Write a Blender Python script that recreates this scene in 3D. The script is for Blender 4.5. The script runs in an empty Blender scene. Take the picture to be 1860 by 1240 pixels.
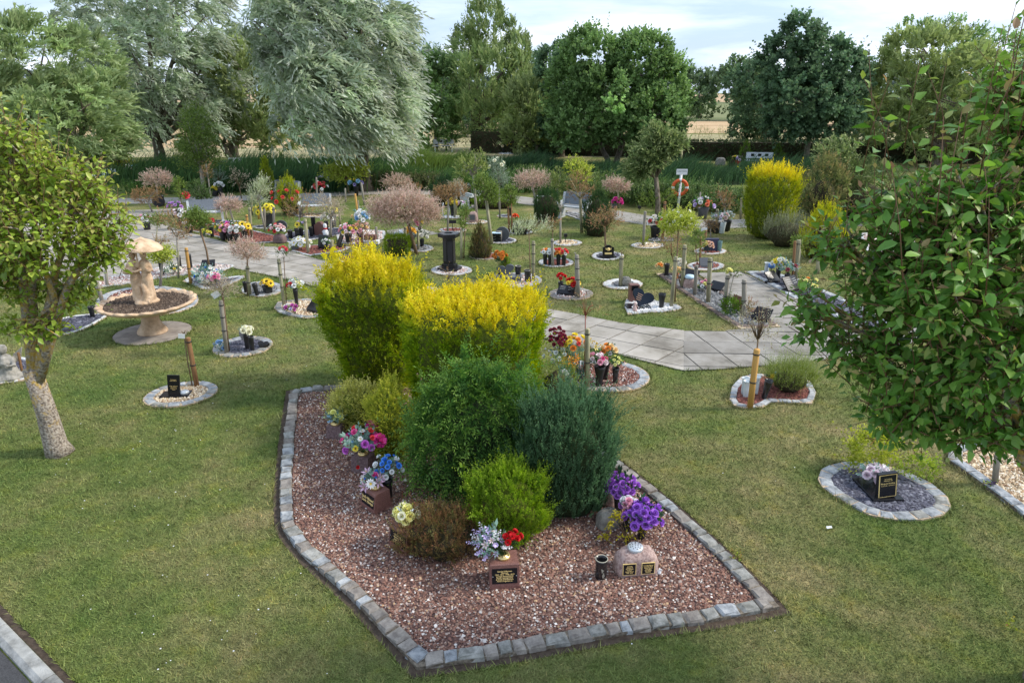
import bpy, math, random
import numpy as np
from mathutils import Vector, Matrix
random.seed(7); RN = np.random.default_rng(11)
sc = bpy.context.scene
R = math.radians

# ------------------------------------------------------------------ camera, sky, sun, exposure
CH, PIT, FPX = 4.2, R(20.1), 1240.0
cd = bpy.data.cameras.new('camera'); cam = bpy.data.objects.new('camera', cd); sc.collection.objects.link(cam)
cam.location = (0, 0, CH); cam.rotation_euler = (R(90) - PIT, 0, 0)
cd.sensor_width = 36; cd.lens = 24.0; cd.clip_end = 3000; cd.clip_start = .05
sc.camera = cam
SUN_EL, SUN_AZ = R(41), R(85)          # azimuth clockwise from +Y: sun out to the right
w = bpy.data.worlds.new('World'); sc.world = w; w.use_nodes = True
nt = w.node_tree; nt.nodes.clear(); N = nt.nodes.new; LK = nt.links.new
out = N('ShaderNodeOutputWorld'); bg = N('ShaderNodeBackground'); bg.inputs[1].default_value = .1
sky = N('ShaderNodeTexSky'); sky.sky_type = 'NISHITA'; sky.sun_disc = False
sky.sun_elevation = SUN_EL; sky.sun_rotation = SUN_AZ; sky.air_density = 1.0; sky.dust_density = 1.5
tc = N('ShaderNodeTexCoord'); sp = N('ShaderNodeSeparateXYZ'); LK(tc.outputs['Generated'], sp.inputs[0])
def mth(op, a, b=None):
    n = N('ShaderNodeMath'); n.operation = op
    for i, v in enumerate((a, b)):
        if v is None: continue
        if isinstance(v, (int, float)): n.inputs[i].default_value = v
        else: LK(v, n.inputs[i])
    return n.outputs[0]
zz = mth('ADD', mth('MAXIMUM', sp.outputs[2], 0.0), .14)
cx = mth('DIVIDE', sp.outputs[0], zz); cy = mth('DIVIDE', sp.outputs[1], zz)
cb = N('ShaderNodeCombineXYZ'); LK(cx, cb.inputs[0]); LK(cy, cb.inputs[1])
n1 = N('ShaderNodeTexNoise'); n1.inputs['Scale'].default_value = .62; n1.inputs['Detail'].default_value = 8; n1.inputs['Roughness'].default_value = .55
n1.inputs['Distortion'].default_value = .5
LK(cb.outputs[0], n1.inputs['Vector'])
rp = N('ShaderNodeValToRGB'); rp.color_ramp.elements[0].position = .42; rp.color_ramp.elements[1].position = .58
LK(n1.outputs[0], rp.inputs[0])
n2 = N('ShaderNodeTexNoise'); n2.inputs['Scale'].default_value = 1.3; n2.inputs['Detail'].default_value = 6
LK(cb.outputs[0], n2.inputs['Vector'])
rc = N('ShaderNodeValToRGB'); rc.color_ramp.elements[0].position = .35; rc.color_ramp.elements[1].position = .66
rc.color_ramp.elements[0].color = (6.2, 7.6, 9.8, 1); rc.color_ramp.elements[1].color = (9.6, 10.2, 11.2, 1)
LK(n2.outputs[0], rc.inputs[0])
thin = N('ShaderNodeMix'); thin.data_type = 'RGBA'; thin.inputs[0].default_value = .62
LK(sky.outputs[0], thin.inputs[6]); thin.inputs[7].default_value = (5.8, 7.6, 10.4, 1)
mx = N('ShaderNodeMix'); mx.data_type = 'RGBA'; LK(rp.outputs[0], mx.inputs[0]); LK(thin.outputs[2], mx.inputs[6]); LK(rc.outputs[0], mx.inputs[7])
LK(mx.outputs[2], bg.inputs[0]); LK(bg.outputs[0], out.inputs[0])
sd = bpy.data.lights.new('sun', 'SUN'); sun = bpy.data.objects.new('sun', sd); sc.collection.objects.link(sun)
sd.energy = 2.9; sd.angle = R(9); sd.color = (1, .93, .82)
sv = Vector((math.sin(SUN_AZ) * math.cos(SUN_EL), math.cos(SUN_AZ) * math.cos(SUN_EL), math.sin(SUN_EL)))
sun.rotation_euler = sv.to_track_quat('Z', 'Y').to_euler(); sun.location = (12, -8, 20)
sc.view_settings.view_transform = 'Standard'; sc.view_settings.look = 'None'
sc.view_settings.exposure = 0.42; sc.view_settings.gamma = 1; sc.view_settings.use_curve_mapping = False
sc.cycles.max_bounces = 6; sc.cycles.transparent_max_bounces = 6; sc.cycles.use_adaptive_sampling = True

# ------------------------------------------------------------------ placing helpers
SP, CP = math.sin(PIT), math.cos(PIT)
def ray(px, py):
    u = (px - 930) / FPX; v = (620 - py) / FPX
    return u, CP + v * SP, -SP + v * CP
def G(px, py, z=0.0):
    u, y, zz = ray(px, py); t = (z - CH) / zz
    return Vector((u * t, y * t, z))
def P(px, py, Y):
    u, y, zz = ray(px, py); t = Y / y
    return Vector((u * t, Y, CH + zz * t))
def mpp(p):                                   # metres per photograph pixel at a point
    return (p[1] * CP + (CH - p[2]) * SP) / FPX
# ------------------------------------------------------------------ materials
MATS = {}
def new_mat(name):
    m = bpy.data.materials.new(name); m.use_nodes = True; MATS[name] = m
    return m, m.node_tree, m.node_tree.nodes['Principled BSDF']
def noise_mat(name, cols, scale=8, rough=.85, bump=.0, bscale=None, detail=5, spec=.3, pos=(.35, .65), metal=0, stretch=None, coat=0, joints=None):
    m, t, b = new_mat(name)
    tcn = t.nodes.new('ShaderNodeNewGeometry'); src = tcn.outputs['Position']
    if stretch:
        mp = t.nodes.new('ShaderNodeMapping'); mp.inputs['Scale'].default_value = stretch
        t.links.new(src, mp.inputs[0]); src = mp.outputs[0]
    n = t.nodes.new('ShaderNodeTexNoise'); n.inputs['Scale'].default_value = scale; n.inputs['Detail'].default_value = detail
    n.inputs['Roughness'].default_value = .65
    t.links.new(src, n.inputs['Vector'])
    r = t.nodes.new('ShaderNodeValToRGB'); el = r.color_ramp.elements
    while len(el) < len(cols): el.new(.5)
    for i, c in enumerate(cols):
        el[i].position = pos[0] + (pos[1] - pos[0]) * i / max(1, len(cols) - 1); el[i].color = (*c, 1)
    t.links.new(n.outputs[0], r.inputs[0])
    src_c = r.outputs[0]
    oi = t.nodes.new('ShaderNodeObjectInfo'); hs = t.nodes.new('ShaderNodeHueSaturation')
    mr = t.nodes.new('ShaderNodeMapRange'); mr.inputs[3].default_value = .85; mr.inputs[4].default_value = 1.15
    t.links.new(oi.outputs['Random'], mr.inputs[0]); t.links.new(mr.outputs[0], hs.inputs['Value']); t.links.new(src_c, hs.inputs['Color'])
    t.links.new(hs.outputs[0], b.inputs['Base Color'])
    b.inputs['Roughness'].default_value = rough; b.inputs['Specular IOR Level'].default_value = spec; b.inputs['Metallic'].default_value = metal
    b.inputs['Coat Weight'].default_value = coat
    if bump:
        nb = t.nodes.new('ShaderNodeTexNoise'); nb.inputs['Scale'].default_value = bscale or scale * 4; nb.inputs['Detail'].default_value = 4
        t.links.new(src, nb.inputs['Vector'])
        bp = t.nodes.new('ShaderNodeBump'); bp.inputs['Strength'].default_value = bump; bp.inputs['Distance'].default_value = .01
        t.links.new(nb.outputs[0], bp.inputs['Height']); t.links.new(bp.outputs[0], b.inputs['Normal'])
    return m
def attr_mat(name, rough=.6, transl=.0, spec=.3):
    m, t, b = new_mat(name)
    a = t.nodes.new('ShaderNodeAttribute'); a.attribute_name = 'Col'
    t.links.new(a.outputs['Color'], b.inputs['Base Color']); b.inputs['Roughness'].default_value = rough
    b.inputs['Specular IOR Level'].default_value = spec
    if transl:
        o = t.nodes['Material Output']; tr = t.nodes.new('ShaderNodeBsdfTranslucent'); ms = t.nodes.new('ShaderNodeMixShader')
        hs = t.nodes.new('ShaderNodeHueSaturation'); hs.inputs['Value'].default_value = 1.25; hs.inputs['Saturation'].default_value = 1.1
        t.links.new(a.outputs['Color'], hs.inputs['Color']); t.links.new(hs.outputs[0], tr.inputs[0])
        ms.inputs[0].default_value = transl; t.links.new(b.outputs[0], ms.inputs[1]); t.links.new(tr.outputs[0], ms.inputs[2])
        t.links.new(ms.outputs[0], o.inputs[0])
    return m
LEAF = attr_mat('leaf_foliage', .55, .4, .25)
LEAFG = attr_mat('glossy_leaf', .42, .3, .35)
CHIP = attr_mat('stone_chips', .8, 0, .25)
PETAL = attr_mat('silk_petal', .65, .15, .2)
BARK = noise_mat('bark', [(.07, .055, .04), (.17, .14, .105), (.26, .22, .17)], 14, .95, .8, 30, stretch=(1, 1, .35))
TWIG = noise_mat('twig_bark', [(.13, .085, .05), (.24, .16, .10)], 30, .9)
STAKE = noise_mat('weathered_stake_wood', [(.20, .185, .12), (.34, .32, .20), (.42, .38, .26)], 9, .85, .3, 40, stretch=(3, 3, .25))
STAKEG = noise_mat('grey_stake_wood', [(.22, .20, .165), (.38, .345, .29)], 9, .9, .3, 40, stretch=(3, 3, .25))
STAKEY = noise_mat('fresh_stake_wood', [(.50, .27, .07), (.66, .38, .12)], 6, .7, .2, 40, stretch=(3, 3, .25))
STAKEB = noise_mat('brown_stake_wood', [(.20, .10, .045), (.34, .19, .09)], 9, .85, .3, 40, stretch=(3, 3, .25))
BLACKP = noise_mat('black_plastic', [(.012, .012, .014), (.022, .022, .024)], 20, .35, spec=.5)
GRAN = noise_mat('black_granite', [(.008, .008, .010), (.018, .018, .021)], 160, .22, spec=.35)
GRANG = noise_mat('dark_grey_granite', [(.06, .065, .075), (.13, .135, .15)], 120, .3, spec=.5)
REDG = noise_mat('red_brown_granite', [(.13, .055, .045), (.24, .12, .10)], 90, .45, .15, 60, spec=.4)
PINKG = noise_mat('pink_rough_granite', [(.20, .13, .12), (.40, .28, .25), (.50, .38, .34)], 45, .8, .5, 50)
PURPG = noise_mat('purple_grey_rough_stone', [(.10, .06, .06), (.22, .15, .15)], 40, .85, .6, 50)
GREYS = noise_mat('grey_boulder', [(.18, .17, .15), (.36, .34, .30)], 14, .9, .6, 30)
GOLD = noise_mat('gold_metal', [(.75, .55, .22), (.9, .72, .36)], 30, .35, metal=.8)
GOLDT = noise_mat('gold_lettering', [(.80, .58, .22), (.86, .64, .28)], 30, .5)
SILVER = noise_mat('pale_steel', [(.62, .66, .70), (.75, .78, .80)], 20, .35, metal=.5)
WHITEP = noise_mat('white_paint', [(.70, .72, .74), (.80, .81, .82)], 12, .5)
PALEG = noise_mat('pale_grey_vase_plastic', [(.58, .64, .66), (.68, .73, .75)], 8, .45)
BENCHM = noise_mat('pale_grey_bench_stone', [(.42, .45, .47), (.58, .60, .61)], 20, .6, .1, 60)
BENCHB = noise_mat('grey_polished_bench_slab', [(.13, .15, .17), (.19, .21, .24)], 40, .4)
TERRA = noise_mat('buff_cast_stone', [(.27, .19, .13), (.48, .33, .21), (.62, .45, .30), (.70, .53, .37)], 6, .9, .5, 60, pos=(.28, .68))
SOIL = noise_mat('dark_soil', [(.035, .024, .018), (.09, .062, .045), (.16, .12, .09)], 22, 1, .9, 60)
CONC = noise_mat('worn_concrete', [(.22, .19, .17), (.36, .32, .28)], 5, .95, .4, 90)
KERBC = noise_mat('road_kerb_concrete', [(.17, .17, .16), (.30, .30, .285), (.40, .40, .38)], 7, .95, .5, 80)
ASPH = noise_mat('asphalt', [(.05, .05, .053), (.10, .10, .105)], 90, .95, .6, 200)
MORTAR = noise_mat('sandy_mortar', [(.40, .30, .20), (.58, .46, .34)], 30, .95, .4, 90)
MORTG = noise_mat('dirty_joint_filling', [(.08, .065, .05), (.26, .22, .17)], 30, 1, .6, 90)
SLABM = noise_mat('paving_slab_concrete', [(.20, .18, .15), (.30, .275, .235), (.36, .33, .29), (.42, .39, .345)], 1.3, .95, .25, 140)
SLABD = noise_mat('weathered_side_path_concrete', [(.14, .13, .11), (.23, .212, .185), (.28, .262, .235), (.33, .31, .28)], 1.3, .95, .25, 140)
STB = noise_mat('blue_grey_sett', [(.17, .18, .19), (.30, .32, .34), (.42, .43, .43)], 12, .85, .4, 50)
STP = noise_mat('pinkish_brown_sett', [(.17, .15, .135), (.33, .30, .265)], 12, .9, .5, 50)
STG = noise_mat('grey_sett', [(.15, .15, .135), (.36, .355, .33)], 12, .9, .5, 50)
STL = noise_mat('pale_grey_edging_stone', [(.33, .34, .35), (.52, .53, .54)], 14, .8, .3, 50)
STW = noise_mat('white_edging_stone', [(.46, .46, .45), (.66, .66, .64)], 14, .8, .3, 50)
STBR = noise_mat('dark_brick_edging', [(.10, .075, .065), (.20, .15, .13)], 14, .9, .4, 50)
def flat(name, c, rough=.6, metal=0, emit=0):
    if name in MATS: return MATS[name]
    return noise_mat(name, [tuple(x * .92 for x in c), tuple(min(1, x * 1.06) for x in c)], 15, rough, metal=metal)

# ------------------------------------------------------------------ mesh builders
def link(o, parent=None):
    sc.collection.objects.link(o)
    if parent is not None: o.parent = parent
    return o
def npmesh(name, V, F, col=None, mat=None, smooth=False):
    """V (n,3); F (m,3) or (m,4) int; col (n,3)"""
    me = bpy.data.meshes.new(name)
    V = np.ascontiguousarray(V, np.float32); F = np.ascontiguousarray(F, np.int32)
    k = F.shape[1]
    me.vertices.add(len(V)); me.vertices.foreach_set('co', V.ravel())
    me.loops.add(F.size); me.loops.foreach_set('vertex_index', F.ravel())
    me.polygons.add(len(F)); me.polygons.foreach_set('loop_start', np.arange(0, F.size, k, dtype=np.int32))
    try: me.polygons.foreach_set('loop_total', np.full(len(F), k, np.int32))
    except Exception: pass
    if col is not None:
        a = me.attributes.new('Col', 'FLOAT_COLOR', 'POINT')
        c = np.ones((len(V), 4), np.float32); c[:, :3] = col
        a.data.foreach_set('color', c.ravel())
    if smooth: me.polygons.foreach_set('use_smooth', np.ones(len(F), bool))
    me.update(calc_edges=True)
    if mat: me.materials.append(mat)
    return me
def ob(name, me, parent=None, loc=None, rot=None, scale=None, **props):
    o = bpy.data.objects.new(name, me); link(o, parent)
    if loc is not None: o.location = loc
    if rot is not None: o.rotation_euler = rot
    if scale is not None: o.scale = scale
    for k, v in props.items(): o[k] = v
    return o
LABELS = set()
def thing(name, label, cat, loc=(0, 0, 0), rz=0.0, group=None):
    o = bpy.data.objects.new(name, None); link(o); o.location = loc; o.rotation_euler = (0, 0, rz)
    o.empty_display_size = .1
    o['label'] = label; o['category'] = cat
    if group: o['group'] = group
    return o
def tagm(o, label, cat, group=None):
    o['label'] = label; o['category'] = cat
    if group: o['group'] = group
    return o
class MB:
    def __init__(s): s.v = []; s.f = []; s.sm = []
    def add(s, V, F, smooth=False):
        b = len(s.v); s.v += [tuple(p) for p in V]; s.f += [tuple(i + b for i in f) for f in F]; s.sm += [smooth] * len(F)
    def box(s, c, d, rz=0, bev=0.0, tilt=0.0):
        x, y, z = (q / 2 for q in d)
        if bev > 0:
            b = min(bev, x * .6, y * .6, z * .6)
            V = []
            for zz_, ins in ((-z, b), (-z + b, 0), (z - b, 0), (z, b)):
                V += [(-x + ins, -y + ins, zz_), (x - ins, -y + ins, zz_), (x - ins, y - ins, zz_), (-x + ins, y - ins, zz_)]
            F = [(3, 2, 1, 0), (12, 13, 14, 15)]
            for k in range(3):
                for i in range(4):
                    j = (i + 1) % 4; F.append((4 * k + i, 4 * k + j, 4 * k + 4 + j, 4 * k + 4 + i))
        else:
            V = [(-x, -y, -z), (x, -y, -z), (x, y, -z), (-x, y, -z), (-x, -y, z), (x, -y, z), (x, y, z), (-x, y, z)]
            F = [(3, 2, 1, 0), (4, 5, 6, 7), (0, 1, 5, 4), (1, 2, 6, 5), (2, 3, 7, 6), (3, 0, 4, 7)]
        M = Matrix.Translation(c) @ Matrix.Rotation(rz, 4, 'Z') @ Matrix.Rotation(tilt, 4, 'X')
        s.add([M @ Vector(p) for p in V], F); return s
    def lathe(s, prof, n=20, c=(0, 0, 0), caps=True, fr=None, axis=None, smooth=True):
        V = []; F = []
        for (r, z) in prof:
            for i in range(n):
                a = 2 * math.pi * i / n; rr = r * (fr(a, z) if fr else 1)
                V.append(Vector((rr * math.cos(a), rr * math.sin(a), z)))
        for k in range(len(prof) - 1):
            for i in range(n):
                j = (i + 1) % n; F.append((k * n + i, k * n + j, (k + 1) * n + j, (k + 1) * n + i))
        if caps:
            F.append(tuple(reversed(range(n)))); F.append(tuple((len(prof) - 1) * n + i for i in range(n)))
        M = Matrix.Translation(c)
        if axis is not None: M = M @ Vector(axis).to_track_quat('Z', 'Y').to_matrix().to_4x4()
        s.add([M @ p for p in V], F, smooth); return s
    def tube(s, pts, rad, n=8):
        pts = [Vector(p) for p in pts]; V = []; F = []
        if isinstance(rad, (int, float)): rad = [rad] * len(pts)
        for k, p in enumerate(pts):
            d = (pts[min(k + 1, len(pts) - 1)] - pts[max(k - 1, 0)]).normalized()
            a = d.cross(Vector((.3, 1, .1))).normalized(); b = d.cross(a)
            for i in range(n):
                t = 2 * math.pi * i / n; V.append(p + (a * math.cos(t) + b * math.sin(t)) * rad[k])
        for k in range(len(pts) - 1):
            for i in range(n):
                j = (i + 1) % n; F.append((k * n + i, k * n + j, (k + 1) * n + j, (k + 1) * n + i))
        F.append(tuple(reversed(range(n)))); F.append(tuple((len(pts) - 1) * n + i for i in range(n)))
        s.add(V, F, True); return s
    def prism(s, poly, z0, z1, M=None):
        n = len(poly); V = [(x, y, z0) for x, y in poly] + [(x, y, z1) for x, y in poly]
        F = [tuple(reversed(range(n))), tuple(range(n, 2 * n))] + [(i, (i + 1) % n, n + (i + 1) % n, n + i) for i in range(n)]
        if M is not None: V = [M @ Vector(p) for p in V]
        s.add(V, F); return s
    def mesh(s, name, mat):
        me = bpy.data.meshes.new(name); me.from_pydata([tuple(p) for p in s.v], [], s.f)
        me.polygons.foreach_set('use_smooth', s.sm); me.update()
        if mat: me.materials.append(mat)
        return me
    def ob(s, name, mat, parent=None, loc=None, **k): return ob(name, s.mesh(name, mat), parent, loc, **k)

# ------------------------------------------------------------------ foliage
def nrm(a): return a / np.maximum(np.linalg.norm(a, axis=-1, keepdims=True), 1e-9)
def rv(*sh): return RN.normal(size=(*sh, 3))
def pal(n, cols, jit=.16):
    c = np.array(cols, float); k = len(c)
    if k == 1: r = np.repeat(c, n, 0)
    else:
        t = RN.random(n) * (k - 1); i = np.minimum(t.astype(int), k - 2); f = (t - i)[:, None]
        r = c[i] * (1 - f) + c[i + 1] * f
    return np.clip(r * np.exp(RN.normal(0, jit, (n, 1))), 0, 1)
def leafset(Pp, D, Nn, L, W, C, fold=.25, bend=.0):
    """Pp,D,Nn (n,3)  L,W (n,)  C (n,3) -> V,F,col : a folded rhombic leaf of two triangles"""
    n = len(Pp); Wd = nrm(np.cross(D, Nn)); L = L[:, None]; W = W[:, None]
    mid = Pp + D * L * .45; V = np.empty((n, 4, 3))
    V[:, 0] = Pp; V[:, 1] = mid + Wd * W * .5 + Nn * W * fold; V[:, 2] = Pp + D * L - Nn * L * bend; V[:, 3] = mid - Wd * W * .5 + Nn * W * fold
    b = (np.arange(n) * 4)[:, None]
    F = np.concatenate([b + [0, 1, 2], b + [0, 2, 3]], 0)
    return V.reshape(-1, 3), F, np.repeat(C, 4, 0)
def shootset(Pp, D, L, nl, ll, lw, ang, C, tipC=None, flat=True, droop=0.0, jit=.18, fold=.2, tipfrom=.4, dvec=(0, 0, -1)):
    """sprays: nl leaves along each shoot. Pp,D (n,3) L (n,) C (n,3)"""
    n = len(Pp); D = nrm(D); S = nrm(np.cross(D, rv(n))); B = np.cross(D, S)
    t = (np.arange(nl) + .7) / nl; dv = np.array(dvec, float) * droop
    pos = Pp[:, None] + D[:, None] * (L[:, None, None] * t[None, :, None]) + dv * (L[:, None, None] * (t ** 2)[None, :, None])
    Dt = nrm(D[:, None] + dv * 2 * t[None, :, None])
    if flat:
        sg = np.where(np.arange(nl) % 2 == 0, 1., -1.)[None, :, None]; v = S[:, None] * sg; Nn = np.repeat(B[:, None], nl, 1)
    else:
        a = (np.arange(nl) * 2.4)[None, :, None]; v = S[:, None] * np.cos(a) + B[:, None] * np.sin(a); Nn = nrm(Dt - v * .3)
    an = np.full(nl, ang); an[-1] = .1
    ld = nrm(Dt * np.cos(an)[None, :, None] + v * np.sin(an)[None, :, None] + jit * rv(n, nl))
    Nn = nrm(Nn - ld * (Nn * ld).sum(-1, keepdims=True) + .05 * rv(n, nl))
    sz = (1 - .35 * t)[None, :] * np.exp(RN.normal(0, .18, (n, nl)))
    Cc = np.repeat(C[:, None], nl, 1)
    if tipC is not None:
        k = np.clip((t - tipfrom) / max(1e-3, 1 - tipfrom), 0, 1)[None, :, None]; Cc = Cc * (1 - k) + tipC[:, None] * k
    Cc = Cc * np.exp(RN.normal(0, .08, (n, nl, 1)))
    return leafset(pos.reshape(-1, 3), ld.reshape(-1, 3), Nn.reshape(-1, 3), (ll * sz).ravel(), (lw * sz).ravel(), np.clip(Cc.reshape(-1, 3), 0, 1), fold)
def cat(sets):
    V = []; F = []; C = []; b = 0
    for v, f, c in sets: V.append(v); F.append(f + b); C.append(c); b += len(v)
    return np.concatenate(V), np.concatenate(F), np.concatenate(C)
def lobe_points(lobes, n, inner=.55, up=.0, power=2.2):
    """points in the outer shell of a union of ellipsoids; returns P, outward"""
    c = np.array([l[0] for l in lobes], float); r = np.array([l[1] for l in lobes], float)
    wgt = (r[:, 0] * r[:, 2]); wgt = wgt / wgt.sum()
    res = []; res_d = []; got = 0
    while got < n:
        m = int((n - got) * 1.8) + 50
        k = RN.choice(len(c), m, p=wgt); d = nrm(rv(m)); d[:, 2] = d[:, 2] + up; d = nrm(d)
        s = inner + (1 - inner) * RN.random(m) ** (1 / power)
        p = c[k] + d * r[k] * s[:, None]
        keep = np.ones(m, bool)
        for i in range(len(c)):                       # drop what lies deep inside a neighbour lobe
            q = ((p - c[i]) / r[i]); keep &= ~(((q ** 2).sum(1) < (inner * .95) ** 2) & (k != i))
        res.append(p[keep]); res_d.append(nrm(d / r[k])[keep]); got += keep.sum()
    return np.concatenate(res)[:n], np.concatenate(res_d)[:n]
def pxlobes(ls, Y, dy=None):
    out_ = []
    for l in ls:
        px, py, rx, ry = l[:4]; oy = l[4] if len(l) > 4 else 0
        c = P(px, py, Y + oy); s = mpp(c); a, b = rx * s, ry * s
        out_.append(((c.x, c.y, c.z), (a, min(a, b) * 1.0 + .15 * a, b)))
    return out_
# ------------------------------------------------------------------ 2-D helpers
def smooth_closed(pts, sub=8):
    p = np.array([(q[0], q[1]) for q in pts], float); n = len(p); o = []
    for i in range(n):
        a, b, c, d = p[i - 1], p[i], p[(i + 1) % n], p[(i + 2) % n]
        for k in range(sub):
            t = k / sub
            o.append(.5 * ((2 * b) + (-a + c) * t + (2 * a - 5 * b + 4 * c - d) * t * t + (-a + 3 * b - 3 * c + d) * t ** 3))
    return np.array(o)
def area2(p): x, y = p[:, 0], p[:, 1]; return .5 * np.sum(x * np.roll(y, -1) - np.roll(x, -1) * y)
def ccw(p): return p if area2(p) > 0 else p[::-1].copy()
def offset_in(p, d):                      # p ccw; inward offset with mitre
    n = len(p); o = []
    for i in range(n):
        a = p[i] - p[i - 1]; b = p[(i + 1) % n] - p[i]
        a = a / (np.linalg.norm(a) + 1e-9); b = b / (np.linalg.norm(b) + 1e-9)
        na = np.array([-a[1], a[0]]); nb = np.array([-b[1], b[0]]); m = na + nb; m /= (np.linalg.norm(m) + 1e-9)
        o.append(p[i] + m * d / max(.5, float(m @ na)))
    return np.array(o)
def pip(x, y, poly):
    ins = np.zeros(x.shape, bool); n = len(poly); j = n - 1
    for i in range(n):
        xi, yi = poly[i]; xj, yj = poly[j]
        c = ((yi > y) != (yj > y)) & (x < (xj - xi) * (y - yi) / (yj - yi + 1e-12) + xi); ins ^= c; j = i
    return ins
def ell(cx_, cy_, rx, ry, rot=0):
    """ground ellipse from its outline in the photograph"""
    o = []
    for i in range(28):
        a = 2 * math.pi * i / 28; x = rx * math.cos(a); y = ry * math.sin(a)
        xr = x * math.cos(rot) - y * math.sin(rot); yr = x * math.sin(rot) + y * math.cos(rot)
        g = G(cx_ + xr, cy_ + yr); o.append((g.x, g.y))
    return np.array(o)
def gp(pts): return np.array([(G(*p).x, G(*p).y) for p in pts])
NOGRASS = []
def sheet(name, poly, z, mat, parent=None, **k):
    me = bpy.data.meshes.new(name); me.from_pydata([(x, y, z) for x, y in poly], [], [tuple(range(len(poly)))]); me.update()
    if me.polygons[0].normal.z < 0: me.flip_normals()
    me.materials.append(mat); return ob(name, me, parent, **k)
# ------------------------------------------------------------------ stones
def rough_block(seed, bev=.12, jit=.05):
    r = random.Random(seed); V = []
    for z_, ins in ((0, 0), (.72, 0), (1, bev)):
        for sx, sy in ((-1, -1), (1, -1), (1, 1), (-1, 1)):
            V.append((sx * (.5 - ins) + r.uniform(-jit, jit), sy * (.5 - ins) + r.uniform(-jit, jit), z_ + (r.uniform(-.1, .06) if z_ else 0)))
    F = [(8, 9, 10, 11)]
    for k in range(2):
        for i in range(4):
            j = (i + 1) % 4; F.append((4 * k + i, 4 * k + j, 4 * k + 4 + j, 4 * k + 4 + i))
    return V, F
BLK = {}
def block_mesh(mat, i, jit):
    key = (mat.name, i, jit)
    if key not in BLK:
        V, F = rough_block(i * 13 + 5, jit=jit); m = MB(); m.add(V, F); BLK[key] = m.mesh('edging_stone', mat)
    return BLK[key]
def edge_stones(parent, poly, wid, ln, h, mats, gap=.012, jit=.05, closed=True, z=0.0, name='edging_stone', double=None):
    """stones along the outline (outer edge), lying inwards of it"""
    mid = offset_in(poly, wid / 2); n = len(mid); seg = n if closed else n - 1
    L = [np.linalg.norm(mid[(i + 1) % n] - mid[i]) for i in range(seg)]; T = sum(L); N_ = max(3, round(T / ln)); st = T / N_
    w = np.array([random.uniform(.62, 1.38) for _ in range(N_)]); w = w / w.sum() * T; e = np.concatenate([[0], np.cumsum(w)])
    cum = np.concatenate([[0], np.cumsum(L)])
    def at(s):
        s = min(max(s % T if closed else s, 0), T - 1e-6); i = int(np.searchsorted(cum, s, 'right') - 1); i = min(i, seg - 1)
        t = (s - cum[i]) / L[i]; return mid[i] * (1 - t) + mid[(i + 1) % n] * t
    for k in range(N_):
        a, b = at(e[k] + 1e-4), at(e[k + 1] - 1e-4); c = (a + b) / 2; d = b - a; l = np.linalg.norm(d) - gap
        if l < .02: continue
        i = random.randrange(6); m = random.choice(mats)
        ob(name, block_mesh(m, i, jit), parent, (c[0], c[1], z), (0, 0, math.atan2(d[1], d[0]) + random.uniform(-.04, .04)),
           (l, wid * random.uniform(.88, 1.02) - gap * .5, h * random.uniform(.85, 1.1)))
CH_F = np.array([[0, 1, 4], [1, 2, 4], [2, 3, 4], [3, 0, 4]])
def chips(name, parent, poly, dens, size, cols, z0=.004, thick=.6, wts=None, jit=.15, lay=.008):
    lo, hi = poly.min(0), poly.max(0); n = int(dens * (hi[0] - lo[0]) * (hi[1] - lo[1]))
    x = RN.uniform(lo[0], hi[0], n); y = RN.uniform(lo[1], hi[1], n); k = pip(x, y, poly); x, y = x[k], y[k]; n = len(x)
    s = size * np.exp(RN.normal(0, .28, n)); a = RN.uniform(0, 6.28, n)
    base = np.array([[-.5, -.35, 0], [.45, -.4, 0], [.5, .35, 0], [-.4, .45, 0], [0, 0, thick]])
    V = base[None] * s[:, None, None] * (1 + RN.normal(0, .16, (n, 5, 3)))
    V[:, 4, :2] += RN.normal(0, .16, (n, 2)) * s[:, None]
    V[:, :4, 2] += RN.normal(0, .12, (n, 4)) * s[:, None]
    ca, sa = np.cos(a)[:, None], np.sin(a)[:, None]
    X = V[:, :, 0] * ca - V[:, :, 1] * sa; Y = V[:, :, 0] * sa + V[:, :, 1] * ca
    V[:, :, 0] = X + x[:, None]; V[:, :, 1] = Y + y[:, None]; V[:, :, 2] += z0 + RN.random((n, 1)) * lay
    C = np.array(cols)[RN.choice(len(cols), n, p=wts)] * np.exp(RN.normal(0, jit, (n, 1)))
    F = (np.arange(n) * 5)[:, None, None] + CH_F[None]
    me = npmesh(name, V.reshape(-1, 3), F.reshape(-1, 3), np.repeat(np.clip(C, 0, 1), 5, 0), CHIP)
    return ob(name, me, parent, kind='stuff')
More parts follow.
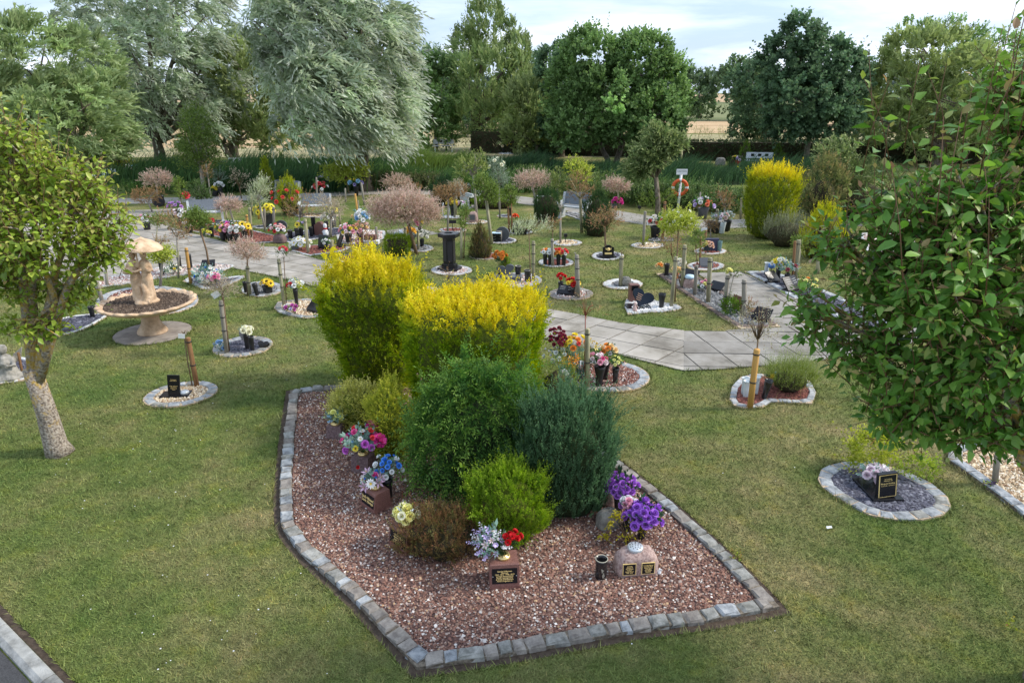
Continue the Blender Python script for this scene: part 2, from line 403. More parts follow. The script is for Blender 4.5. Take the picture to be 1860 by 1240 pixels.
FILL = {
 'red': ([(.17, .065, .05), (.27, .12, .09), (.10, .05, .045), (.36, .20, .15), (.62, .58, .55), (.40, .33, .30)], [.3, .24, .2, .1, .09, .07], (.12, .06, .05), .6),
 'bigred': ([(.18, .092, .07), (.27, .142, .105), (.12, .07, .06), (.35, .225, .17), (.66, .61, .57), (.40, .32, .28), (.46, .31, .18)], [.28, .26, .16, .12, .05, .10, .03], (.14, .08, .07), .45),
 'plainred': ([(.20, .07, .055), (.28, .11, .085), (.14, .055, .05)], [.4, .4, .2], (.14, .055, .05), .6),
 'slate': ([(.05, .05, .07), (.09, .09, .12), (.14, .145, .18), (.22, .22, .26)], [.36, .34, .22, .08], (.045, .045, .06), .25),
 'grey': ([(.10, .105, .11), (.18, .185, .19), (.28, .28, .285)], [.35, .4, .25], (.09, .09, .09), .5),
 'tan': ([(.50, .38, .24), (.66, .54, .38), (.36, .24, .14), (.76, .68, .56), (.28, .17, .10)], [.3, .27, .18, .15, .1], (.34, .25, .16), .6),
 'white': ([(.70, .70, .70), (.80, .80, .80), (.55, .56, .58)], [.4, .4, .2], (.55, .55, .55), .6),
 'mixed': ([(.55, .46, .42), (.70, .66, .62), (.40, .20, .16), (.30, .27, .26)], [.3, .25, .25, .2], (.35, .28, .25), .6),
 'soil': ([(.06, .042, .03), (.10, .07, .05), (.04, .03, .024), (.2, .16, .13)], [.4, .3, .25, .05], (.05, .036, .028), .7)}
EDGE = {'blue': ([STB, STB, STG], .05), 'bluemix': ([STB, STP, STG, STG, STP], .10), 'pale': ([STL, STL, STB], .04), 'white': ([STW], .03),
        'pink': ([STP, STP, STG], .05), 'brick': ([STBR], .03), 'kerb': ([STL], .02)}
def plot(label, outline, fill='slate', edge='blue', ew=.1, el=.2, h=.035, dens=2500, size=.02, mort=MORTAR, closed_smooth=False, cat_='memorial bed', nm='memorial_bed', group=None, extra=None):
    poly = ccw(outline); c = poly.mean(0)
    r = thing(nm, label, cat_, (c[0], c[1], 0), group=group); pl = poly - c
    NOGRASS.append(offset_in(poly, -.015))
    cols, wts, base, th = FILL[fill]
    bm_ = flat('bed_ground_' + fill, base, .95)
    sheet('bed_floor', offset_in(pl, ew * .5), .010, bm_, r)
    if edge:
        mats, jit = EDGE[edge]
        inner = offset_in(pl, ew); n = len(pl)
        V = [(x, y, h * .62) for x, y in offset_in(pl, .006)] + [(x, y, h * .62) for x, y in offset_in(pl, ew - .006)] + [(x, y, 0) for x, y in offset_in(pl, .006)]
        F = [(i, (i + 1) % n, n + (i + 1) % n, n + i) for i in range(n)] + [(2 * n + i, 2 * n + (i + 1) % n, (i + 1) % n, i) for i in range(n)]
        m = MB(); m.add(V, F); m.ob('mortar_bed', mort, r)
        edge_stones(r, pl, ew, el, h, mats, jit=jit, gap=min(.016, el * .11))
    else: inner = pl
    chips('gravel' if fill not in ('slate', 'soil') else ('slate_chippings' if fill == 'slate' else 'soil_crumbs'), r, offset_in(inner, .004) if edge else inner, dens, size, cols, .012, th, wts)
    return r

# ------------------------------------------------------------------ setting: lawn, paths, road, fields, pond
lawn_m, t, b = new_mat('mown_lawn')
def pos_noise(t, scale, detail=4, rough=.6):
    g = t.nodes.new('ShaderNodeNewGeometry'); n = t.nodes.new('ShaderNodeTexNoise'); n.inputs['Scale'].default_value = scale; n.inputs['Detail'].default_value = detail
    n.inputs['Roughness'].default_value = rough; t.links.new(g.outputs['Position'], n.inputs['Vector']); return n.outputs[0]
def ramp(t, src, stops):
    r = t.nodes.new('ShaderNodeValToRGB'); el = r.color_ramp.elements
    while len(el) < len(stops): el.new(.5)
    for e, (p, c) in zip(el, stops): e.position = p; e.color = (*c, 1)
    t.links.new(src, r.inputs[0]); return r.outputs[0]
def grass_cols(t, b, dark=1.0, fine=True):
    k = dark
    g_ = t.nodes.new('ShaderNodeNewGeometry'); s_ = t.nodes.new('ShaderNodeSeparateXYZ'); t.links.new(g_.outputs['Position'], s_.inputs[0])
    mr_ = t.nodes.new('ShaderNodeMapRange'); mr_.inputs[1].default_value = -2; mr_.inputs[2].default_value = 4; mr_.inputs[3].default_value = -.02; mr_.inputs[4].default_value = .035; t.links.new(s_.outputs[0], mr_.inputs[0])
    ad_ = t.nodes.new('ShaderNodeMath'); t.links.new(pos_noise(t, .6, 8, .68), ad_.inputs[0]); t.links.new(mr_.outputs[0], ad_.inputs[1])
    a = ramp(t, ad_.outputs[0], [(.34, (.092 * k, .142 * k, .036 * k)), (.46, (.142 * k, .174 * k, .053 * k)), (.56, (.192 * k, .194 * k, .076 * k)), (.68, (.29 * k, .245 * k, .12 * k))])
    w_ = ramp(t, pos_noise(t, 2.6, 7, .75), [(.30, (.45, .42, .42)), (.40, (.9, .9, .9)), (.52, (1, 1, 1)), (.63, (1.12, 1.08, .85)), (.72, (1.3, 1.0, .75))])
    mw = t.nodes.new('ShaderNodeMix'); mw.data_type = 'RGBA'; mw.blend_type = 'MULTIPLY'; mw.inputs[0].default_value = 1; t.links.new(a, mw.inputs[6]); t.links.new(w_, mw.inputs[7]); a = mw.outputs[2]
    c = ramp(t, pos_noise(t, 9, 5, .7), [(.32, (.72, .76, .72)), (.5, (1, 1, 1)), (.68, (1.2, 1.15, 1.15))])
    m = t.nodes.new('ShaderNodeMix'); m.data_type = 'RGBA'; m.blend_type = 'MULTIPLY'; m.inputs[0].default_value = 1
    t.links.new(a, m.inputs[6]); t.links.new(c, m.inputs[7]); o = m.outputs[2]
    if fine:
        d = ramp(t, pos_noise(t, 70, 3, .7), [(.33, (.55, .6, .55)), (.5, (1, 1, 1)), (.67, (1.4, 1.35, 1.3))])
        m2 = t.nodes.new('ShaderNodeMix'); m2.data_type = 'RGBA'; m2.blend_type = 'MULTIPLY'; m2.inputs[0].default_value = 1
        t.links.new(o, m2.inputs[6]); t.links.new(d, m2.inputs[7]); o = m2.outputs[2]
    return o
o_ = grass_cols(t, b); t.links.new(o_, b.inputs['Base Color']); b.inputs['Roughness'].default_value = .95; b.inputs['Specular IOR Level'].default_value = .1
bp = t.nodes.new('ShaderNodeBump'); bp.inputs['Strength'].default_value = .8; bp.inputs['Distance'].default_value = .03
t.links.new(pos_noise(t, 45, 4, .7), bp.inputs['Height']); t.links.new(bp.outputs[0], b.inputs['Normal'])
blade_m, t, b = new_mat('grass_blade')
o_ = grass_cols(t, b, 1.25, False)
at_ = t.nodes.new('ShaderNodeAttribute'); at_.attribute_name = 'Col'
m = t.nodes.new('ShaderNodeMix'); m.data_type = 'RGBA'; m.blend_type = 'MULTIPLY'; m.inputs[0].default_value = 1
t.links.new(o_, m.inputs[6]); t.links.new(at_.outputs[0], m.inputs[7]); t.links.new(m.outputs[2], b.inputs['Base Color'])
b.inputs['Roughness'].default_value = .6; b.inputs['Specular IOR Level'].default_value = .15
S_ = 900
me = bpy.data.meshes.new('lawn'); gx = [-S_, -60, -12, 12, 60, S_]; gy = [-40, -5, 20, 60, 160, 2 * S_]
me.from_pydata([(x, y, 0) for y in gy for x in gx], [], [(j * 6 + i, j * 6 + i + 1, j * 6 + 7 + i, j * 6 + 6 + i) for j in range(5) for i in range(5)])
me.materials.append(lawn_m); ob('lawn', me, kind='structure')

# main path: sheet of jointing with separate slabs
PJ = noise_mat('path_joint_sand', [(.08, .07, .055), (.15, .13, .11)], 40, 1)
O0 = G(1163.6, 628); va = G(1195.3, 612.2) - O0; vb = G(1225.3, 639.6) - O0
va = np.array([va.x, va.y]); vb = np.array([vb.x, vb.y]); O0 = np.array([O0.x, O0.y])
vb = vb * 1.0
up = [(-120, 372), (60, 380), (205, 392), (270, 400), (335, 421), (440, 449), (500, 449), (560, 467), (612, 481), (700, 503), (780, 521), (880, 542), (960, 556), (1050, 572), (1130, 588), (1242, 601.5)]
lo = [(1242, 674), (1227, 671), (1129, 646), (1089, 638), (986, 615), (900, 598), (780, 570), (640, 538), (568, 520), (505, 505), (420, 487), (370, 484), (300, 490), (205, 510), (0, 525), (-120, 530)]
pathA = gp(up + lo)
pathB = gp([(1242, 601.5), (1310, 602.5), (1345, 599), (1420, 596.5), (1553, 597), (1560, 601), (1700, 588), (1900, 585), (1900, 600), (1700, 610), (1600, 640), (1490, 655), (1400, 664), (1300, 672), (1242, 674)])
pathC = gp([(1420, 596.5), (1340, 548), (1265, 497), (1345, 494.5), (1400, 520), (1470, 552), (1553, 597)])
path = sheet('path', ccw(pathA), .006, PJ, kind='structure')
pathb = sheet('path', ccw(pathB), .0065, PJ, kind='structure')
pathc = sheet('path', ccw(pathC), .007, PJ, kind='structure')
NOGRASS += [ccw(pathA), ccw(pathB), ccw(pathC)]
def clip_convex(subj, clip):
    out_ = [tuple(p) for p in subj]; n = len(clip)
    for i in range(n):
        a = clip[i]; b_ = clip[(i + 1) % n]; inp = out_; out_ = []
        if not inp: break
        def side(p): return (b_[0] - a[0]) * (p[1] - a[1]) - (b_[1] - a[1]) * (p[0] - a[0])
        for j in range(len(inp)):
            p, q = inp[j - 1], inp[j]; sp_, sq = side(p), side(q)
            if (sp_ >= 0) != (sq >= 0):
                t_ = sp_ / (sp_ - sq); out_.append((p[0] + t_ * (q[0] - p[0]), p[1] + t_ * (q[1] - p[1])))
            if sq >= 0: out_.append(q)
    return out_
def slabs(parent, region, o, a, b_, mat, gap=.012, zb=.006, cap=300):
    region = ccw(region); M_ = np.array([a, b_]).T; inv = np.linalg.inv(M_); uv = (region - o) @ inv.T
    u0, v0 = np.floor(uv.min(0)).astype(int); u1, v1 = np.ceil(uv.max(0)).astype(int); cnt = 0; rest = MB()
    ga, gb = gap / np.linalg.norm(a), gap / np.linalg.norm(b_); cells = []
    for i in range(u0, u1 + 1):
        for j in range(v0, v1 + 1):
            q = [(i + ga, j + gb), (i + 1 - ga, j + gb), (i + 1 - ga, j + 1 - gb), (i + ga, j + 1 - gb)]
            w_ = np.array([o + M_ @ np.array(p) for p in q]); w_ = ccw(w_)
            c = clip_convex(region, w_)
            cc = []
            for p in c:
                if not cc or (abs(p[0] - cc[-1][0]) + abs(p[1] - cc[-1][1])) > .004: cc.append(p)
            if len(cc) < 3 or abs(area2(np.array(cc))) < .01: continue
            cells.append(cc)
    cells.sort(key=lambda c: np.array(c)[:, 1].mean())
    for c in cells[:cap]:
        c = ccw(np.array(c)); ctr = c.mean(0); pl = [tuple(p) for p in (c - ctr)]; m_ = MB(); hh = random.uniform(.010, .018)
        m_.prism(pl, 0, hh); m_.ob('paving_slab', mat, parent, (ctr[0], ctr[1], zb), rot=(random.uniform(-.003, .003), random.uniform(-.003, .003), 0)); cnt += 1
    return cnt
slabs(path, pathA, O0, va, vb, SLABM)
d1 = G(1342, 668) - G(1255, 602); d2 = G(1406, 664) - G(1318, 602); e1 = G(1382, 622) - G(1247, 620)
b2 = np.array([d1.x, d1.y]) / 3.0
a2 = np.array([e1.x, e1.y]); o2 = G(1255, 602); w2 = G(1318, 602) - o2; a2 = a2 / np.linalg.norm(a2) * w2.length
slabs(pathb, pathB, np.array([o2.x, o2.y]), a2, b2, SLABD)
slabs(pathc, pathC, np.array([G(1265, 497).x, G(1265, 497).y]), np.array([(G(1345, 494.5) - G(1265, 497)).x, (G(1345, 494.5) - G(1265, 497)).y]) * .98, np.array([(G(1420, 596.5) - G(1265, 497)).x, (G(1420, 596.5) - G(1265, 497)).y]) / 5, SLABD)
# far footpath, looping between lawn and pond
FP = noise_mat('far_path_tarmac', [(.24, .225, .20), (.34, .32, .29)], 2, 1)
def strip(name, px, wid, mat, z=.004, **k):
    c = gp(px); n = len(c); L_ = []; R_ = []
    for i in range(n):
        d = c[min(i + 1, n - 1)] - c[max(i - 1, 0)]; d /= np.linalg.norm(d); nn = np.array([-d[1], d[0]]) * wid / 2
        L_.append(c[i] + nn); R_.append(c[i] - nn)
    V = [(x, y, z) for x, y in L_ + R_]; m_ = MB(); m_.add(V, [(i, n + i, n + i + 1, i + 1) for i in range(n - 1)])
    return m_.ob(name, mat, **k)
strip('footpath', [(150, 366), (260, 365), (420, 361), (560, 354), (680, 349), (780, 349), (880, 355), (960, 365), (1040, 376), (1120, 391), (1190, 403), (1270, 407), (1345, 406), (1480, 405), (1650, 400), (1900, 395)], 1.55, FP, .006, kind='structure')
strip('footpath', [(150, 392), (230, 388), (330, 384)], 1.5, FP, .006, kind='structure')
strip('footpath', [(672, 432), (720, 426), (775, 418)], 1.5, FP, .0055, kind='structure')
# road corner with kerb
kp = [G(-60, 1062), G(0, 1120), G(60, 1180), G(120, 1243), G(200, 1330)]
SOILE = noise_mat('bare_soil_edge', [(.045, .032, .024), (.10, .075, .055)], 18, 1, .8, 60)
def along(px): return [G(*p) for p in px]
def ribbon(name, A, B, mat, z, **k):
    m_ = MB(); n = len(A); m_.add([(p.x, p.y, z) for p in A] + [(p.x, p.y, z) for p in B], [(i, i + 1, n + i + 1, n + i) for i in range(n - 1)]); return m_.ob(name, mat, **k)
lineA = along([(-90, 1020), (0, 1096), (62, 1160), (140, 1243), (215, 1330)])
ribbon('soil_edge', lineA, kp, SOILE, .004, kind='structure')
NOGRASS.append(ccw(np.array([(p.x, p.y) for p in lineA] + [(-9, 1), (-9, 6)])))
# road is 12 cm below the kerb top; the kerb top stands 3 cm above the soil
rd = [Vector((p.x, p.y, 0)) for p in kp]
dirs = (rd[-1] - rd[0]).normalized(); nrmk = Vector((-dirs.y, dirs.x, 0)); nrmk = nrmk if nrmk.x < 0 else -nrmk
kerb = bpy.data.objects.new('road_kerb', None); link(kerb); kerb['kind'] = 'structure'
p0 = rd[0]; tot = (rd[-1] - rd[0]).length; k = 0; s_ = 0
while s_ < tot:
    l = .9; a = p0 + dirs * (s_ + .004); m_ = MB()
    prof = [(0, -.03), (0, .035), (.012, .045), (.085, .045), (.125, .02), (.135, -.06), (.135, -.09)]
    V = [a + nrmk * u + Vector((0, 0, z)) for u, z in prof] + [a + dirs * (l - .008) + nrmk * u + Vector((0, 0, z)) for u, z in prof]; n = len(prof)
    m_.add([v - a for v in V], [(i, i + 1, n + i + 1, n + i) for i in range(n - 1)] + [tuple(range(n)), tuple(reversed(range(n, 2 * n)))])
    m_.ob('kerb_stone', KERBC, kerb, a); s_ += l
q0 = p0 + nrmk * .14; q1 = rd[-1] + nrmk * .14
m_ = MB(); m_.add([q0 + Vector((0, 0, .005)), q1 + Vector((0, 0, .005)), q1 + nrmk * 6 + Vector((0, 0, .005)), q0 + nrmk * 6 + Vector((0, 0, .005))], [(0, 1, 2, 3)]); m_.ob('road', ASPH, kind='structure')
# fields and meadow
STUB = noise_mat('stubble_field', [(.40, .26, .14), (.54, .38, .22), (.62, .45, .27)], .35, 1, .3, 3, stretch=(.25, 1, 1))
MEAD = noise_mat('dry_meadow', [(.20, .20, .10), (.33, .29, .16), (.40, .34, .20)], .5, 1, .3, 3)
FG = noise_mat('far_pasture', [(.12, .16, .06), (.2, .2, .09)], .1, 1)
sheet('meadow', [(-90, 51), (-8, 47), (30, 49), (120, 49), (160, 74), (-90, 74)], .004, MEAD, kind='structure')
sheet('stubble_field', [(-120, 56), (-14, 56), (-6, 72), (10, 76), (160, 76), (200, 108), (-200, 108)], .010, STUB, kind='structure')
sheet('far_pasture', [(-200, 108), (200, 108), (500, 300), (-500, 300)], .012, FG, kind='structure')
sheet('distant_field', [(-500, 300), (500, 300), (1500, 1200), (-1500, 1200)], .05, STUB, kind='structure')
WAT, t, b = new_mat('pond_water'); b.inputs['Base Color'].default_value = (.03, .035, .022, 1); b.inputs['Roughness'].default_value = .08
sheet('pond', ccw(gp([(150, 322), (250, 330), (430, 330), (560, 326), (700, 326), (830, 316), (960, 322), (1100, 330), (1250, 338), (1400, 335), (1560, 330), (1560, 312), (1300, 308), (1000, 296), (800, 297), (600, 304), (400, 308), (150, 306)])), .006, WAT, kind='structure')
# ------------------------------------------------------------------ vegetation builders
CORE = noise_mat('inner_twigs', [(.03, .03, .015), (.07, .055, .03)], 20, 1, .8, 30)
def lumpf(seed, k=5, amp=.1):
    r = np.random.default_rng(seed); a0 = r.uniform(0, 6.28, k); z0 = r.uniform(0, 1, k); am = r.uniform(.4, 1, k) * amp; fr = r.integers(1, 5, k)
    def f(a, z): return 1 + sum(am[i] * np.sin(fr[i] * a + a0[i]) * np.cos(3.5 * math.pi * (z - z0[i])) for i in range(k)) / 1.5
    return f
def bush(label, loc, prof, sx=1, sy=1, n=2500, L=.15, nl=9, ll=.045, lw=.016, ang=.6, up=.5, cols=((.05, .1, .02),), tip=None, gold=None, cat_='bush', nm='bush',
         seed=1, amp=.1, flat_=True, core=.76, droop=0., mat=None, part='foliage', group=None, jit=.18, square=0, rz=0, corem=None, tiltj=.35, ctr=None, tufts=None, corez=.08):
    r = thing(nm, label, cat_, loc, rz, group); H = prof[-1][0]
    pr = np.array(prof, float); f = lumpf(seed, amp=amp)
    sl = np.hypot(np.diff(pr[:, 0]), np.diff(pr[:, 1])); ar = (pr[:-1, 1] + pr[1:, 1]) * sl; ar[-1] = max(ar[-1], pr[-2, 1] ** 2 * 1.6); k = RN.choice(len(ar), n, p=ar / ar.sum()); t = RN.random(n)
    z = pr[k, 0] * (1 - t) + pr[k + 1, 0] * t; rr = pr[k, 1] * (1 - t) + pr[k + 1, 1] * t
    top_k = (pr[k + 1, 1] < 1e-3); rr = np.where(top_k, pr[k, 1] * np.sqrt(RN.random(n)), rr); z = np.where(top_k, pr[k, 0] + (pr[k + 1, 0] - pr[k, 0]) * (1 - (rr / np.maximum(pr[k, 1], 1e-6)) ** 2), z)
    a = RN.uniform(0, 2 * math.pi, n); q = f(a, z / H)
    def sq(a): return 1 if not square else 1 / (np.abs(np.cos(a)) ** square + np.abs(np.sin(a)) ** square) ** (1 / square)
    rad = rr * q * sq(a)
    Pp = np.stack([rad * np.cos(a) * sx, rad * np.sin(a) * sy, z * (1 + .25 * (q - 1))], 1)
    dz = pr[k + 1, 0] - pr[k, 0]; dr = pr[k + 1, 1] - pr[k, 1]; nr = dz / sl[k]; nz = -dr / sl[k]
    nz = np.where(top_k, .8, nz); nr = np.where(top_k, .5 * rr / np.maximum(pr[k, 1], 1e-6), nr)
    Nn = nrm(np.stack([nr * np.cos(a) / sx, nr * np.sin(a) / sy, nz], 1))
    D = nrm(Nn * (1 - up) + np.array([0, 0, 1.]) * up + rv(n) * tiltj * .5)
    Pp = Pp - Nn * L * .35 + rv(n) * L * .1
    if tufts:
        K, hT, zf, mT = tufts; ci = np.nonzero(Pp[:, 2] > zf * H)[0]; ci = RN.choice(ci, K); ax_ = nrm(Nn[ci] * .45 + np.array([0, 0, 1.]) + rv(K) * .12); hk = hT * np.exp(RN.normal(0, .3, K))
        s_ = RN.random((K, mT)) ; q_ = Pp[ci][:, None] + ax_[:, None] * (hk[:, None] * s_)[..., None] + rv(K, mT) * (.22 * hk[:, None] * (1 - s_))[..., None]
        Pp = np.concatenate([Pp, q_.reshape(-1, 3)]); Nn = np.concatenate([Nn, np.repeat(Nn[ci], mT, 0)]); D = np.concatenate([D, nrm(np.repeat(ax_, mT, 0) + rv(K * mT) * .28)]); n = len(Pp)
    C = pal(n, cols); T = None
    if tip is not None: T = pal(n, tip)
    if gold is not None:
        g = gold(Pp, Nn); g = np.clip(g + RN.normal(0, .15, n), 0, 1)[:, None]; gc = pal(n, gold.cols); T = (T if T is not None else C) * (1 - g) + gc * g; C = C * (1 - g * .75) + gc * g * .75
    Ls = L * np.exp(RN.normal(0, .36, n))
    V, F, Cc = shootset(Pp, D, Ls, nl, ll, lw, ang, C, T, flat_, droop, jit)
    V[:, 2] = np.maximum(V[:, 2], .004)
    o = ob(part, npmesh(part, V, F, Cc, mat or LEAF), r)
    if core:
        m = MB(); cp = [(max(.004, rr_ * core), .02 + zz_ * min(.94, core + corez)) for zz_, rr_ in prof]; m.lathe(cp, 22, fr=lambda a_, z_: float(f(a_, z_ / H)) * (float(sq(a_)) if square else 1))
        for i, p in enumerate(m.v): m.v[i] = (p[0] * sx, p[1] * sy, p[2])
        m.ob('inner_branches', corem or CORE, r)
    return r
def tree(label, base, lobes, style, n, cat_='tree', nm='tree', trunk_r=.2, trunk_top=None, multi=1, group=None, lean=(0, 0), share=None):
    r = thing(nm, label, cat_, base, group=group); b = np.array(base)
    lb = [(tuple(np.array(c) - b), rr) for c, rr in lobes]
    s = style; n = int(n * .8); Pp, D = lobe_points(lb, n, inner=s.get('inner', .5), up=s.get('upb', .15))
    wind = np.array(s.get('wind', (0, 0, 0)), float)
    # clumping: pull the shoots together round random centres
    kc = max(8, int(n / s.get('clump', 26))); cpos = Pp[RN.integers(0, n, kc)]
    near = np.empty(n, int)
    for i in range(0, n, 2000): near[i:i + 2000] = ((Pp[i:i + 2000, None] - cpos[None]) ** 2).sum(-1).argmin(1)
    pull = s.get('pull', .35) * .75; ctrp = cpos[near]; Pp = Pp * (1 - pull) + ctrp * pull
    cd_ = nrm(D[np.searchsorted(np.arange(n), 0)] + rv(kc)) if False else rv(kc)
    D = nrm(D * s.get('outw', .6) + np.array([0, 0, s.get('upd', .5)]) + wind + .28 * cd_[near] + .3 * rv(n))
    kcol = np.exp(RN.normal(0, s.get('cv', .16), kc))[near][:, None]
    C = pal(n, s['cols'], .1) * kcol; T = pal(n, s['tip'], .1) * kcol if 'tip' in s else None
    Ls = s['L'] * np.exp(RN.normal(0, .25, n))
    V, F, Cc = shootset(Pp, D, Ls, s['nl'], s['ll'] * 1.42, s['lw'] * 1.7, s.get('ang', .7), np.clip(C, 0, 1), T, s.get('flat', False), s.get('droop', 0), s.get('jit', .25), dvec=s.get('dvec', (0, 0, -1)))
    V[:, 2] = np.maximum(V[:, 2], .01)
    ob('crown', npmesh('crown', V, F, Cc, LEAF), r)
    # trunk and limbs
    m = MB(); zc = min(l[0][2] - l[1][2] * .3 for l in lb); zt = trunk_top if trunk_top is not None else max(.6, zc)
    for q in range(multi):
        off = Vector((random.uniform(-.4, .4), random.uniform(-.2, .2), 0)) * (1 if multi > 1 else 0)
        top = Vector((lean[0], lean[1], zt)) + off * 3.2
        rr = trunk_r * (1 if multi == 1 else random.uniform(.55, .8))
        mid_ = off + (top - off) * .5 + Vector((random.uniform(-.1, .1), random.uniform(-.1, .1), 0)) * trunk_r * 2
        m.tube([off + Vector((0, 0, -.02)), off + Vector((0, 0, zt * .12)), mid_, top], [rr * 1.35, rr * 1.05, rr * .9, rr * .75], 9)
        idx = list(range(len(lb))) if multi == 1 else [i for i in range(len(lb)) if i % multi == q % multi]
        for i in idx:
            c, rad = Vector(lb[i][0]), lb[i][1]; e = top + (c - top) * .9
            md = top + (c - top) * .5 + Vector((0, 0, .12 * (c - top).length)) * random.uniform(-.3, 1)
            m.tube([top - Vector((0, 0, .1)), md, e], [rr * .6, rr * .38, rr * .12], 6)
            for _ in range(5):
                e2 = c + Vector([random.uniform(-.8, .8) * x for x in rad]); s_ = md.lerp(e, random.uniform(.2, .9))
                m.tube([s_, s_.lerp(e2, .5) + Vector((0, 0, .08)), e2], [rr * .22, rr * .13, rr * .04], 5)
    m.ob('trunk', BARK, r)
    return r
ST = {
 'silver': dict(cols=((0.228, 0.304, 0.161), (0.394, 0.470, 0.304), (0.546, 0.620, 0.448)), tip=((0.425, 0.501, 0.323), (0.620, 0.620, 0.555)), L=.75, nl=9, ll=.24, lw=.055, ang=.35, wind=(.75, 0, -.1), upd=.3, outw=.45, droop=.5, inner=.5, clump=22, pull=.62, jit=.22, flat=True, cv=.17, dvec=(.25, 0, -1)),
 'willow': dict(cols=((0.167, 0.234, 0.083), (0.288, 0.371, 0.159), (0.423, 0.500, 0.242)), tip=((0.288, 0.379, 0.151), (0.469, 0.559, 0.302)), L=.7, nl=9, ll=.22, lw=.055, ang=.4, wind=(.45, 0, .25), upd=.5, outw=.5, droop=.35, inner=.5, clump=34, pull=.38, jit=.2, flat=True, cv=.18),
 'flame': dict(cols=((0.149, 0.224, 0.075), (0.269, 0.351, 0.135)), tip=((0.269, 0.344, 0.135), (0.404, 0.463, 0.209)), L=.8, nl=9, ll=.20, lw=.07, ang=.45, wind=(-.25, 0, .4), upd=.8, outw=.4, droop=.1, inner=.5, clump=34, pull=.4, jit=.2, flat=True, cv=.2),
 'green': dict(cols=((0.096, 0.166, 0.052), (0.157, 0.260, 0.078), (0.227, 0.348, 0.122)), tip=((0.157, 0.260, 0.086), (0.278, 0.409, 0.148)), L=.55, nl=8, ll=.17, lw=.11, ang=.8, upd=.55, outw=.6, inner=.55, clump=26, pull=.42, cv=.18),
 'dark': dict(cols=((0.065, 0.121, 0.065), (0.106, 0.179, 0.089), (0.162, 0.251, 0.121)), tip=((0.097, 0.179, 0.089), (0.179, 0.268, 0.138)), L=.5, nl=8, ll=.17, lw=.13, ang=.9, upd=.2, outw=.8, inner=.55, clump=26, pull=.45, cv=.18),
 'olive': dict(cols=((0.143, 0.200, 0.057), (0.243, 0.300, 0.108), (0.315, 0.372, 0.157)), tip=((0.257, 0.315, 0.114), (0.372, 0.429, 0.186)), L=.6, nl=9, ll=.2, lw=.075, ang=.5, upd=.55, outw=.6, wind=(.1, 0, .1), inner=.55, clump=28, pull=.42, flat=True, cv=.18),
 'far': dict(cols=((0.095, 0.149, 0.074), (0.162, 0.230, 0.115)), L=1.2, nl=7, ll=.5, lw=.32, ang=.8, upd=.4, outw=.6, inner=.5, clump=20, pull=.4, cv=.15)}
# standard trees of the plots --------------------------------------------------
SM = {
 'pink': dict(cols=((.36, .30, .20), (.52, .38, .30), (.62, .44, .38)), tip=((.66, .42, .42), (.74, .60, .50), (.60, .56, .42)), L=.16, nl=8, ll=.042, lw=.017, ang=.55, upd=.35, outw=.9),
 'tan': dict(cols=((.34, .30, .20), (.50, .43, .31)), tip=((.58, .50, .40), (.62, .46, .40), (.46, .46, .32)), L=.13, nl=7, ll=.036, lw=.014, ang=.6, upd=.25, outw=.9),
 'white': dict(cols=((.30, .36, .18), (.48, .52, .34)), tip=((.68, .68, .52), (.58, .62, .42)), L=.22, nl=9, ll=.05, lw=.018, ang=.5, upd=.7, outw=.7, wind=(.3, 0, .3)),
 'green': dict(cols=((0.079, 0.132, 0.026), (0.150, 0.220, 0.044), (0.211, 0.282, 0.070)), tip=((0.158, 0.238, 0.053), (0.264, 0.334, 0.088)), L=.12, nl=7, ll=.04, lw=.026, ang=.8, upd=.35, outw=.8),
 'dgreen': dict(cols=((.05, .09, .03), (.09, .15, .045)), tip=((.11, .17, .05), (.16, .22, .08)), L=.12, nl=7, ll=.04, lw=.028, ang=.8, upd=.35, outw=.8),
 'lime': dict(cols=((.26, .34, .04), (.40, .46, .06), (.46, .50, .10)), tip=((.48, .54, .10), (.56, .58, .16)), L=.14, nl=7, ll=.05, lw=.034, ang=.8, upd=.3, outw=.8),
 'photinia': dict(cols=((.14, .17, .06), (.28, .22, .10), (.36, .24, .14)), tip=((.50, .17, .10), (.42, .26, .14), (.56, .30, .18)), L=.16, nl=6, ll=.055, lw=.022, ang=.7, upd=.5, outw=.7),
 'brown': dict(cols=((.20, .15, .08), (.34, .20, .10)), tip=((.44, .24, .12), (.40, .30, .14)), L=.15, nl=7, ll=.045, lw=.02, ang=.7, upd=.3, outw=.8),
 'silverg': dict(cols=((.18, .24, .17), (.30, .36, .28)), tip=((.30, .36, .28), (.20, .28, .12)), L=.16, nl=7, ll=.05, lw=.028, ang=.8, upd=.5, outw=.7),
 'wispy': dict(cols=((.30, .22, .12), (.44, .40, .26)), tip=((.66, .66, .46), (.56, .60, .36)), L=.22, nl=6, ll=.032, lw=.013, ang=.6, upd=.5, outw=.7),
 'yellowish': dict(cols=((.16, .22, .06), (.28, .33, .10)), tip=((.42, .44, .18), (.30, .36, .12)), L=.20, nl=8, ll=.075, lw=.026, ang=.5, upd=.4, outw=.7, wind=(-.4, 0, .1)),
 'willowy': dict(cols=((.10, .15, .05), (.18, .25, .09)), tip=((.28, .34, .12), (.42, .46, .22)), L=.32, nl=9, ll=.13, lw=.038, ang=.55, upd=.4, outw=.7, droop=.2, wind=(-.3, 0, 0)),
 'rose': dict(cols=((.07, .12, .04), (.14, .19, .07)), tip=((.18, .22, .09), (.24, .20, .10)), L=.12, nl=5, ll=.045, lw=.03, ang=.9, upd=.4, outw=.8)}
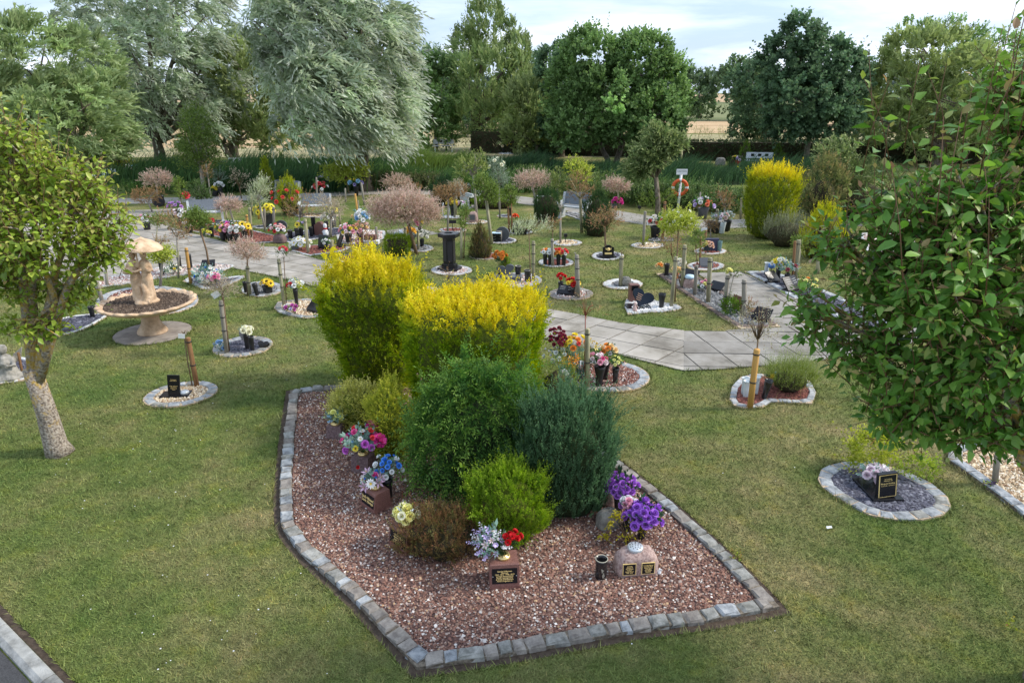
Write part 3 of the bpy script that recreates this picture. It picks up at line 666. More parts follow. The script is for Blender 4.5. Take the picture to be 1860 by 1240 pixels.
def small_tree(label, bpx, lobes, style, n=260, stem_r=.022, stem=TWIG, twigs=10, cat_='small tree', nm='small_tree', group=None, bend=(0, 0), leafy=1.0):
    base = G(*bpx); s = SM[style]; n = int(n * (1.7 if style in ('pink', 'tan', 'green', 'lime', 'dgreen', 'willowy') else 1.25)); Y = base.y
    r = thing(nm, label, cat_, base, group=group); lb = []
    for c, rr in pxlobes(lobes, Y): lb.append((tuple(Vector(c) - base), (rr[0], max(.08, (rr[0] + rr[2]) / 2), rr[2])))
    sc_ = max(.55, min(1.6, Y / 18)) if leafy >= 1 else 1.0
    k = 1 + (sc_ - 1) * .6
    Pp, D = lobe_points(lb, n, inner=.4, up=.1); Pp = Pp + rv(n) * .2 * np.mean([l[1][0] for l in lb])
    D = nrm(D * s['outw'] + np.array([0, 0, s['upd']]) + np.array(s.get('wind', (0, 0, 0))) + .35 * rv(n))
    C = pal(n, s['cols'], .2); T = pal(n, s['tip'], .15)
    Ls = s['L'] * np.exp(RN.normal(0, .25, n)); Pp = Pp - D * Ls[:, None] * .5
    V, F, Cc = shootset(Pp, D, Ls, s['nl'], s['ll'] * k, s['lw'] * k * 1.1, s['ang'], C, T, False, s.get('droop', 0), .25)
    V[:, 2] = np.maximum(V[:, 2], .01)
    ob('crown', npmesh('crown', V, F, Cc, LEAF), r)
    m = MB(); c0 = np.mean([l[0] for l in lb], 0); zb = min(l[0][2] - l[1][2] * .7 for l in lb); zb = max(zb, .15)
    top = Vector((c0[0] * .85, c0[1] * .85, zb)); md = Vector((top.x * .5 + bend[0], top.y * .5, zb * .5))
    m.tube([(0, 0, -.01), md, top], [stem_r * 1.15, stem_r, stem_r * .9], 7)
    m.ob('stem', stem, r)
    m = MB()
    for i in range(twigs):
        c, rad = random.choice(lb); d = Vector([random.gauss(0, 1) for _ in range(3)]).normalized(); d.z = abs(d.z) * .8 + .1
        e = Vector(c) + Vector((d.x * rad[0], d.y * rad[1], d.z * rad[2])) * random.uniform(.5, .92)
        m.tube([top - Vector((0, 0, .02)), top.lerp(e, .5) + Vector((0, 0, .03)), e], [stem_r * .45, stem_r * .25, stem_r * .08], 4)
    m.ob('twigs', stem, r)
    return r
def stake(label, bpx, tpx, mat=STAKE, rad=None, ties=2, cat_='stake', nm='wooden_stake', group='stakes of the young trees'):
    b_ = G(*bpx); top = P(tpx[0], tpx[1], b_.y); rad = rad or .032
    r = thing(nm, label, cat_, b_, group=group); v = top - b_; m = MB()
    m.tube([(0, 0, -.01), v * .5, v * .985, v], [rad, rad, rad, rad * .93], 10); m.ob('post', mat, r)
    for i in range(ties):
        f = (.92 if i == 0 else (.45 if i == 1 else .7)); m = MB(); pr = [(rad * 1.0, -.008), (rad * 1.22, -.008), (rad * 1.22, .008), (rad * 1.0, .008)]
        m.lathe(pr, 12, c=v * f, caps=False, axis=v); m.ob('tie', BLACKP, r)
    return r

# ------------------------------------------------------------------ flowers
HEADS = {}
def head(kind, col, s=1.0):
    key = (kind, col)
    if key in HEADS: return HEADS[key]
    r = random.Random(len(HEADS) + 3); Pp = []; D = []; Nn = []; L = []; W = []; C = []
    def pet(p, d, n_, l, w_, c): Pp.append(p); D.append(nrm(np.array(d, float))); Nn.append(nrm(np.array(n_, float))); L.append(l); W.append(w_); C.append(np.clip(np.array(c) * r.uniform(.85, 1.12), 0, 1))
    def ring(n, rad, z, elev, l, w_, c, off=0):
        for i in range(n):
            a = 2 * math.pi * (i + off) / n + r.uniform(-.1, .1); e = elev + r.uniform(-.12, .12)
            d = (math.cos(a) * math.cos(e), math.sin(a) * math.cos(e), math.sin(e)); nn_ = (-math.cos(a) * math.sin(e), -math.sin(a) * math.sin(e), math.cos(e))
            pet((rad * math.cos(a), rad * math.sin(a), z), d, nn_, l, w_, c)
    c = np.array(col)
    lt = np.clip(c * 1.25 + .06, 0, 1); dk = c * .6
    if kind == 'rose': ring(5, .06, -.18, .35, .46, .62, c); ring(5, .12, -.16, .8, .42, .52, lt, .5); ring(5, .14, -.10, 1.25, .34, .36, c, .2); ring(4, .09, -.06, 1.45, .30, .24, lt, .6); ring(3, .04, -.06, 1.5, .26, .16, dk, .1)
    elif kind == 'carn':
        for e, n_, l in ((-.1, 9, .42), (.3, 9, .45), (.7, 8, .45), (1.1, 6, .42), (1.4, 4, .4)): ring(n_, .04, 0, e, l, .26, c if e < .9 else lt, r.random())
    elif kind == 'daisy': ring(12, .08, 0, .15, .42, .2, lt); ring(9, .06, .02, .4, .32, .16, c, .5); ring(7, .0, .04, .3, .13, .12, (.85, .6, .08) if col[0] > .6 and col[2] > .4 else (.16, .07, .02))
    elif kind == 'sun': ring(15, .12, 0, .15, .42, .17, c); ring(13, .1, .02, .45, .34, .15, lt, .5); ring(10, .0, .05, .25, .17, .12, (.07, .03, .015)); ring(6, .0, .07, .4, .1, .1, (.10, .05, .02))
    elif kind == 'lily': ring(6, .03, 0, .45, .62, .24, c); ring(5, .0, .02, 1.2, .3, .04, (.8, .6, .2))
    elif kind == 'bud': ring(5, .02, -.1, 1.1, .5, .34, c); ring(4, .02, -.1, .8, .34, .3, lt, .5)
    elif kind == 'spike':
        for i in range(14): a = i * 2.4; z = -.5 + i / 14 * 1.1; pet((0, 0, z), (math.cos(a), math.sin(a), .5), (-math.cos(a), -math.sin(a), 1), .26 - .1 * i / 14, .17, c if i % 2 else lt)
    Pp, D, Nn, L, W, C = np.array(Pp, float), np.array(D), np.array(Nn), np.array(L)[:, None], np.array(W)[:, None], np.array(C); Wd = nrm(np.cross(D, Nn))
    V = np.stack([Pp, Pp + D * L * .55 + Wd * W * .5 + Nn * L * .10, Pp + D * L * .92 + Wd * W * .3 + Nn * L * .02, Pp + D * L * .92 - Wd * W * .3 + Nn * L * .02, Pp + D * L * .55 - Wd * W * .5 + Nn * L * .10], 1) if kind in ('rose', 'carn', 'bud') else np.stack([Pp, Pp + D * L * .5 + Wd * W * .5, Pp + D * L * .85 + Wd * W * .28, Pp + D * L * 1.05, Pp + D * L * .5 - Wd * W * .5], 1)
    cc_ = np.repeat(C[:, None], 5, 1); cc_[:, 0] *= .62
    if kind == 'rose': cc_[:, 2:4] = np.clip(cc_[:, 2:4] * 1.2 + .05, 0, 1)
    b_ = (np.arange(len(Pp)) * 5)[:, None]; F = np.concatenate([b_ + [0, 1, 2], b_ + [0, 2, 3], b_ + [0, 3, 4]], 0)
    HEADS[key] = npmesh('flower_head', V.reshape(-1, 3), F, cc_.reshape(-1, 3), PETAL); return HEADS[key]
RED = (.62, .015, .02); MAG = (.62, .05, .26); PNK = (.78, .34, .44); LPK = (.82, .62, .66); WHT = (.80, .80, .78); CRM = (.84, .78, .55); YEL = (.86, .62, .04); LYE = (.86, .76, .28)
ORG = (.82, .28, .03); PUR = (.22, .06, .42); LIL = (.55, .45, .74); BLU = (.03, .22, .66); LBL = (.30, .52, .70); MAR = (.24, .02, .05); SUNF = (.88, .56, .02); PEA = (.85, .52, .26)
GRN = ((.04, .11, .03), (.09, .19, .05)); BGR = ((.16, .30, .24), (.30, .44, .38)); YGR = ((.30, .36, .05), (.42, .44, .10)); DGR = ((.02, .06, .03), (.05, .11, .05))
def bouquet(label, c, R_, heads, leaves=22, lcols=GRN, hs=.05, up=1.0, flat_=.7, stem_to=None, cat_='flowers', nm='flower_bouquet', group=None, lean=(0, 0, 0), lsize=1.0):
    """heads: [(kind, colour, number, [size])]  c: centre of the flower mass (world)  stem_to: where the stems meet"""
    c = Vector(c); foot = Vector(stem_to) if stem_to is not None else c - Vector((0, 0, R_ * 1.3))
    r = thing(nm, label, cat_, foot, group=group); cl = c - foot; tot = sum(h[2] for h in heads); i = 0; order = []
    for h in heads: order += [h] * h[2]
    random.shuffle(order); m = MB(); ga = 2.399963; ph = random.uniform(0, 6)
    for i, h in enumerate(order):
        t = (i + .5) / tot; z = 1 - t * (1 + .25 * up); rr = math.sqrt(max(0, 1 - min(1, z * z))); a = i * ga + ph
        d = Vector((rr * math.cos(a), rr * math.sin(a), z * flat_)); p = cl + d * R_ * random.uniform(.66, 1.12); s = (h[3] if len(h) > 3 else hs) * random.uniform(.85, 1.15)
        dd = (Vector((d.x, d.y, d.z + .45)) + Vector((0, -.35, 0)) + Vector(lean) * .3).normalized()
        o = ob('flower_head', head(h[0], h[1]), r, p, scale=(s * 1.5,) * 3); o.rotation_euler = (dd.to_track_quat('Z', 'Y') @ Vector((0, 0, 1)).rotation_difference(Vector((0, 0, 1)))).to_euler()
        m.tube([(0, 0, 0), p * .6 + Vector((0, 0, .01)), p], [.0022, .002, .0018], 3)
    m.ob('stems', flat('flower_stem_green', (.05, .12, .04), .7), r)
    n = leaves
    if n:
        dl = nrm(rv(n)); dl[:, 2] = np.abs(dl[:, 2]) * .8 - .15; st_ = np.array(cl) * RN.uniform(.35, .8, n)[:, None] + dl * R_ * .25
        V, F, C = shootset(st_, nrm(dl + np.array(cl) / max(.02, cl.length) * .6), np.full(n, R_ * .95 * lsize), 5, R_ * .42 * lsize, R_ * .2 * lsize, .6, pal(n, lcols, .2), None, True)
        V[:, 2] = np.maximum(V[:, 2], -foot.z + .005)
        ob('leaves', npmesh('leaves', V, F, C, LEAF), r)
    return r
def vase(label, bpx, h=.2, r0=.035, r1=.055, mat=BLACKP, rim=None, cat_='flower vase', nm='flower_vase', flare=False, group='grave vases', loc=None, tilt=None, square=False):
    b_ = G(*bpx) if loc is None else Vector(loc); b_ = Vector((b_.x, b_.y, max(b_.z, .012)))
    r = thing(nm, label, cat_, b_, group=group); m = MB(); n = 4 if square else 18
    pr = [(r0 * .96, 0), (r0, .004), (r0 + (r1 - r0) * .45, h * .6), (r1 * (.86 if flare else 1), h * .9), (r1 * (1.12 if flare else 1), h), (r1 * (1.05 if flare else .9), h), (r1 * .8, h * .88), (r0 * .8, h * .2)]
    m.lathe(pr, n, smooth=not square); m.ob('body', mat, r)
    m = MB(); rr = r1 * (1.14 if flare else 1.03); m.lathe([(rr * .93, h - .001), (rr, h - .002), (rr * 1.02, h + .005), (rr * .93, h + .006), (rr * .93, h - .001)], n, caps=False, smooth=not square); m.ob('rim', rim or mat, r)
    if tilt: r.rotation_euler = tilt
    r['top'] = 0; return r, b_ + Vector((0, 0, h))
def text(body, size, parent, loc, rot, mat, ext=.0006, sx=1.0, name='lettering', sp=1.0):
    cu = bpy.data.curves.new('t', 'FONT'); cu.body = body; cu.size = size; cu.align_x = 'CENTER'; cu.align_y = 'CENTER'; cu.extrude = ext; cu.resolution_u = 2; cu.space_line = sp; cu.offset = size * .012
    t_ = bpy.data.objects.new('t', cu); sc.collection.objects.link(t_); dg = bpy.context.evaluated_depsgraph_get(); me = bpy.data.meshes.new_from_object(t_.evaluated_get(dg)); bpy.data.objects.remove(t_); me.materials.clear(); me.materials.append(mat)
    o = ob(name, me, parent, loc, rot, (sx, 1, 1)); return o
# ------------------------------------------------------------------ plots (memorial beds) in the lawn
bed = plot('large kite-shaped raised bed of red and white gravel edged with grey setts', gp([(527, 712), (570, 706), (620, 704), (760, 672), (900, 664), (985, 690), (1045, 755), (1105, 828), (1165, 873), (1230, 926), (1285, 975), (1335, 1022), (1380, 1068), (1417, 1108), (1280, 1134), (1150, 1152), (1040, 1172), (900, 1198), (757, 1219), (722, 1180), (690, 1146), (640, 1092), (590, 1048), (545, 1008), (511, 962), (507, 905), (511, 850), (516, 790)]),
           'bigred', 'bluemix', ew=.135, el=.15, h=.062, dens=5000, size=.0175, mort=MORTG, nm='raised_bed', cat_='gravel bed')
soil_rim = offset_in(ccw(gp([(527, 712), (570, 706), (620, 704), (760, 672), (900, 664), (985, 690), (1045, 755), (1105, 828), (1165, 873), (1230, 926), (1285, 975), (1335, 1022), (1380, 1068), (1417, 1108), (1280, 1134), (1150, 1152), (1040, 1172), (900, 1198), (757, 1219), (722, 1180), (690, 1146), (640, 1092), (590, 1048), (545, 1008), (511, 962), (507, 905), (511, 850), (516, 790)])), -.065)
NOGRASS.append(soil_rim); sheet('soil_edge', soil_rim, .004, SOILE, kind='structure')
plot('oval slate bed edged with blue-grey setts, right foreground', gp([(1484, 872), (1490, 855), (1510, 845), (1545, 838), (1590, 842), (1640, 855), (1690, 878), (1722, 905), (1728, 922), (1714, 938), (1675, 946), (1625, 946), (1580, 938), (1545, 920), (1510, 900), (1492, 886)]), 'slate', 'blue', ew=.15, el=.17, h=.03, dens=6500, size=.03)
plot('round red gravel bed with stone edging, holding the mixed bouquets behind the dark bush', ell(1098, 684, 83, 29, .06), 'red', 'blue', ew=.16, el=.17, dens=4200, size=.022)
plot('small oval tan gravel bed with black headstone, left foreground lawn', ell(328, 718, 70, 21, -.17), 'tan', 'blue', ew=.14, el=.16, dens=4000, size=.024)
plot('oval slate bed with white roses, right of the fountain', ell(441, 631, 56, 18, -.13), 'slate', 'blue', ew=.16, el=.17, dens=3000, size=.035)
plot('two-lobed bed of tan gravel beside the golden conifer', gp([(497, 561), (505, 549), (535, 546), (560, 543), (592, 548), (600, 562), (590, 577), (555, 580), (528, 575), (508, 570)]), 'tan', 'blue', ew=.14, el=.2, dens=2600, size=.03)
plot('round dark gravel bed with the sunflower pot', ell(476, 526, 39, 14, -.04), 'grey', 'blue', ew=.14, el=.18, dens=2200, size=.03)
plot('heart-shaped slate bed with a long pointed white edge near the fountain', gp([(331, 512), (345, 504), (375, 502), (408, 506), (444, 501), (446, 505), (415, 519), (395, 526), (368, 527), (352, 519)]), 'slate', 'pale', ew=.13, el=.22, dens=2200, size=.035)
plot('slate bed with thin white edging left of the fountain', gp([(70, 602), (82, 588), (120, 577), (165, 571), (203, 570), (180, 586), (150, 601), (115, 611), (85, 611)]), 'slate', 'white', ew=.07, el=.3, dens=2600, size=.04)
plot('slate bed with white edging at the left picture edge', gp([(-60, 668), (-10, 652), (40, 650), (80, 660), (84, 678), (55, 690), (0, 699), (-60, 705)]), 'slate', 'white', ew=.08, el=.3, dens=2600, size=.04)
plot('round red gravel bed lying behind the fountain basin', ell(268, 548, 94, 27, -.03), 'red', 'pale', ew=.2, el=.22, dens=1200, size=.03)
plot('strip bed of slate, red and tan gravel along the path left of the stakes', gp([(150, 528), (165, 508), (230, 500), (300, 484), (345, 483), (385, 478), (430, 484), (410, 492), (350, 499), (300, 505), (240, 516), (180, 524)]), 'mixed', 'pale', ew=.08, el=.3, dens=1600, size=.035)
plot('light gravel ring round the black memorial column', ell(820, 492, 38, 9.5), 'mixed', 'pale', ew=.12, el=.2, dens=1500, size=.035)
plot('oval white and red gravel bed with grey heart stone', ell(938, 510, 47, 13.5), 'mixed', 'pale', ew=.18, el=.22, dens=1500, size=.04)
plot('oval pinkish-edged bed with black book stone and red flowers', ell(1037, 535, 41, 11.5), 'mixed', 'pink', ew=.15, el=.16, dens=1300, size=.035)
plot('small bed with four black vases of red, orange and white flowers', ell(1010, 478, 33, 8.5), 'plainred', 'pale', ew=.13, el=.2, dens=1200, size=.035)
plot('slate circle with wide pale edging and one stone ball', ell(1131, 517, 37, 10), 'grey', 'white', ew=.2, el=.22, dens=1200, size=.04)
plot('heart-shaped white gravel bed edged with pale setts', gp([(1133, 556), (1137, 544), (1165, 540), (1200, 550), (1232, 555), (1240, 561), (1225, 566), (1180, 569), (1140, 573)]), 'white', 'pale', ew=.15, el=.13, dens=1500, size=.04)
plot('small slate bed with gabled black headstone', ell(1104, 466, 30, 8), 'slate', 'pale', ew=.12, el=.2, dens=900, size=.04)
plot('long triangular bed of stakes between lawn and side path', gp([(1190, 498), (1261, 499.5), (1306, 528), (1365, 563), (1418, 595), (1345, 599), (1300, 572), (1240, 533)]), 'grey', 'brick', ew=.12, el=.3, h=.05, dens=900, size=.045)
plot('long slate and pink bed right of the side path', gp([(1350, 494.5), (1400, 495), (1445, 507), (1500, 530), (1600, 575), (1640, 600), (1575, 602), (1500, 570), (1450, 549), (1400, 520)]), 'slate', 'pale', ew=.16, el=.35, h=.05, dens=900, size=.05)
plot('oval bed with smooth kerb and dark book stone beyond the side path', ell(1282, 484, 35, 8.5), 'plainred', 'kerb', ew=.14, el=.4, h=.03, dens=900, size=.04)
plot('small red gravel bed with green vase beyond the side path', ell(1290, 457, 30, 6.5), 'plainred', 'kerb', ew=.13, el=.4, h=.03, dens=700, size=.05)
plot('tan gravel circle round the bare stump stake', ell(1177, 447, 32, 5.5), 'tan', 'pale', ew=.1, el=.3, dens=700, size=.05)
plot('tan gravel circle with a small black solar light', ell(1030, 442, 28, 6), 'tan', 'pale', ew=.13, el=.3, dens=700, size=.05)
plot('slate circle with leaning round stone', ell(912, 438, 27, 6), 'slate', 'pale', ew=.1, el=.3, dens=700, size=.05)
plot('slate circle with black planter, beyond the slate circle', ell(945, 422, 24, 5), 'slate', 'pale', ew=.1, el=.3, dens=600, size=.05)
plot('red gravel bed with a small black sign on a stalk', ell(822, 419, 26, 4.5), 'plainred', 'pale', ew=.13, el=.3, dens=500, size=.05)
plot('tan gravel bed with pinkish boulder plaque', ell(862, 404, 25, 4.2), 'tan', 'pale', ew=.1, el=.3, dens=500, size=.05)
plot('pale bed of yellow and purple flowers and white ribbons', ell(820, 395, 20, 3), 'white', 'white', ew=.12, el=.3, dens=400, size=.05)
plot('grey bed edge below the red-leaved tree by the strip footpath', ell(922, 393, 20, 3), 'slate', 'pale', ew=.1, el=.3, dens=400, size=.05)
plot('red gravel bed of the bouquet row beside the path', gp([(338, 413), (375, 407), (420, 412), (470, 422), (512, 432), (505, 440), (450, 444), (395, 432), (345, 420)]), 'plainred', 'pale', ew=.08, el=.4, dens=700, size=.05)
plot('slate bed of black vases on the far side of the path', gp([(508, 437), (520, 424), (600, 414), (650, 418), (620, 428), (560, 438), (525, 442)]), 'slate', 'pale', ew=.08, el=.4, dens=600, size=.05)
plot('slate and red bed of the white bouquet at the path fork', gp([(528, 457), (540, 448), (600, 445), (640, 450), (622, 458), (560, 466)]), 'plainred', 'pale', ew=.1, el=.4, dens=900, size=.045)
plot('stone-edged bed of mixed flowers in front of the pink tree', gp([(610, 428), (650, 418), (700, 420), (700, 436), (650, 446), (615, 442)]), 'mixed', 'pale', ew=.1, el=.3, dens=700, size=.05)
plot('grey-edged bed under the pink tree beside the clipped cube', ell(762, 452, 26, 7), 'grey', 'pale', ew=.12, el=.3, dens=800, size=.045)
plot('white bed under the grey bench', ell(398, 405, 52, 4), 'slate', 'white', ew=.1, el=.4, dens=400, size=.05)
plot('white bed of the sunflower planter', ell(490, 413, 34, 4), 'slate', 'white', ew=.1, el=.4, dens=400, size=.05)
plot('tan bed behind the red photinia', ell(575, 392, 40, 4), 'tan', 'pale', ew=.1, el=.4, dens=300, size=.06)
plot('white bed of the upright grey bench', ell(855, 376, 18, 2.5), 'white', 'white', ew=.1, el=.4, dens=300, size=.06)
plot('grey bed under the bench beside the dark dome bush', gp([(1018, 388), (1035, 384), (1075, 396), (1060, 402)]), 'grey', 'pale', ew=.1, el=.4, dens=300, size=.06)
plot('red gravel bed with photinia shoots in front of the cypress', ell(655, 472, 45, 10), 'plainred', 'pale', ew=.1, el=.3, dens=800, size=.045)
plot('red bed of the conical bush behind the column', ell(880, 466, 28, 7), 'plainred', 'pink', ew=.1, el=.2, dens=700, size=.045)
plot('red gravel bed with lavender and pale vases', gp([(1324, 727), (1328, 705), (1345, 686), (1375, 680), (1420, 684), (1470, 692), (1483, 715), (1475, 735), (1440, 733), (1400, 731), (1385, 741), (1350, 743), (1332, 738)]), 'plainred', 'pale', ew=.10, el=.16, dens=3800, size=.022)
plot('tan gravel strip with slab edging at the right picture edge', gp([(1719, 838), (1760, 866), (1812, 904), (1862, 944), (1960, 1020), (2080, 980), (1980, 880), (1860, 812), (1770, 800), (1722, 815)]), 'tan', 'blue', ew=.15, el=.26, h=.06, dens=2600, size=.026, mort=MORTG)
plot('pale shingle patch with white stones behind the right pear tree', gp([(1560, 425), (1640, 420), (1700, 440), (1640, 470), (1575, 462)]), 'mixed', 'pale', ew=.1, el=.3, dens=500, size=.06)

# ------------------------------------------------------------------ trees beyond the pond
TG = 'trees round the pond'
def T(label, bx, by, lobes, st, n, Y=None, **k):
    b_ = G(bx, by) if Y is None else Vector((P(bx, by, Y).x, Y, 0))
    return tree(label, tuple(b_), pxlobes(lobes, b_.y), ST[st], n, group=TG, **k)
T('olive-green willow mass at the far left, in front of the silver willow', 95, 330, [(60, 110, 80, 75), (150, 125, 62, 62, 1), (25, 200, 95, 75, -1), (120, 215, 85, 70, -1.5), (188, 190, 48, 50), (50, 285, 100, 45), (165, 265, 60, 45), (-70, 150, 100, 110), (215, 255, 32, 30, 1), (120, 300, 60, 22)], 'willow', 6000, trunk_r=.3)
T('second silver willow from the left, whose top leaves the picture', 292, 300, [(265, -30, 115, 62), (205, 45, 72, 72, 1), (335, 35, 85, 72), (262, 110, 110, 70, -1), (372, 118, 62, 68), (205, 165, 62, 55), (305, 190, 98, 45, -1), (395, 190, 45, 58), (330, 245, 45, 26, 1), (225, 225, 50, 34, 2), (130, 60, 40, 70, 3)], 'silver', 6800, trunk_r=.35, multi=1)
T('yellow-green tree with several stems between the two silver willows', 435, 297, [(448, 150, 60, 68), (420, 232, 42, 42), (478, 210, 38, 58), (500, 250, 36, 30, 2), (470, 110, 50, 40, 3)], 'olive', 2100, trunk_r=.28, multi=4)
T('largest silver willow, leaning right with wind-combed leaves, left of centre', 664, 346, [(550, -50, 110, 85), (660, -20, 85, 80), (562, 70, 92, 82, -1), (655, 75, 85, 80, -1), (520, 140, 58, 70), (602, 170, 98, 78, -2), (690, 135, 54, 72), (680, 205, 68, 54, -1), (560, 228, 80, 38, -1), (635, 238, 84, 32, -2), (705, 235, 40, 32), (480, 60, 40, 60), (715, 180, 32, 54)], 'silver', 7600, trunk_r=.32)
T('slim mid-green tree behind the far bench', 792, 274, [(800, 180, 33, 72), (795, 232, 38, 42), (776, 150, 22, 42)], 'green', 1500, trunk_r=.16)
T('tall flame-shaped wind-blown tree at the centre of the far tree line', 862, 272, [(882, 58, 40, 52), (846, 112, 30, 58), (938, 100, 32, 48), (892, 150, 74, 62, -1), (950, 190, 48, 58), (868, 215, 50, 45, -1), (982, 175, 22, 48)], 'flame', 3600, trunk_r=.3)
T('paler feathery tree in front of the dark grove', 975, 285, [(962, 200, 42, 50), (955, 250, 44, 26)], 'olive', 1200, trunk_r=.12)
T('front tree of the dark green grove right of centre, on a forked trunk', 1115, 300, [(1072, 112, 55, 50), (1040, 170, 50, 60), (1100, 182, 60, 70, -1), (1060, 232, 62, 42, -1), (1135, 235, 50, 40, -1)], 'green', 3400, trunk_r=.25, multi=2)
T('right-hand tree of the dark green grove, beside the field gap', 1166, 301, [(1162, 120, 58, 52), (1202, 160, 44, 60), (1185, 215, 56, 46, -1), (1226, 195, 24, 50)], 'green', 2600, trunk_r=.24)
T('rear tree of the dark green grove, left of its group', 1020, 285, [(1010, 140, 36, 55), (1030, 200, 30, 60), (1000, 235, 30, 35)], 'dark', 1500, trunk_r=.2)
T('dark green background tree left of the flame-shaped tree', 815, 262, [(782, 132, 48, 40), (830, 160, 35, 60), (822, 215, 40, 45)], 'dark', 1600, Y=70, trunk_r=.25)
T('dark background tree between the flame-shaped tree and the grove', 930, 262, [(985, 120, 42, 30), (960, 150, 60, 50), (925, 215, 60, 50)], 'dark', 1600, Y=72, trunk_r=.25)
T('tall alder with a straight bare trunk in front of the clipped hedge', 1462, 304, [(1452, 72, 36, 34), (1432, 118, 58, 40), (1500, 118, 58, 42), (1462, 178, 82, 44, -1), (1540, 160, 32, 58), (1502, 222, 58, 28, -1), (1438, 226, 46, 22, -1)], 'dark', 3600, trunk_r=.17)
T('low spreading dark tree behind the hedge, left of the alder', 1394, 262, [(1382, 195, 46, 45), (1368, 150, 46, 36), (1400, 235, 46, 22), (1352, 236, 28, 16)], 'dark', 1800, Y=56, trunk_r=.22)
T('big yellow-green willow on the right, behind the right pear tree', 1700, 302, [(1682, 115, 90, 55), (1640, 165, 68, 55), (1745, 175, 88, 75), (1612, 228, 55, 45), (1722, 250, 90, 45), (1835, 200, 70, 75)], 'olive', 4200, trunk_r=.3)
T('darker tree topping the right-hand willow', 1730, 262, [(1665, 62, 48, 24), (1740, 68, 60, 28), (1800, 100, 60, 40), (1850, 130, 60, 50), (1740, 160, 80, 70), (1820, 220, 80, 60)], 'green', 2600, Y=62, trunk_r=.3)
T('dark tree closing the view right of the alder', 1585, 262, [(1580, 215, 40, 50), (1560, 240, 40, 30)], 'dark', 800, Y=60, trunk_r=.2)
def F_(label, px, Y, lobes, n, st='far'):
    b_ = P(px, 300, Y); return tree(label, (b_.x, Y, 0), pxlobes(lobes, Y), ST[st], n, group='distant trees', trunk_r=.4)
F_('hazy distant tree left of the field gap', 1262, 120, [(1262, 158, 34, 34), (1240, 175, 30, 38), (1290, 172, 20, 26)], 500)
F_('distant tree right of the field gap, behind the spreading dark tree', 1350, 110, [(1345, 148, 38, 34), (1380, 170, 40, 38)], 500)
F_('distant rounded tree seen between the two silver willows', 445, 150, [(430, 112, 60, 28), (490, 125, 50, 34)], 500)
for i, (px, w_, ht) in enumerate([(70, 150, 60), (200, 150, 50), (330, 160, 45), (620, 170, 60), (740, 130, 45), (860, 150, 50), (1000, 150, 50), (1130, 130, 45), (1530, 150, 40), (1700, 180, 50), (1900, 200, 60), (-120, 200, 60)]):
    b_ = P(px, 300, 95)
    tree(['broad distant tree behind the tree line, %s' % q for q in ('beyond the left willow mass', 'beyond the left pear tree', 'above the left stubble field', 'beyond the largest silver willow', 'right of the largest silver willow', 'beyond the flame-shaped tree', 'beyond the feathery tree', 'beyond the dark grove', 'right of the alder', 'beyond the right willow', 'beyond the right pear tree', 'beyond the left picture edge')][i], (b_.x, 95, 0),
         pxlobes([(px, 200, w_ * .5, 26), (px - w_ * .3, 190, w_ * .3, 30), (px + w_ * .3, 190, w_ * .3, 30)], 95), ST['far'], 420, group='distant trees', trunk_r=.4)
# distant woods and hedgerows: nobody could count them
def mass(name, x0, x1, y0, y1, z, n, L, ll, lw, cols, mat=LEAF, up=.5, hs=.35):
    x = RN.uniform(x0, x1, n); y = RN.uniform(y0, y1, n); zt = z * (1 + hs * (np.sin(x * .05 * 60 / max(20, abs(x1 - x0)) * 6) * .4 + np.sin(x * .31 + 1) * .3 + RN.normal(0, .12, n)))
    zz_ = zt * RN.random(n) ** .6; D = nrm(rv(n) * .5 + np.array([0, -.3, up])); Vv, Ff, Cc = shootset(np.stack([x, y, zz_], 1), D, np.full(n, L), 6, ll, lw, .8, pal(n, cols), None, False)
    Vv[:, 2] = np.maximum(Vv[:, 2], .01); return ob(name, npmesh(name, Vv, Ff, Cc, mat), kind='stuff')
mass('distant_wood', -420, 420, 268, 285, 9, 4000, 3.2, 2.0, 1.3, ((.07, .10, .075), (.11, .15, .11)))
mass('field_hedgerow', -110, 120, 108, 111, 1.7, 2500, .8, .45, .3, ((.06, .10, .03), (.10, .15, .05)))
mass('meadow_grasses', -70, 110, 50, 73, .5, 3500, .5, .5, .05, ((.30, .28, .14), (.40, .36, .20)), up=1.4)

# clipped hedges behind the far lawn
def hedge(label, a, b_, h, wd, n=3200):
    n = int(n * .6)
    a = Vector(a); b_ = Vector(b_); c = (a + b_) / 2; L_ = (b_ - a).length; rz = math.atan2((b_ - a).y, (b_ - a).x)
    r = thing('hedge', label, 'hedge', (c.x, c.y, 0), rz, 'clipped hedges beyond the pond'); f = RN.random(n) * (2 * h + wd)
    x = RN.uniform(-L_ / 2, L_ / 2, n); y = np.where(f < h, -wd / 2, np.where(f < 2 * h, wd / 2, f - 2 * h - wd / 2)); z = np.where(f < h, f, np.where(f < 2 * h, f - h, h))
    Nn = np.stack([np.zeros(n), np.where(f < h, -1, np.where(f < 2 * h, 1, 0)), np.where(f < 2 * h, .2, 1)], 1)
    V_, F2, C_ = shootset(np.stack([x, y, z], 1), nrm(Nn + .5 * rv(n)), np.full(n, .16), 6, .09, .065, .8, pal(n, ((.025, .045, .018), (.05, .08, .03))), None, False); V_[:, 2] = np.maximum(V_[:, 2], .01)
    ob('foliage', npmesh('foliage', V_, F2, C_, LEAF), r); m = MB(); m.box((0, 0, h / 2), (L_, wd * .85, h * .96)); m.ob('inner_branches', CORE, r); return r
hedge('long clipped dark hedge behind the right-hand far bench', P(1240, 294, 46), P(1500, 296, 45), 1.15, .8)
hedge('clipped dark hedge in the shade behind the grove trunks', P(860, 280, 52), P(1236, 290, 47), 1.5, .8, 3600)
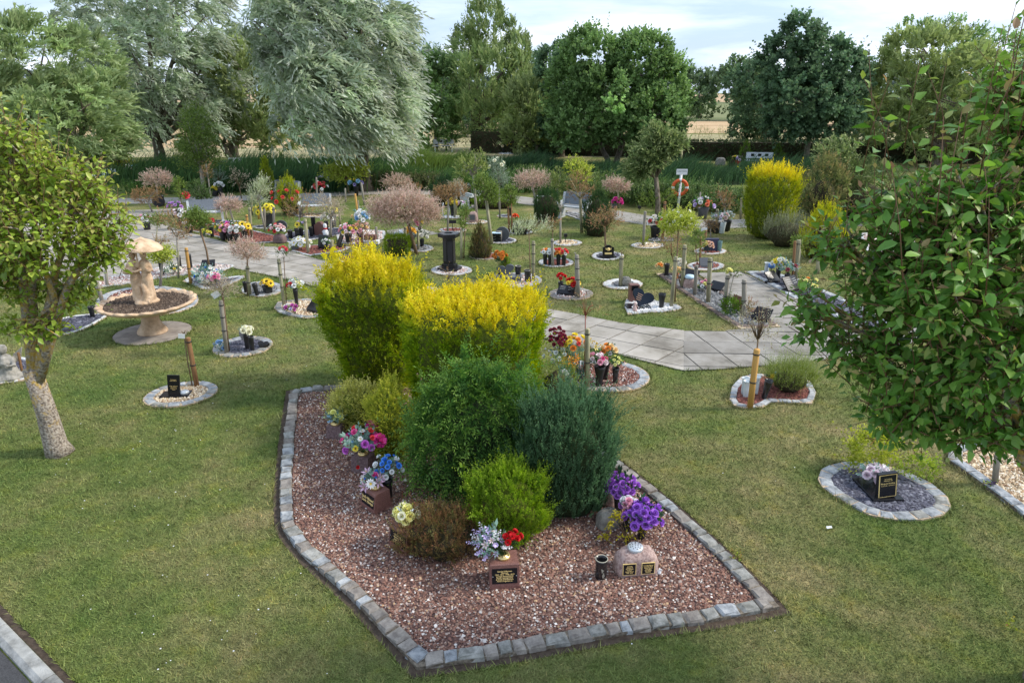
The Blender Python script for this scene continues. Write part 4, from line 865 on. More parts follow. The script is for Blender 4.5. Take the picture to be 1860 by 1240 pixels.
hedge('clipped hedge behind the right pear tree', P(1510, 296, 45), P(1950, 300, 43), 1.2, .8, 3000)
# reeds and waterside planting
def reeds(name, pts, n, h, cols, wd=.03, spread=1.0):
    c = gp(pts); k = RN.integers(0, len(c) - 1, n); t_ = RN.random((n, 1)); p = c[k] * (1 - t_) + c[k + 1] * t_ + RN.normal(0, spread * .5, (n, 2)); hh_ = h * np.exp(RN.normal(0, .22, n)) * (.85 + .3 * np.sin(p[:, 0] * 1.3) * np.sin(p[:, 0] * .37 + 1))
    D = nrm(np.stack([RN.normal(.18, .16, n), RN.normal(0, .16, n), np.ones(n)], 1)); P0 = np.concatenate([p, np.zeros((n, 1))], 1)
    mid = P0 + D * hh_[:, None] * .6; tipp = P0 + D * hh_[:, None] + np.stack([hh_ * RN.normal(.22, .12, n), RN.normal(0, .1, n), -hh_ * .08], 1); wv = nrm(np.stack([np.cos(hh_ * 977), np.sin(hh_ * 977), np.zeros(n)], 1)) * wd / 2
    V_ = np.stack([P0 - wv, P0 + wv, mid + wv * .9, mid - wv * .9, tipp], 1); b_ = (np.arange(n) * 5)[:, None]; F2 = np.concatenate([b_ + [0, 1, 2], b_ + [0, 2, 3], b_ + [3, 2, 4]], 0)
    return ob(name, npmesh(name, V_.reshape(-1, 3), F2, np.repeat(pal(n, cols, .2), 5, 0), LEAF), kind='stuff')
RC = ((.05, .11, .03), (.10, .18, .05), (.16, .26, .08)); RCD = ((.035, .08, .035), (.07, .14, .05)); RCY = ((.14, .22, .04), (.24, .32, .08))
reeds('pond_reeds', [(230, 330), (420, 322), (600, 318), (690, 314)], 9000, 1.15, RCD, spread=1.6)
reeds('pond_reeds', [(640, 315), (760, 306), (840, 303)], 5200, 1.0, RCY, spread=1.3)
reeds('pond_reeds', [(400, 345), (560, 346), (640, 344)], 4200, 1.0, RCD, spread=1.0)
reeds('pond_reeds', [(690, 335), (760, 338), (860, 335), (940, 345)], 7000, .9, RC, spread=1.6)
reeds('pond_reeds', [(820, 300), (950, 302), (1080, 312), (1200, 318)], 6500, .7, RCD, spread=1.2)
reeds('pond_reeds', [(1180, 328), (1300, 325), (1450, 318), (1560, 320)], 8000, .95, RCD, spread=1.8)
reeds('pond_reeds', [(1120, 358), (1180, 364), (1240, 368)], 3500, .95, RC, spread=.9)
def scrub(name, pts, n, h, cols, spread=1.0, ll=.1, lw=.065, up=.9):
    n = int(n * .66)
    c = gp(pts); k = RN.integers(0, len(c) - 1, n); t_ = RN.random((n, 1)); p = c[k] * (1 - t_) + c[k + 1] * t_ + RN.normal(0, spread * .4, (n, 2)); zt = h * (.7 + .3 * np.sin(p[:, 0] * 1.9) * np.sin(p[:, 0] * .7 + p[:, 1])) 
    V_, F2, C_ = shootset(np.concatenate([p, (zt * RN.random(n) ** .7)[:, None]], 1), nrm(rv(n) * .5 + np.array([0, -.2, up])), np.full(n, .28), 7, ll, lw, .8, pal(n, cols, .22), None, False); V_[:, 2] = np.maximum(V_[:, 2], .01)
    return ob(name, npmesh(name, V_, F2, C_, LEAF), kind='stuff')
scrub('waterside_shrubs', [(950, 342), (1030, 349), (1100, 362), (1180, 372)], 2800, .95, ((.06, .11, .03), (.12, .18, .05), (.19, .24, .08)), spread=1.4)
scrub('waterside_shrubs', [(1160, 370), (1260, 378), (1350, 386)], 2600, .95, ((.05, .10, .03), (.11, .17, .05), (.17, .23, .09)), spread=1.2)
scrub('waterside_shrubs', [(1420, 398), (1500, 397), (1620, 392), (1760, 385)], 2600, 1.0, ((.05, .10, .03), (.11, .17, .05), (.17, .23, .09)), spread=1.2)
scrub('waterside_shrubs', [(690, 345), (740, 344), (800, 344)], 1200, .7, ((.07, .09, .03), (.13, .13, .06), (.12, .15, .05)), spread=.7)
scrub('waterside_shrubs', [(230, 352), (330, 350), (420, 347), (500, 343)], 1800, .5, ((.05, .10, .02), (.10, .17, .04)), spread=.8)
scrub('waterside_shrubs', [(850, 345), (900, 348), (950, 352)], 900, .7, ((.06, .12, .03), (.10, .18, .05)), spread=.8)
# ------------------------------------------------------------------ shrubs of the large raised bed
def gold_top(cols, z0, z1, side=.0):
    def f(Pp, Nn): return np.clip((Pp[:, 2] - z0) / (z1 - z0), 0, 1) * .75 + .45 * np.clip(Nn[:, 2], 0, 1) * (Pp[:, 2] > z0 * .8) + side * Nn[:, 0]
    f.cols = cols; return f
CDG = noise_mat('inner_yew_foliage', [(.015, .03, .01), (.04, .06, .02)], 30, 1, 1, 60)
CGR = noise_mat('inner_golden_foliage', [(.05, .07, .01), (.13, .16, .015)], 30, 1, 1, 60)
GY = ((.64, .54, .02), (.80, .64, .03), (.88, .72, .07))
def gl(px, py): p = G(px, py); return (p.x, p.y, .012)
BEDN = 'shrubs in the large raised bed'
bush('tall golden cypress with ragged yellow top, left rear of the raised bed', gl(690, 702), [(0, .40), (.25, .50), (.7, .60), (1.15, .70), (1.52, .76), (1.70, .62), (1.86, 0)], 1, .85, 4300, .12, 8, .05, .024, .75, .5,
     ((.11, .20, .012), (.18, .29, .015), (.26, .36, .02)), ((.22, .33, .015), (.33, .42, .02)), gold_top(GY, 1.38, 1.95, .08), seed=3, amp=.16, core=.82, corez=.11, corem=CGR, tufts=(85, .24, .35, 9), group=BEDN, nm='golden_cypress', cat_='conifer', tiltj=.4)
bush('flat-topped golden cypress with a yellow crown, middle of the raised bed', gl(864, 778), [(0, .62), (.3, .72), (.9, .79), (1.4, .83), (1.60, .82), (1.70, .73), (1.80, 0)], 1, .85, 4700, .11, 8, .047, .022, .75, .5,
     ((.11, .21, .01), (.18, .31, .013), (.27, .39, .02)), ((.23, .36, .015), (.35, .45, .02)), gold_top(GY, 1.46, 1.64, .04), seed=8, amp=.08, square=3, core=.84, corez=.1, corem=CGR, tufts=(85, .15, .62, 8), group=BEDN, nm='golden_cypress', cat_='conifer', tiltj=.35)
bush('dark green yew with layered feathery sprays at the heart of the raised bed', gl(876, 884), [(0, .55), (.2, .72), (.6, .74), (1.0, .58), (1.2, .42), (1.44, 0)], 1.0, .62, 1900, .27, 15, .06, .018, 1.0, .05,
     ((.04, .11, .025), (.065, .16, .035), (.11, .23, .05)), ((.14, .26, .04), (.23, .36, .07)), seed=12, corem=CDG, tufts=(45, .28, .1, 8), amp=.2, core=.66, group=BEDN, nm='yew', cat_='conifer', droop=.35, tiltj=.9)
bush('dense blue-green juniper at the right front of the raised bed', gl(1024, 922), [(0, .36), (.2, .46), (.7, .50), (1.0, .46), (1.12, .38), (1.20, 0)], 1, .78, 3100, .15, 10, .042, .016, .45, .8,
     ((.045, .10, .045), (.075, .155, .07), (.11, .20, .10)), ((.10, .19, .09), (.16, .27, .14)), seed=21, square=2.7, amp=.18, corem=CDG, tufts=(60, .16, .3, 7), group=BEDN, nm='juniper', cat_='conifer', tiltj=.25)
bush('narrow yellow-green dwarf conifer left of the yew', gl(714, 832), [(0, .15), (.3, .22), (.62, .23), (.84, .15), (1.0, 0)], 1, 1, 1500, .10, 8, .032, .017, .7, .5, ((.26, .31, .04), (.40, .44, .06)), ((.50, .52, .07), (.66, .62, .10)), seed=5, amp=.2, corem=CGR, group=BEDN, nm='dwarf_conifer', cat_='conifer')
bush('low yellow variegated shrub behind the magenta bouquet', gl(655, 775), [(0, .2), (.15, .32), (.38, .34), (.5, .22), (.58, 0)], 1.1, .8, 1200, .10, 6, .036, .024, .8, .5, ((.38, .40, .10), (.58, .56, .18)), ((.70, .66, .26), (.60, .56, .12)), seed=6, amp=.18, corem=CGR, group=BEDN, nm='variegated_shrub', cat_='shrub')
bush('bright green box bush behind the front memorial block', gl(922, 975), [(0, .22), (.10, .32), (.34, .37), (.55, .33), (.68, .2), (.76, 0)], 1, .85, 2500, .09, 8, .028, .015, .75, .6, ((.10, .19, .015), (.17, .29, .02), (.25, .38, .03)), ((.24, .38, .03), (.36, .46, .06)), seed=9, amp=.3, corem=CGR, tufts=(60, .13, .2, 6), group=BEDN, nm='box_bush', cat_='bush')
bush('low brown and green heather beside the box bush', gl(805, 1003), [(0, .25), (.1, .33), (.25, .34), (.36, .2), (.4, 0)], 1.1, .85, 1200, .10, 8, .03, .012, .6, .6, ((.09, .06, .03), (.15, .14, .05), (.22, .10, .06)), ((.26, .22, .08), (.30, .11, .07), (.18, .22, .06)), seed=10, amp=.28, tufts=(40, .1, .1, 6), group=BEDN, nm='heather', cat_='shrub')
bush('small light green shrub peeping out behind the juniper', gl(1010, 775), [(0, .2), (.4, .3), (.75, .25), (.95, 0)], 1, 1, 600, .12, 7, .03, .012, .6, .6, ((.14, .2, .04), (.24, .30, .07)), ((.34, .40, .1),), seed=15, group=BEDN, nm='light_shrub', cat_='shrub')
# yellow sapling
sp_ = gl(1142, 990); r = thing('yellow_sapling', 'thin sapling with drooping yellow leaves behind the two-plaque boulder', 'sapling', sp_); m = MB(); tips = []
for (dx, dy, dz) in ((-.18, .0, .30), (-.10, .05, .36), (-.24, -.02, .17), (.02, .03, .30), (.12, 0, .24), (-.05, -.05, .2), (-.15, .1, .3), (.06, .05, .33)):
    m.tube([(0, 0, 0), (dx * .4, dy * .5, dz * .55), (dx, dy, dz)], [.006, .004, .0025], 5); tips.append((dx, dy, dz))
m.ob('stem', TWIG, r); tips = np.array(tips)
V, F, C = shootset(np.repeat(tips, 5, 0) - [0, 0, .06] + rv(40) * .02, nrm(rv(40) * .6 + np.array([0, 0, .2])), np.full(40, .07), 6, .05, .02, 1.1, pal(40, ((.40, .36, .03), (.55, .48, .05))), None, False, .6); ob('leaves', npmesh('leaves', V, F, C, LEAF), r)
# dead stalks beside the yew
r = thing('dried_stalks', 'dry straw-coloured stalks with a curled seed head beside the yew', 'dried plant', gl(785, 965)); m = MB()
for i in range(9): a = random.uniform(-1, 1); m.tube([(a * .03, 0, 0), (a * .07, .01, .18), (a * .12 + .02, -.03, .33 + random.uniform(-.05, .03))], [.003, .0025, .0015], 4)
m.ob('stalk', flat('dry_straw', (.42, .33, .18), .9), r)
r = thing('dead_frond', 'rusty orange dead frond standing over the yellow roses', 'dried plant', gl(731, 935)); V, F, C = shootset(np.array([[0, 0, .02]]), np.array([[.05, 0, 1.]]), np.array([.3]), 26, .03, .008, .5, pal(1, ((.36, .11, .02),)), None, False); ob('frond', npmesh('frond', V, F, C, LEAF), r)

# ------------------------------------------------------------------ memorial stones
def gold_ring(parent, loc, r_=.055, mat=GOLD, h=.03, cap=None):
    m = MB(); m.lathe([(r_ * 1.05, 0), (r_ * 1.1, h * .5), (r_, h), (r_ * .86, h), (r_ * .8, h * .6)], 24); m.ob('flower_holder_rim', mat, parent, loc)
    m = MB(); m.lathe([(r_ * .84, h * .86), (r_ * .84, h * .92)], 20); m.ob('perforated_lid', cap or mat, parent, loc)
    m = MB()
    for k, (n_, q) in enumerate(((1, 0), (6, .42), (8, .7))):
        for i in range(n_): a = 2 * math.pi * i / n_ + k; m.lathe([(r_ * .085, h * .925), (r_ * .085, h * .945)], 7, c=(loc[0] + q * r_ * math.cos(a), loc[1] + q * r_ * math.sin(a), loc[2]))
    m.ob('lid_hole', flat('hole_black', (.01, .01, .01)), parent)
def block(label, bpx, w, d, h, rz, mat, plaque=True, ring=True, lines=None, slant=.03, loc=None):
    b_ = G(*bpx); r = thing('memorial_block', label, 'memorial stone', (b_.x, b_.y, .014), rz, 'red granite memorial blocks'); M_ = MB()
    x = w / 2; V = [(-x, 0, 0), (x, 0, 0), (x, d, 0), (-x, d, 0), (-x, .0, h * .14), (x, .0, h * .14), (-x + .004, slant, h * .97), (x - .004, slant, h * .97), (x - .01, d - .01, h), (-x + .01, d - .01, h), (-x + .008, slant + .01, h), (x - .008, slant + .01, h)]
    F = [(3, 2, 1, 0), (0, 1, 5, 4), (4, 5, 7, 6), (6, 7, 11, 10), (10, 11, 8, 9), (1, 2, 8, 11), (2, 3, 9, 8)]
    F = [(3, 2, 1, 0), (0, 1, 5, 4), (4, 5, 7, 6), (6, 7, 11, 10), (10, 11, 8, 9), (2, 3, 9, 8), (1, 2, 8, 11, 7, 5), (3, 0, 4, 6, 10, 9)]
    M_.add(V, F); M_.ob('granite_block', mat, r)
    a = math.atan2(slant, h * .83); ang = R(90) - a
    pc = Vector((0, slant * .5 - .002, h * .55))
    if plaque:
        p = MB(); p.box((0, 0, 0), (w * .84, .005, h * .60)); po = p.ob('plaque', GRAN, r, pc, rot=(-a, 0, 0)) if False else ob('plaque', p.mesh('plaque', GRAN), r, pc, (-a, 0, 0))
        for sx in (-1, 1):
            q = MB(); q.lathe([(.0035, 0), (.0035, .003)], 8, axis=(0, -1, 0)); ob('screw', q.mesh('screw', SILVER), po, (sx * w * .39, -.0025, 0))
        if lines: text(lines, h * .60 / (lines.count('\n') + 2.0), po, (0, -.0035, 0), (R(90), 0, 0), GOLDT, sx=.92, sp=.86)
    if ring: gold_ring(r, (0, d * .55, h), .055)
    return r, r.matrix_basis, Vector((b_.x, b_.y, .014)) + Matrix.Rotation(rz, 3, 'Z') @ Vector((0, d * .55, h + .02))
_, _, tp = block('red granite block with gold-lettered plaque at the front of the raised bed', (917, 1072), .27, .24, .245, R(5), REDG, lines='George & Maureen\nHamnett\n1944 - 2011  1948 - 2019\nLovingly Remembered\nFamily, Grandparents\n& Great Grandparents\nNever Forgotten xx')
bouquet('white and lilac lavender sprays spilling left from the front red block', tp + Vector((-.13, .0, .13)), .16, [('spike', LIL, 9, .075), ('spike', (.72, .70, .74), 7, .07), ('lily', LIL, 7, .04), ('lily', LPK, 4, .04), ('bud', WHT, 4, .03)], 30, BGR, stem_to=tp, lean=(-1, 0, 0))
bouquet('red carnations at the right of the front red block', tp + Vector((.075, .02, .17)), .075, [('carn', RED, 8, .05)], 9, DGR, stem_to=tp + Vector((.012, 0, 0)), lean=(.5, 0, 0))
_, _, tp = block('red granite block turned left, carrying yellow roses', (722, 1002), .27, .24, .23, R(-42), REDG, lines='In Loving\nMemory of\nDad Gran\nSadly Missed', loc=None)
bouquet('pale yellow silk roses on the block beside the heather', tp + Vector((0, 0, .10)), .115, [('rose', LYE, 7, .075), ('rose', CRM, 3, .07), ('spike', BLU[:0] + (.55, .62, .66), 3, .05)], 20, YGR, stem_to=tp)
_, _, tp = block('red granite block with lilies, black plaque facing left', (668, 928), .26, .22, .22, R(-45), REDG, lines='Sadly Missed\nLove Always')
bouquet('pink lilies and white daisies on the block left of the yew', tp + Vector((-.02, 0, .08)), .12, [('lily', (.74, .50, .66), 4, .075), ('daisy', WHT, 3, .07), ('rose', MAG, 1, .06), ('bud', BLU, 3, .03), ('lily', LIL, 2, .06)], 18, BGR, stem_to=tp)
_, _, tp = block('rough purple-grey stone with gold ring below the magenta flowers', (653, 862), .23, .2, .20, R(-20), PURPG, plaque=False)
bouquet('large magenta, red and purple silk bouquet on the rough stone', tp + Vector((0, 0, .15)), .22, [('carn', (.72, .06, .34), 4, .12), ('rose', RED, 5, .055), ('rose', MAG, 4, .06), ('rose', (.5, .1, .5), 3, .06), ('daisy', YEL, 2, .06), ('bud', LBL, 4, .04), ('daisy', WHT, 3, .05)], 34, BGR, stem_to=tp)
bouquet('red silk tulip hanging in front of the rough stone', tp + Vector((-.04, -.15, -.10)), .02, [('bud', RED, 1, .05)], 2, DGR, stem_to=tp + Vector((-.03, -.12, 0)))
_, _, tp = block('rough purple-grey stone furthest left, under the variegated shrub', (606, 800), .2, .18, .17, R(-10), PURPG, plaque=False)
bouquet('pale yellow and blue silk flowers on the furthest left stone', tp + Vector((0, 0, .08)), .13, [('rose', (.80, .80, .25), 6, .055), ('spike', LBL, 6, .055), ('bud', (.62, .74, .40), 4, .04)], 24, BGR, stem_to=tp)
v_, tp = vase('black vase of blue and white roses against the yew', (706, 905), .24, .04, .06)
bouquet('blue and white silk rosebuds against the yew', tp + Vector((.01, 0, .13)), .15, [('rose', BLU, 11, .046), ('rose', WHT, 9, .046)], 22, BGR, stem_to=tp, flat_=1.0)
# boulder with two plaques
def boulder(name, parent, w, d, h, mat, seed=1, flatf=.42, jit=.05):
    bm_ = MB(); r_ = random.Random(seed); nx = 14; rings = []
    prof = [(1.0, 0), (1.02, .12), (1.0, .45), (.93, .68), (.78, .86), (.5, .97), (.0, 1.0)]
    lf = lumpf(seed, 6, jit)
    def f(a, z): return float(lf(a, z / h)) / (abs(math.cos(a)) ** 3.4 + abs(math.sin(a)) ** 3.4) ** (1 / 3.4)
    bm_.lathe([(max(.004, q), z * h) for q, z in prof], 28, fr=f)
    for i, p in enumerate(bm_.v): bm_.v[i] = (p[0] * w / 2, max(p[1], -.86) * d / 2, p[2] + (r_.uniform(-.01, .01) if p[2] > .01 else 0))
    return bm_.ob(name, mat, parent)
b_ = G(1157, 1050); r = thing('memorial_boulder', 'pink granite boulder with two framed plaques and a silver perforated lid', 'memorial stone', (b_.x, b_.y + .11, .012), R(6)); boulder('granite_body', r, .40, .25, .235, PINKG, 4)
for sx, tz in ((-.09, 'In Loving\nMemory of\nDad Grandad\nHusband\nBrother Friend\n1938 - 2015'), (.085, 'In Loving Memory\nOf A Dear Mum\nMother Nanna\nNana Mary\nMuch Missed\nGod Bless')):
    q = MB(); q.box((0, 0, 0), (.125, .008, .118)); fr_ = ob('plaque_frame', q.mesh('plaque_frame', GOLDT), r, (sx, -.112, .098), (R(-4), 0, 0))
    q = MB(); q.box((0, 0, 0), (.112, .004, .105)); ob('plaque', q.mesh('plaque', GRAN), fr_, (0, -.0045, 0)); text(tz, .0145, fr_, (0, -.0075, 0), (R(90), 0, 0), GOLDT, sx=.85, sp=.95)
q = MB(); q.lathe([(.07, 0), (.074, .012), (.072, .03), (.064, .036), (.0, .038)], 28, caps=False); ob('silver_rim', q.mesh('silver_rim', SILVER), r, (-.01, .01, .222))
q = MB()
for k, (n_, qq) in enumerate(((1, 0), (6, .45), (9, .78))):
    for i in range(n_): a = 2 * math.pi * i / n_ + k * .3; q.lathe([(.0052, .036), (.0052, .0395)], 8, c=(qq * .064 * math.cos(a), qq * .064 * math.sin(a), 0))
ob('lid_hole', q.mesh('lid_hole', flat('hole_black', (.01, .01, .01))), r, (-.01, .01, .222))
b_ = G(1197, 1043); r = thing('stone_figurine', 'tiny white kneeling figurine beside the two-plaque boulder', 'figurine', (b_.x, b_.y, .012)); q = MB(); q.lathe([(.018, 0), (.02, .015), (.013, .03), (.008, .038), (.0105, .047), (.008, .056), (.001, .06)], 12); q.tube([(.006, 0, .03), (.022, -.01, .04), (.016, -.006, .055)], .004, 5); q.tube([(-.006, 0, .03), (-.02, -.01, .034), (-.014, -.006, .05)], .004, 5); q.ob('body', WHITEP, r)
BLKG = noise_mat('black_glazed_pot', [(.015, .015, .017), (.03, .03, .032)], 30, .15, spec=.6)
GREYRIM = flat('grey_gilded_rim', (.42, .40, .32), .4)
r, tp = vase('empty black cylindrical vase with gold leaf drawing and grey rim', (1091, 1050), .205, .052, .056, BLKG, GREYRIM, group=None)
V = np.array([[0, -.055, .03], [.014, -.055, .06], [.004, -.056, .10], [-.010, -.055, .06], [-.012, -.055, .085], [.006, -.0555, .12], [-.02, -.055, .14]]); ob('painted_gold_leaf', npmesh('painted_gold_leaf', V + [.012, -.0015, 0], np.array([[0, 1, 2], [0, 2, 3], [4, 5, 6]]), None, GREYRIM), r)
r, tp = vase('black flared vase of purple roses, right-hand of the two', (1165, 978), .20, .038, .058, BLKG, GREYRIM)
bouquet('domed bunch of purple roses in the right-hand black vase', tp + Vector((0, 0, .05)), .19, [('rose', (.30, .09, .52), 34, .062), ('bud', (.6, .6, .7), 6, .02)], 22, DGR, stem_to=tp, flat_=.8)
r, tp = vase('black vase of purple roses, nearer the juniper', (1122, 938), .25, .038, .055, BLKG)
bouquet('domed bunch of purple roses in the rear black vase', tp + Vector((.01, .03, .07)), .185, [('rose', (.32, .09, .50), 32, .060)], 22, DGR, stem_to=tp, flat_=.75)
r, tp = vase('low black pot of pink and white blooms between the purple bunches', (1140, 965), .20, .05, .06, BLKG)
bouquet('pink and white blooms between the two purple bunches', tp + Vector((0, .02, .1)), .085, [('rose', PNK, 5, .055), ('rose', (.74, .76, .8), 4, .055), ('rose', (.3, .1, .42), 3, .05)], 10, GRN, stem_to=tp)
b_ = G(1098, 912); r = thing('memorial_boulder', 'rough pink stone with black top slab and gold ring beside the juniper', 'memorial stone', (b_.x, b_.y, .012), R(-15)); boulder('stone_body', r, .26, .22, .2, PINKG, 9)
q = MB(); q.box((0, 0, 0), (.17, .15, .012), tilt=R(8)); ob('top_slab', q.mesh('top_slab', GRAN), r, (0, 0, .208)); gold_ring(r, (-.01, .02, .212), .045)
b_ = G(1105, 962); r = thing('memorial_boulder', 'smooth grey-brown boulder behind the yellow sapling', 'memorial stone', (b_.x, b_.y + .05, .012), R(20)); boulder('stone_body', r, .24, .18, .2, GREYS, 14)
b_ = G(1152, 960); r = thing('memorial_boulder', 'dark reddish block between the sapling and the right black vase', 'memorial stone', (b_.x, b_.y + .03, .012), R(10)); boulder('stone_body', r, .17, .14, .17, REDG, 15)

# weeds in the soil edge, litter
for (px, py, lb) in ((1338, 1022, 'red-tipped weed growing from the edging, right side of the raised bed'), (1828, 1140, 'small red and yellow weed in the lawn at the right')):
    p = G(px, py); r = thing('weed', lb, 'weed', (p.x, p.y, .0)); V, F, C = shootset(rv(9) * .015 + [0, 0, .03], nrm(rv(9) * .7 + [0, 0, .8]), np.full(9, .10), 5, .03, .018, .9, pal(9, ((.2, .28, .04), (.3, .35, .05))), pal(9, ((.4, .1, .06), (.3, .35, .06))), False); V[:, 2] = np.maximum(V[:, 2], .004); ob('leaves', npmesh('leaves', V, F, C, LEAF), r)
p = G(1505, 962); q = MB(); q.v = [(-.03, -.02, .03), (.028, -.012, .034), (.034, .022, .036), (-.022, .02, .031)]; q.f = [(0, 1, 2, 3)]; q.sm = [False]; o = q.ob('paper_scrap', WHITEP, None, (p.x, p.y, 0)); tagm(o, 'small white paper scrap lying on the grass below the oval slate bed', 'litter')

# ------------------------------------------------------------------ slabs, books, hearts
def upright(parent, w, h, d, mat, shape='rect', tilt=0, z=0, name='headstone', y=0):
    if shape == 'rect': poly = [(-w / 2, 0), (w / 2, 0), (w / 2, h), (-w / 2, h)]
    elif shape == 'gable': poly = [(-w / 2, 0), (w / 2, 0), (w / 2, h * .78), (w * .3, h * .84), (w * .16, h), (-w * .16, h), (-w * .3, h * .84), (-w / 2, h * .78)]
    elif shape == 'oval': poly = [(w / 2 * math.cos(a), h / 2 + h / 2 * math.sin(a)) for a in np.linspace(0, 2 * math.pi, 22)[:-1]]
    elif shape == 'heart':
        poly = []
        for a in np.linspace(0, 2 * math.pi, 36)[:-1]:
            x = 16 * math.sin(a) ** 3; y_ = 13 * math.cos(a) - 5 * math.cos(2 * a) - 2 * math.cos(3 * a) - math.cos(4 * a); poly.append((x / 32 * w, (y_ + 17) / 29 * h))
        poly = poly[::-1]
    q = MB(); q.prism(poly, -d / 2, d / 2, Matrix.Rotation(R(90), 4, 'X')); return ob(name, q.mesh(name, mat), parent, (0, y, z), (tilt, 0, 0))
def stone(label, bpx, w, h, mat=GRAN, shape='rect', rz=0., d=.05, base=None, bmat=None, tilt=0., lines=0, cat_='headstone', nm='headstone', frame=False, lean=0.):
    b_ = G(*bpx); r = thing(nm, label, cat_, (b_.x, b_.y, .012), rz, 'small memorial stones'); z = 0
    if base: q = MB(); q.box((0, base[1] * .25, base[2] / 2), (base[0], base[1], base[2]), bev=.004); q.ob('base', bmat or mat, r); z = base[2]
    s = upright(r, w, h, d, mat, shape, tilt, z); s.rotation_euler[1] = lean
    for i in range(lines):
        q = MB(); q.box((0, 0, 0), (w * (.6 - .12 * (i % 2)), .002, h * .045)); ob('inscription', q.mesh('inscription', GOLDT), s, (0, -d / 2 - .001, h * (.72 - .13 * i)))
    return r, s
r, s = stone('black headstone with gold frame and gold lettering in the oval slate bed', (1603, 903), .205, .30, GRAN, rz=R(2), d=.05, base=(.34, .46, .035), lean=R(-8))
s.location.y = -.05; fw, fh = .185, .272
for a, b_, c_, d_ in ((0, .285, fw, .005), (0, .285 - fh, fw, .005), (-fw / 2, .149, .005, fh), (fw / 2, .149, .005, fh)):
    q = MB(); q.box((0, 0, 0), (c_ + .005, .003, d_)); ob('gold_border', q.mesh('gold_border', GOLDT), s, (a, -.0262, b_))
text('In Loving\nmemory of', .021, s, (0, -.0262, .225), (R(90), 0, 0), GOLDT, sp=.95); text('Margaret Nudding', .024, s, (0, -.0262, .180), (R(90), 0, 0), GOLDT, sx=.86); text('26.10.1930 - 12.09.2016', .0155, s, (0, -.0262, .153), (R(90), 0, 0), GOLDT, sx=.95)
p = G(1590, 880); p.z = .05
bouquet('pale pink silk roses lying behind the gold-framed headstone', p + Vector((-.03, .0, .10)), .15, [('rose', (.74, .58, .66), 8, .072), ('rose', (.78, .70, .76), 4, .07), ('spike', (.40, .58, .55), 4, .06)], 22, BGR, stem_to=p, flat_=.7)
bush('yellow-green shrub behind the gold-framed headstone', (G(1578, 852).x, G(1578, 852).y, 0), [(0, .08), (.1, .22), (.25, .27), (.4, .18), (.46, 0)], 1, .8, 260, .14, 6, .045, .03, .9, .5, ((.28, .34, .04), (.42, .46, .07)), ((.5, .52, .08),), seed=31, core=0, amp=.25, nm='shrub', cat_='shrub', tiltj=.9)
bush('low leafy green shoots right of the gold-framed headstone', (G(1665, 868).x, G(1665, 868).y, 0), [(0, .08), (.08, .16), (.2, .12), (.24, 0)], 1.4, .8, 70, .14, 6, .045, .03, .9, .5, ((.2, .3, .04), (.36, .42, .07)), None, seed=33, core=0, amp=.25, nm='shrub', cat_='shrub', tiltj=.9)
r, s = stone('small black headstone with gold lettering leaning in the tan gravel bed', (318, 722), .165, .30, GRAN, rz=R(6), d=.035, base=(.40, .20, .035), tilt=R(-6), lean=R(4))
text('Treasured\nmemories of', .018, s, (0, -.019, .225), (R(90), 0, 0), GOLDT, sp=.9); text('a dear wife mum\nand grandma\nalways in our\nhearts', .0165, s, (0, -.019, .11), (R(90), 0, 0), GOLDT, sx=1.0, sp=1.1)
q = MB(); q.lathe([(.058, 0), (.064, .012), (.06, .034), (.05, .04), (0, .043)], 20, caps=False); ob('silver_flower_holder', q.mesh('silver_flower_holder', SILVER), r, (.13, .04, .035))
stake('short brown stake leaning in the tan gravel bed with the black headstone', (358, 702), (341, 613), STAKEB, .036, 2)
sb = G(352, 703); tw = thing('dead_sapling', 'bare dead sapling with pale label tied to the short brown stake', 'dead tree', sb); q = MB(); tpz = P(334, 606, sb.y) - sb
q.tube([(-.02, 0, 0), tpz * .5 + Vector((-.02, 0, 0)), tpz], [.01, .009, .008], 6); q.tube([tpz, tpz + Vector((.03, 0, .05))], .006, 5); q.tube([tpz, tpz + Vector((-.03, 0, .04))], .006, 5); q.ob('stem', TWIG, tw)
q = MB(); q.box((0, 0, 0), (.09, .004, .07)); ob('plant_label', q.mesh('plant_label', WHITEP), tw, tpz + Vector((-.03, -.02, -.03)), (0, R(8), R(15)))
# pots and things of the white-rose bed
r, tp = vase('left of the two black vases in the oval slate bed right of the fountain', (450, 635), .26, .035, .045)
bouquet('cream silk roses in the pair of black vases right of the fountain', tp + Vector((.02, 0, .09)), .10, [('rose', CRM, 7, .075)], 10, BGR, stem_to=tp)
r, tp2 = vase('right of the two black vases in the oval slate bed right of the fountain', (459, 638), .26, .035, .045)
r, s = stone('dark blue-grey pointed stone behind the cream roses', (447, 628), .17, .30, GRANG, 'heart', rz=R(25), d=.035, tilt=R(-12))
r, s = stone('black heart stone lying in the slate right of the cream roses', (474, 635), .22, .16, GRAN, 'heart', rz=R(-15), d=.04, tilt=R(-55))
p = G(403, 640); p.z = .012
bouquet('blue and silver cellophane-wrapped ornaments round the grey stake', p + Vector((0, .03, .12)), .13, [('bud', LBL, 6, .05), ('bud', (.45, .5, .55), 5, .06), ('rose', (.25, .4, .6), 3, .06)], 20, BGR, stem_to=p, up=1.5)
stake('grey stake in the oval slate bed right of the fountain', (412, 643), (401, 546), STAKEG, .034, 3)
small_tree('tan ball-headed tree with pink roses in its crown, right of the fountain', (416, 640), [(402, 520, 26, 14), (388, 517, 18, 14), (418, 522, 16, 12)], 'tan', 200, .018, TWIG)
p = P(390, 503, G(416, 640).y); bouquet('pink and white silk roses tucked into the tan ball-headed tree', p, .10, [('rose', PNK, 5, .055), ('rose', MAG, 2, .05), ('rose', WHT, 3, .05)], 6, GRN, stem_to=p - Vector((0, 0, .1)))
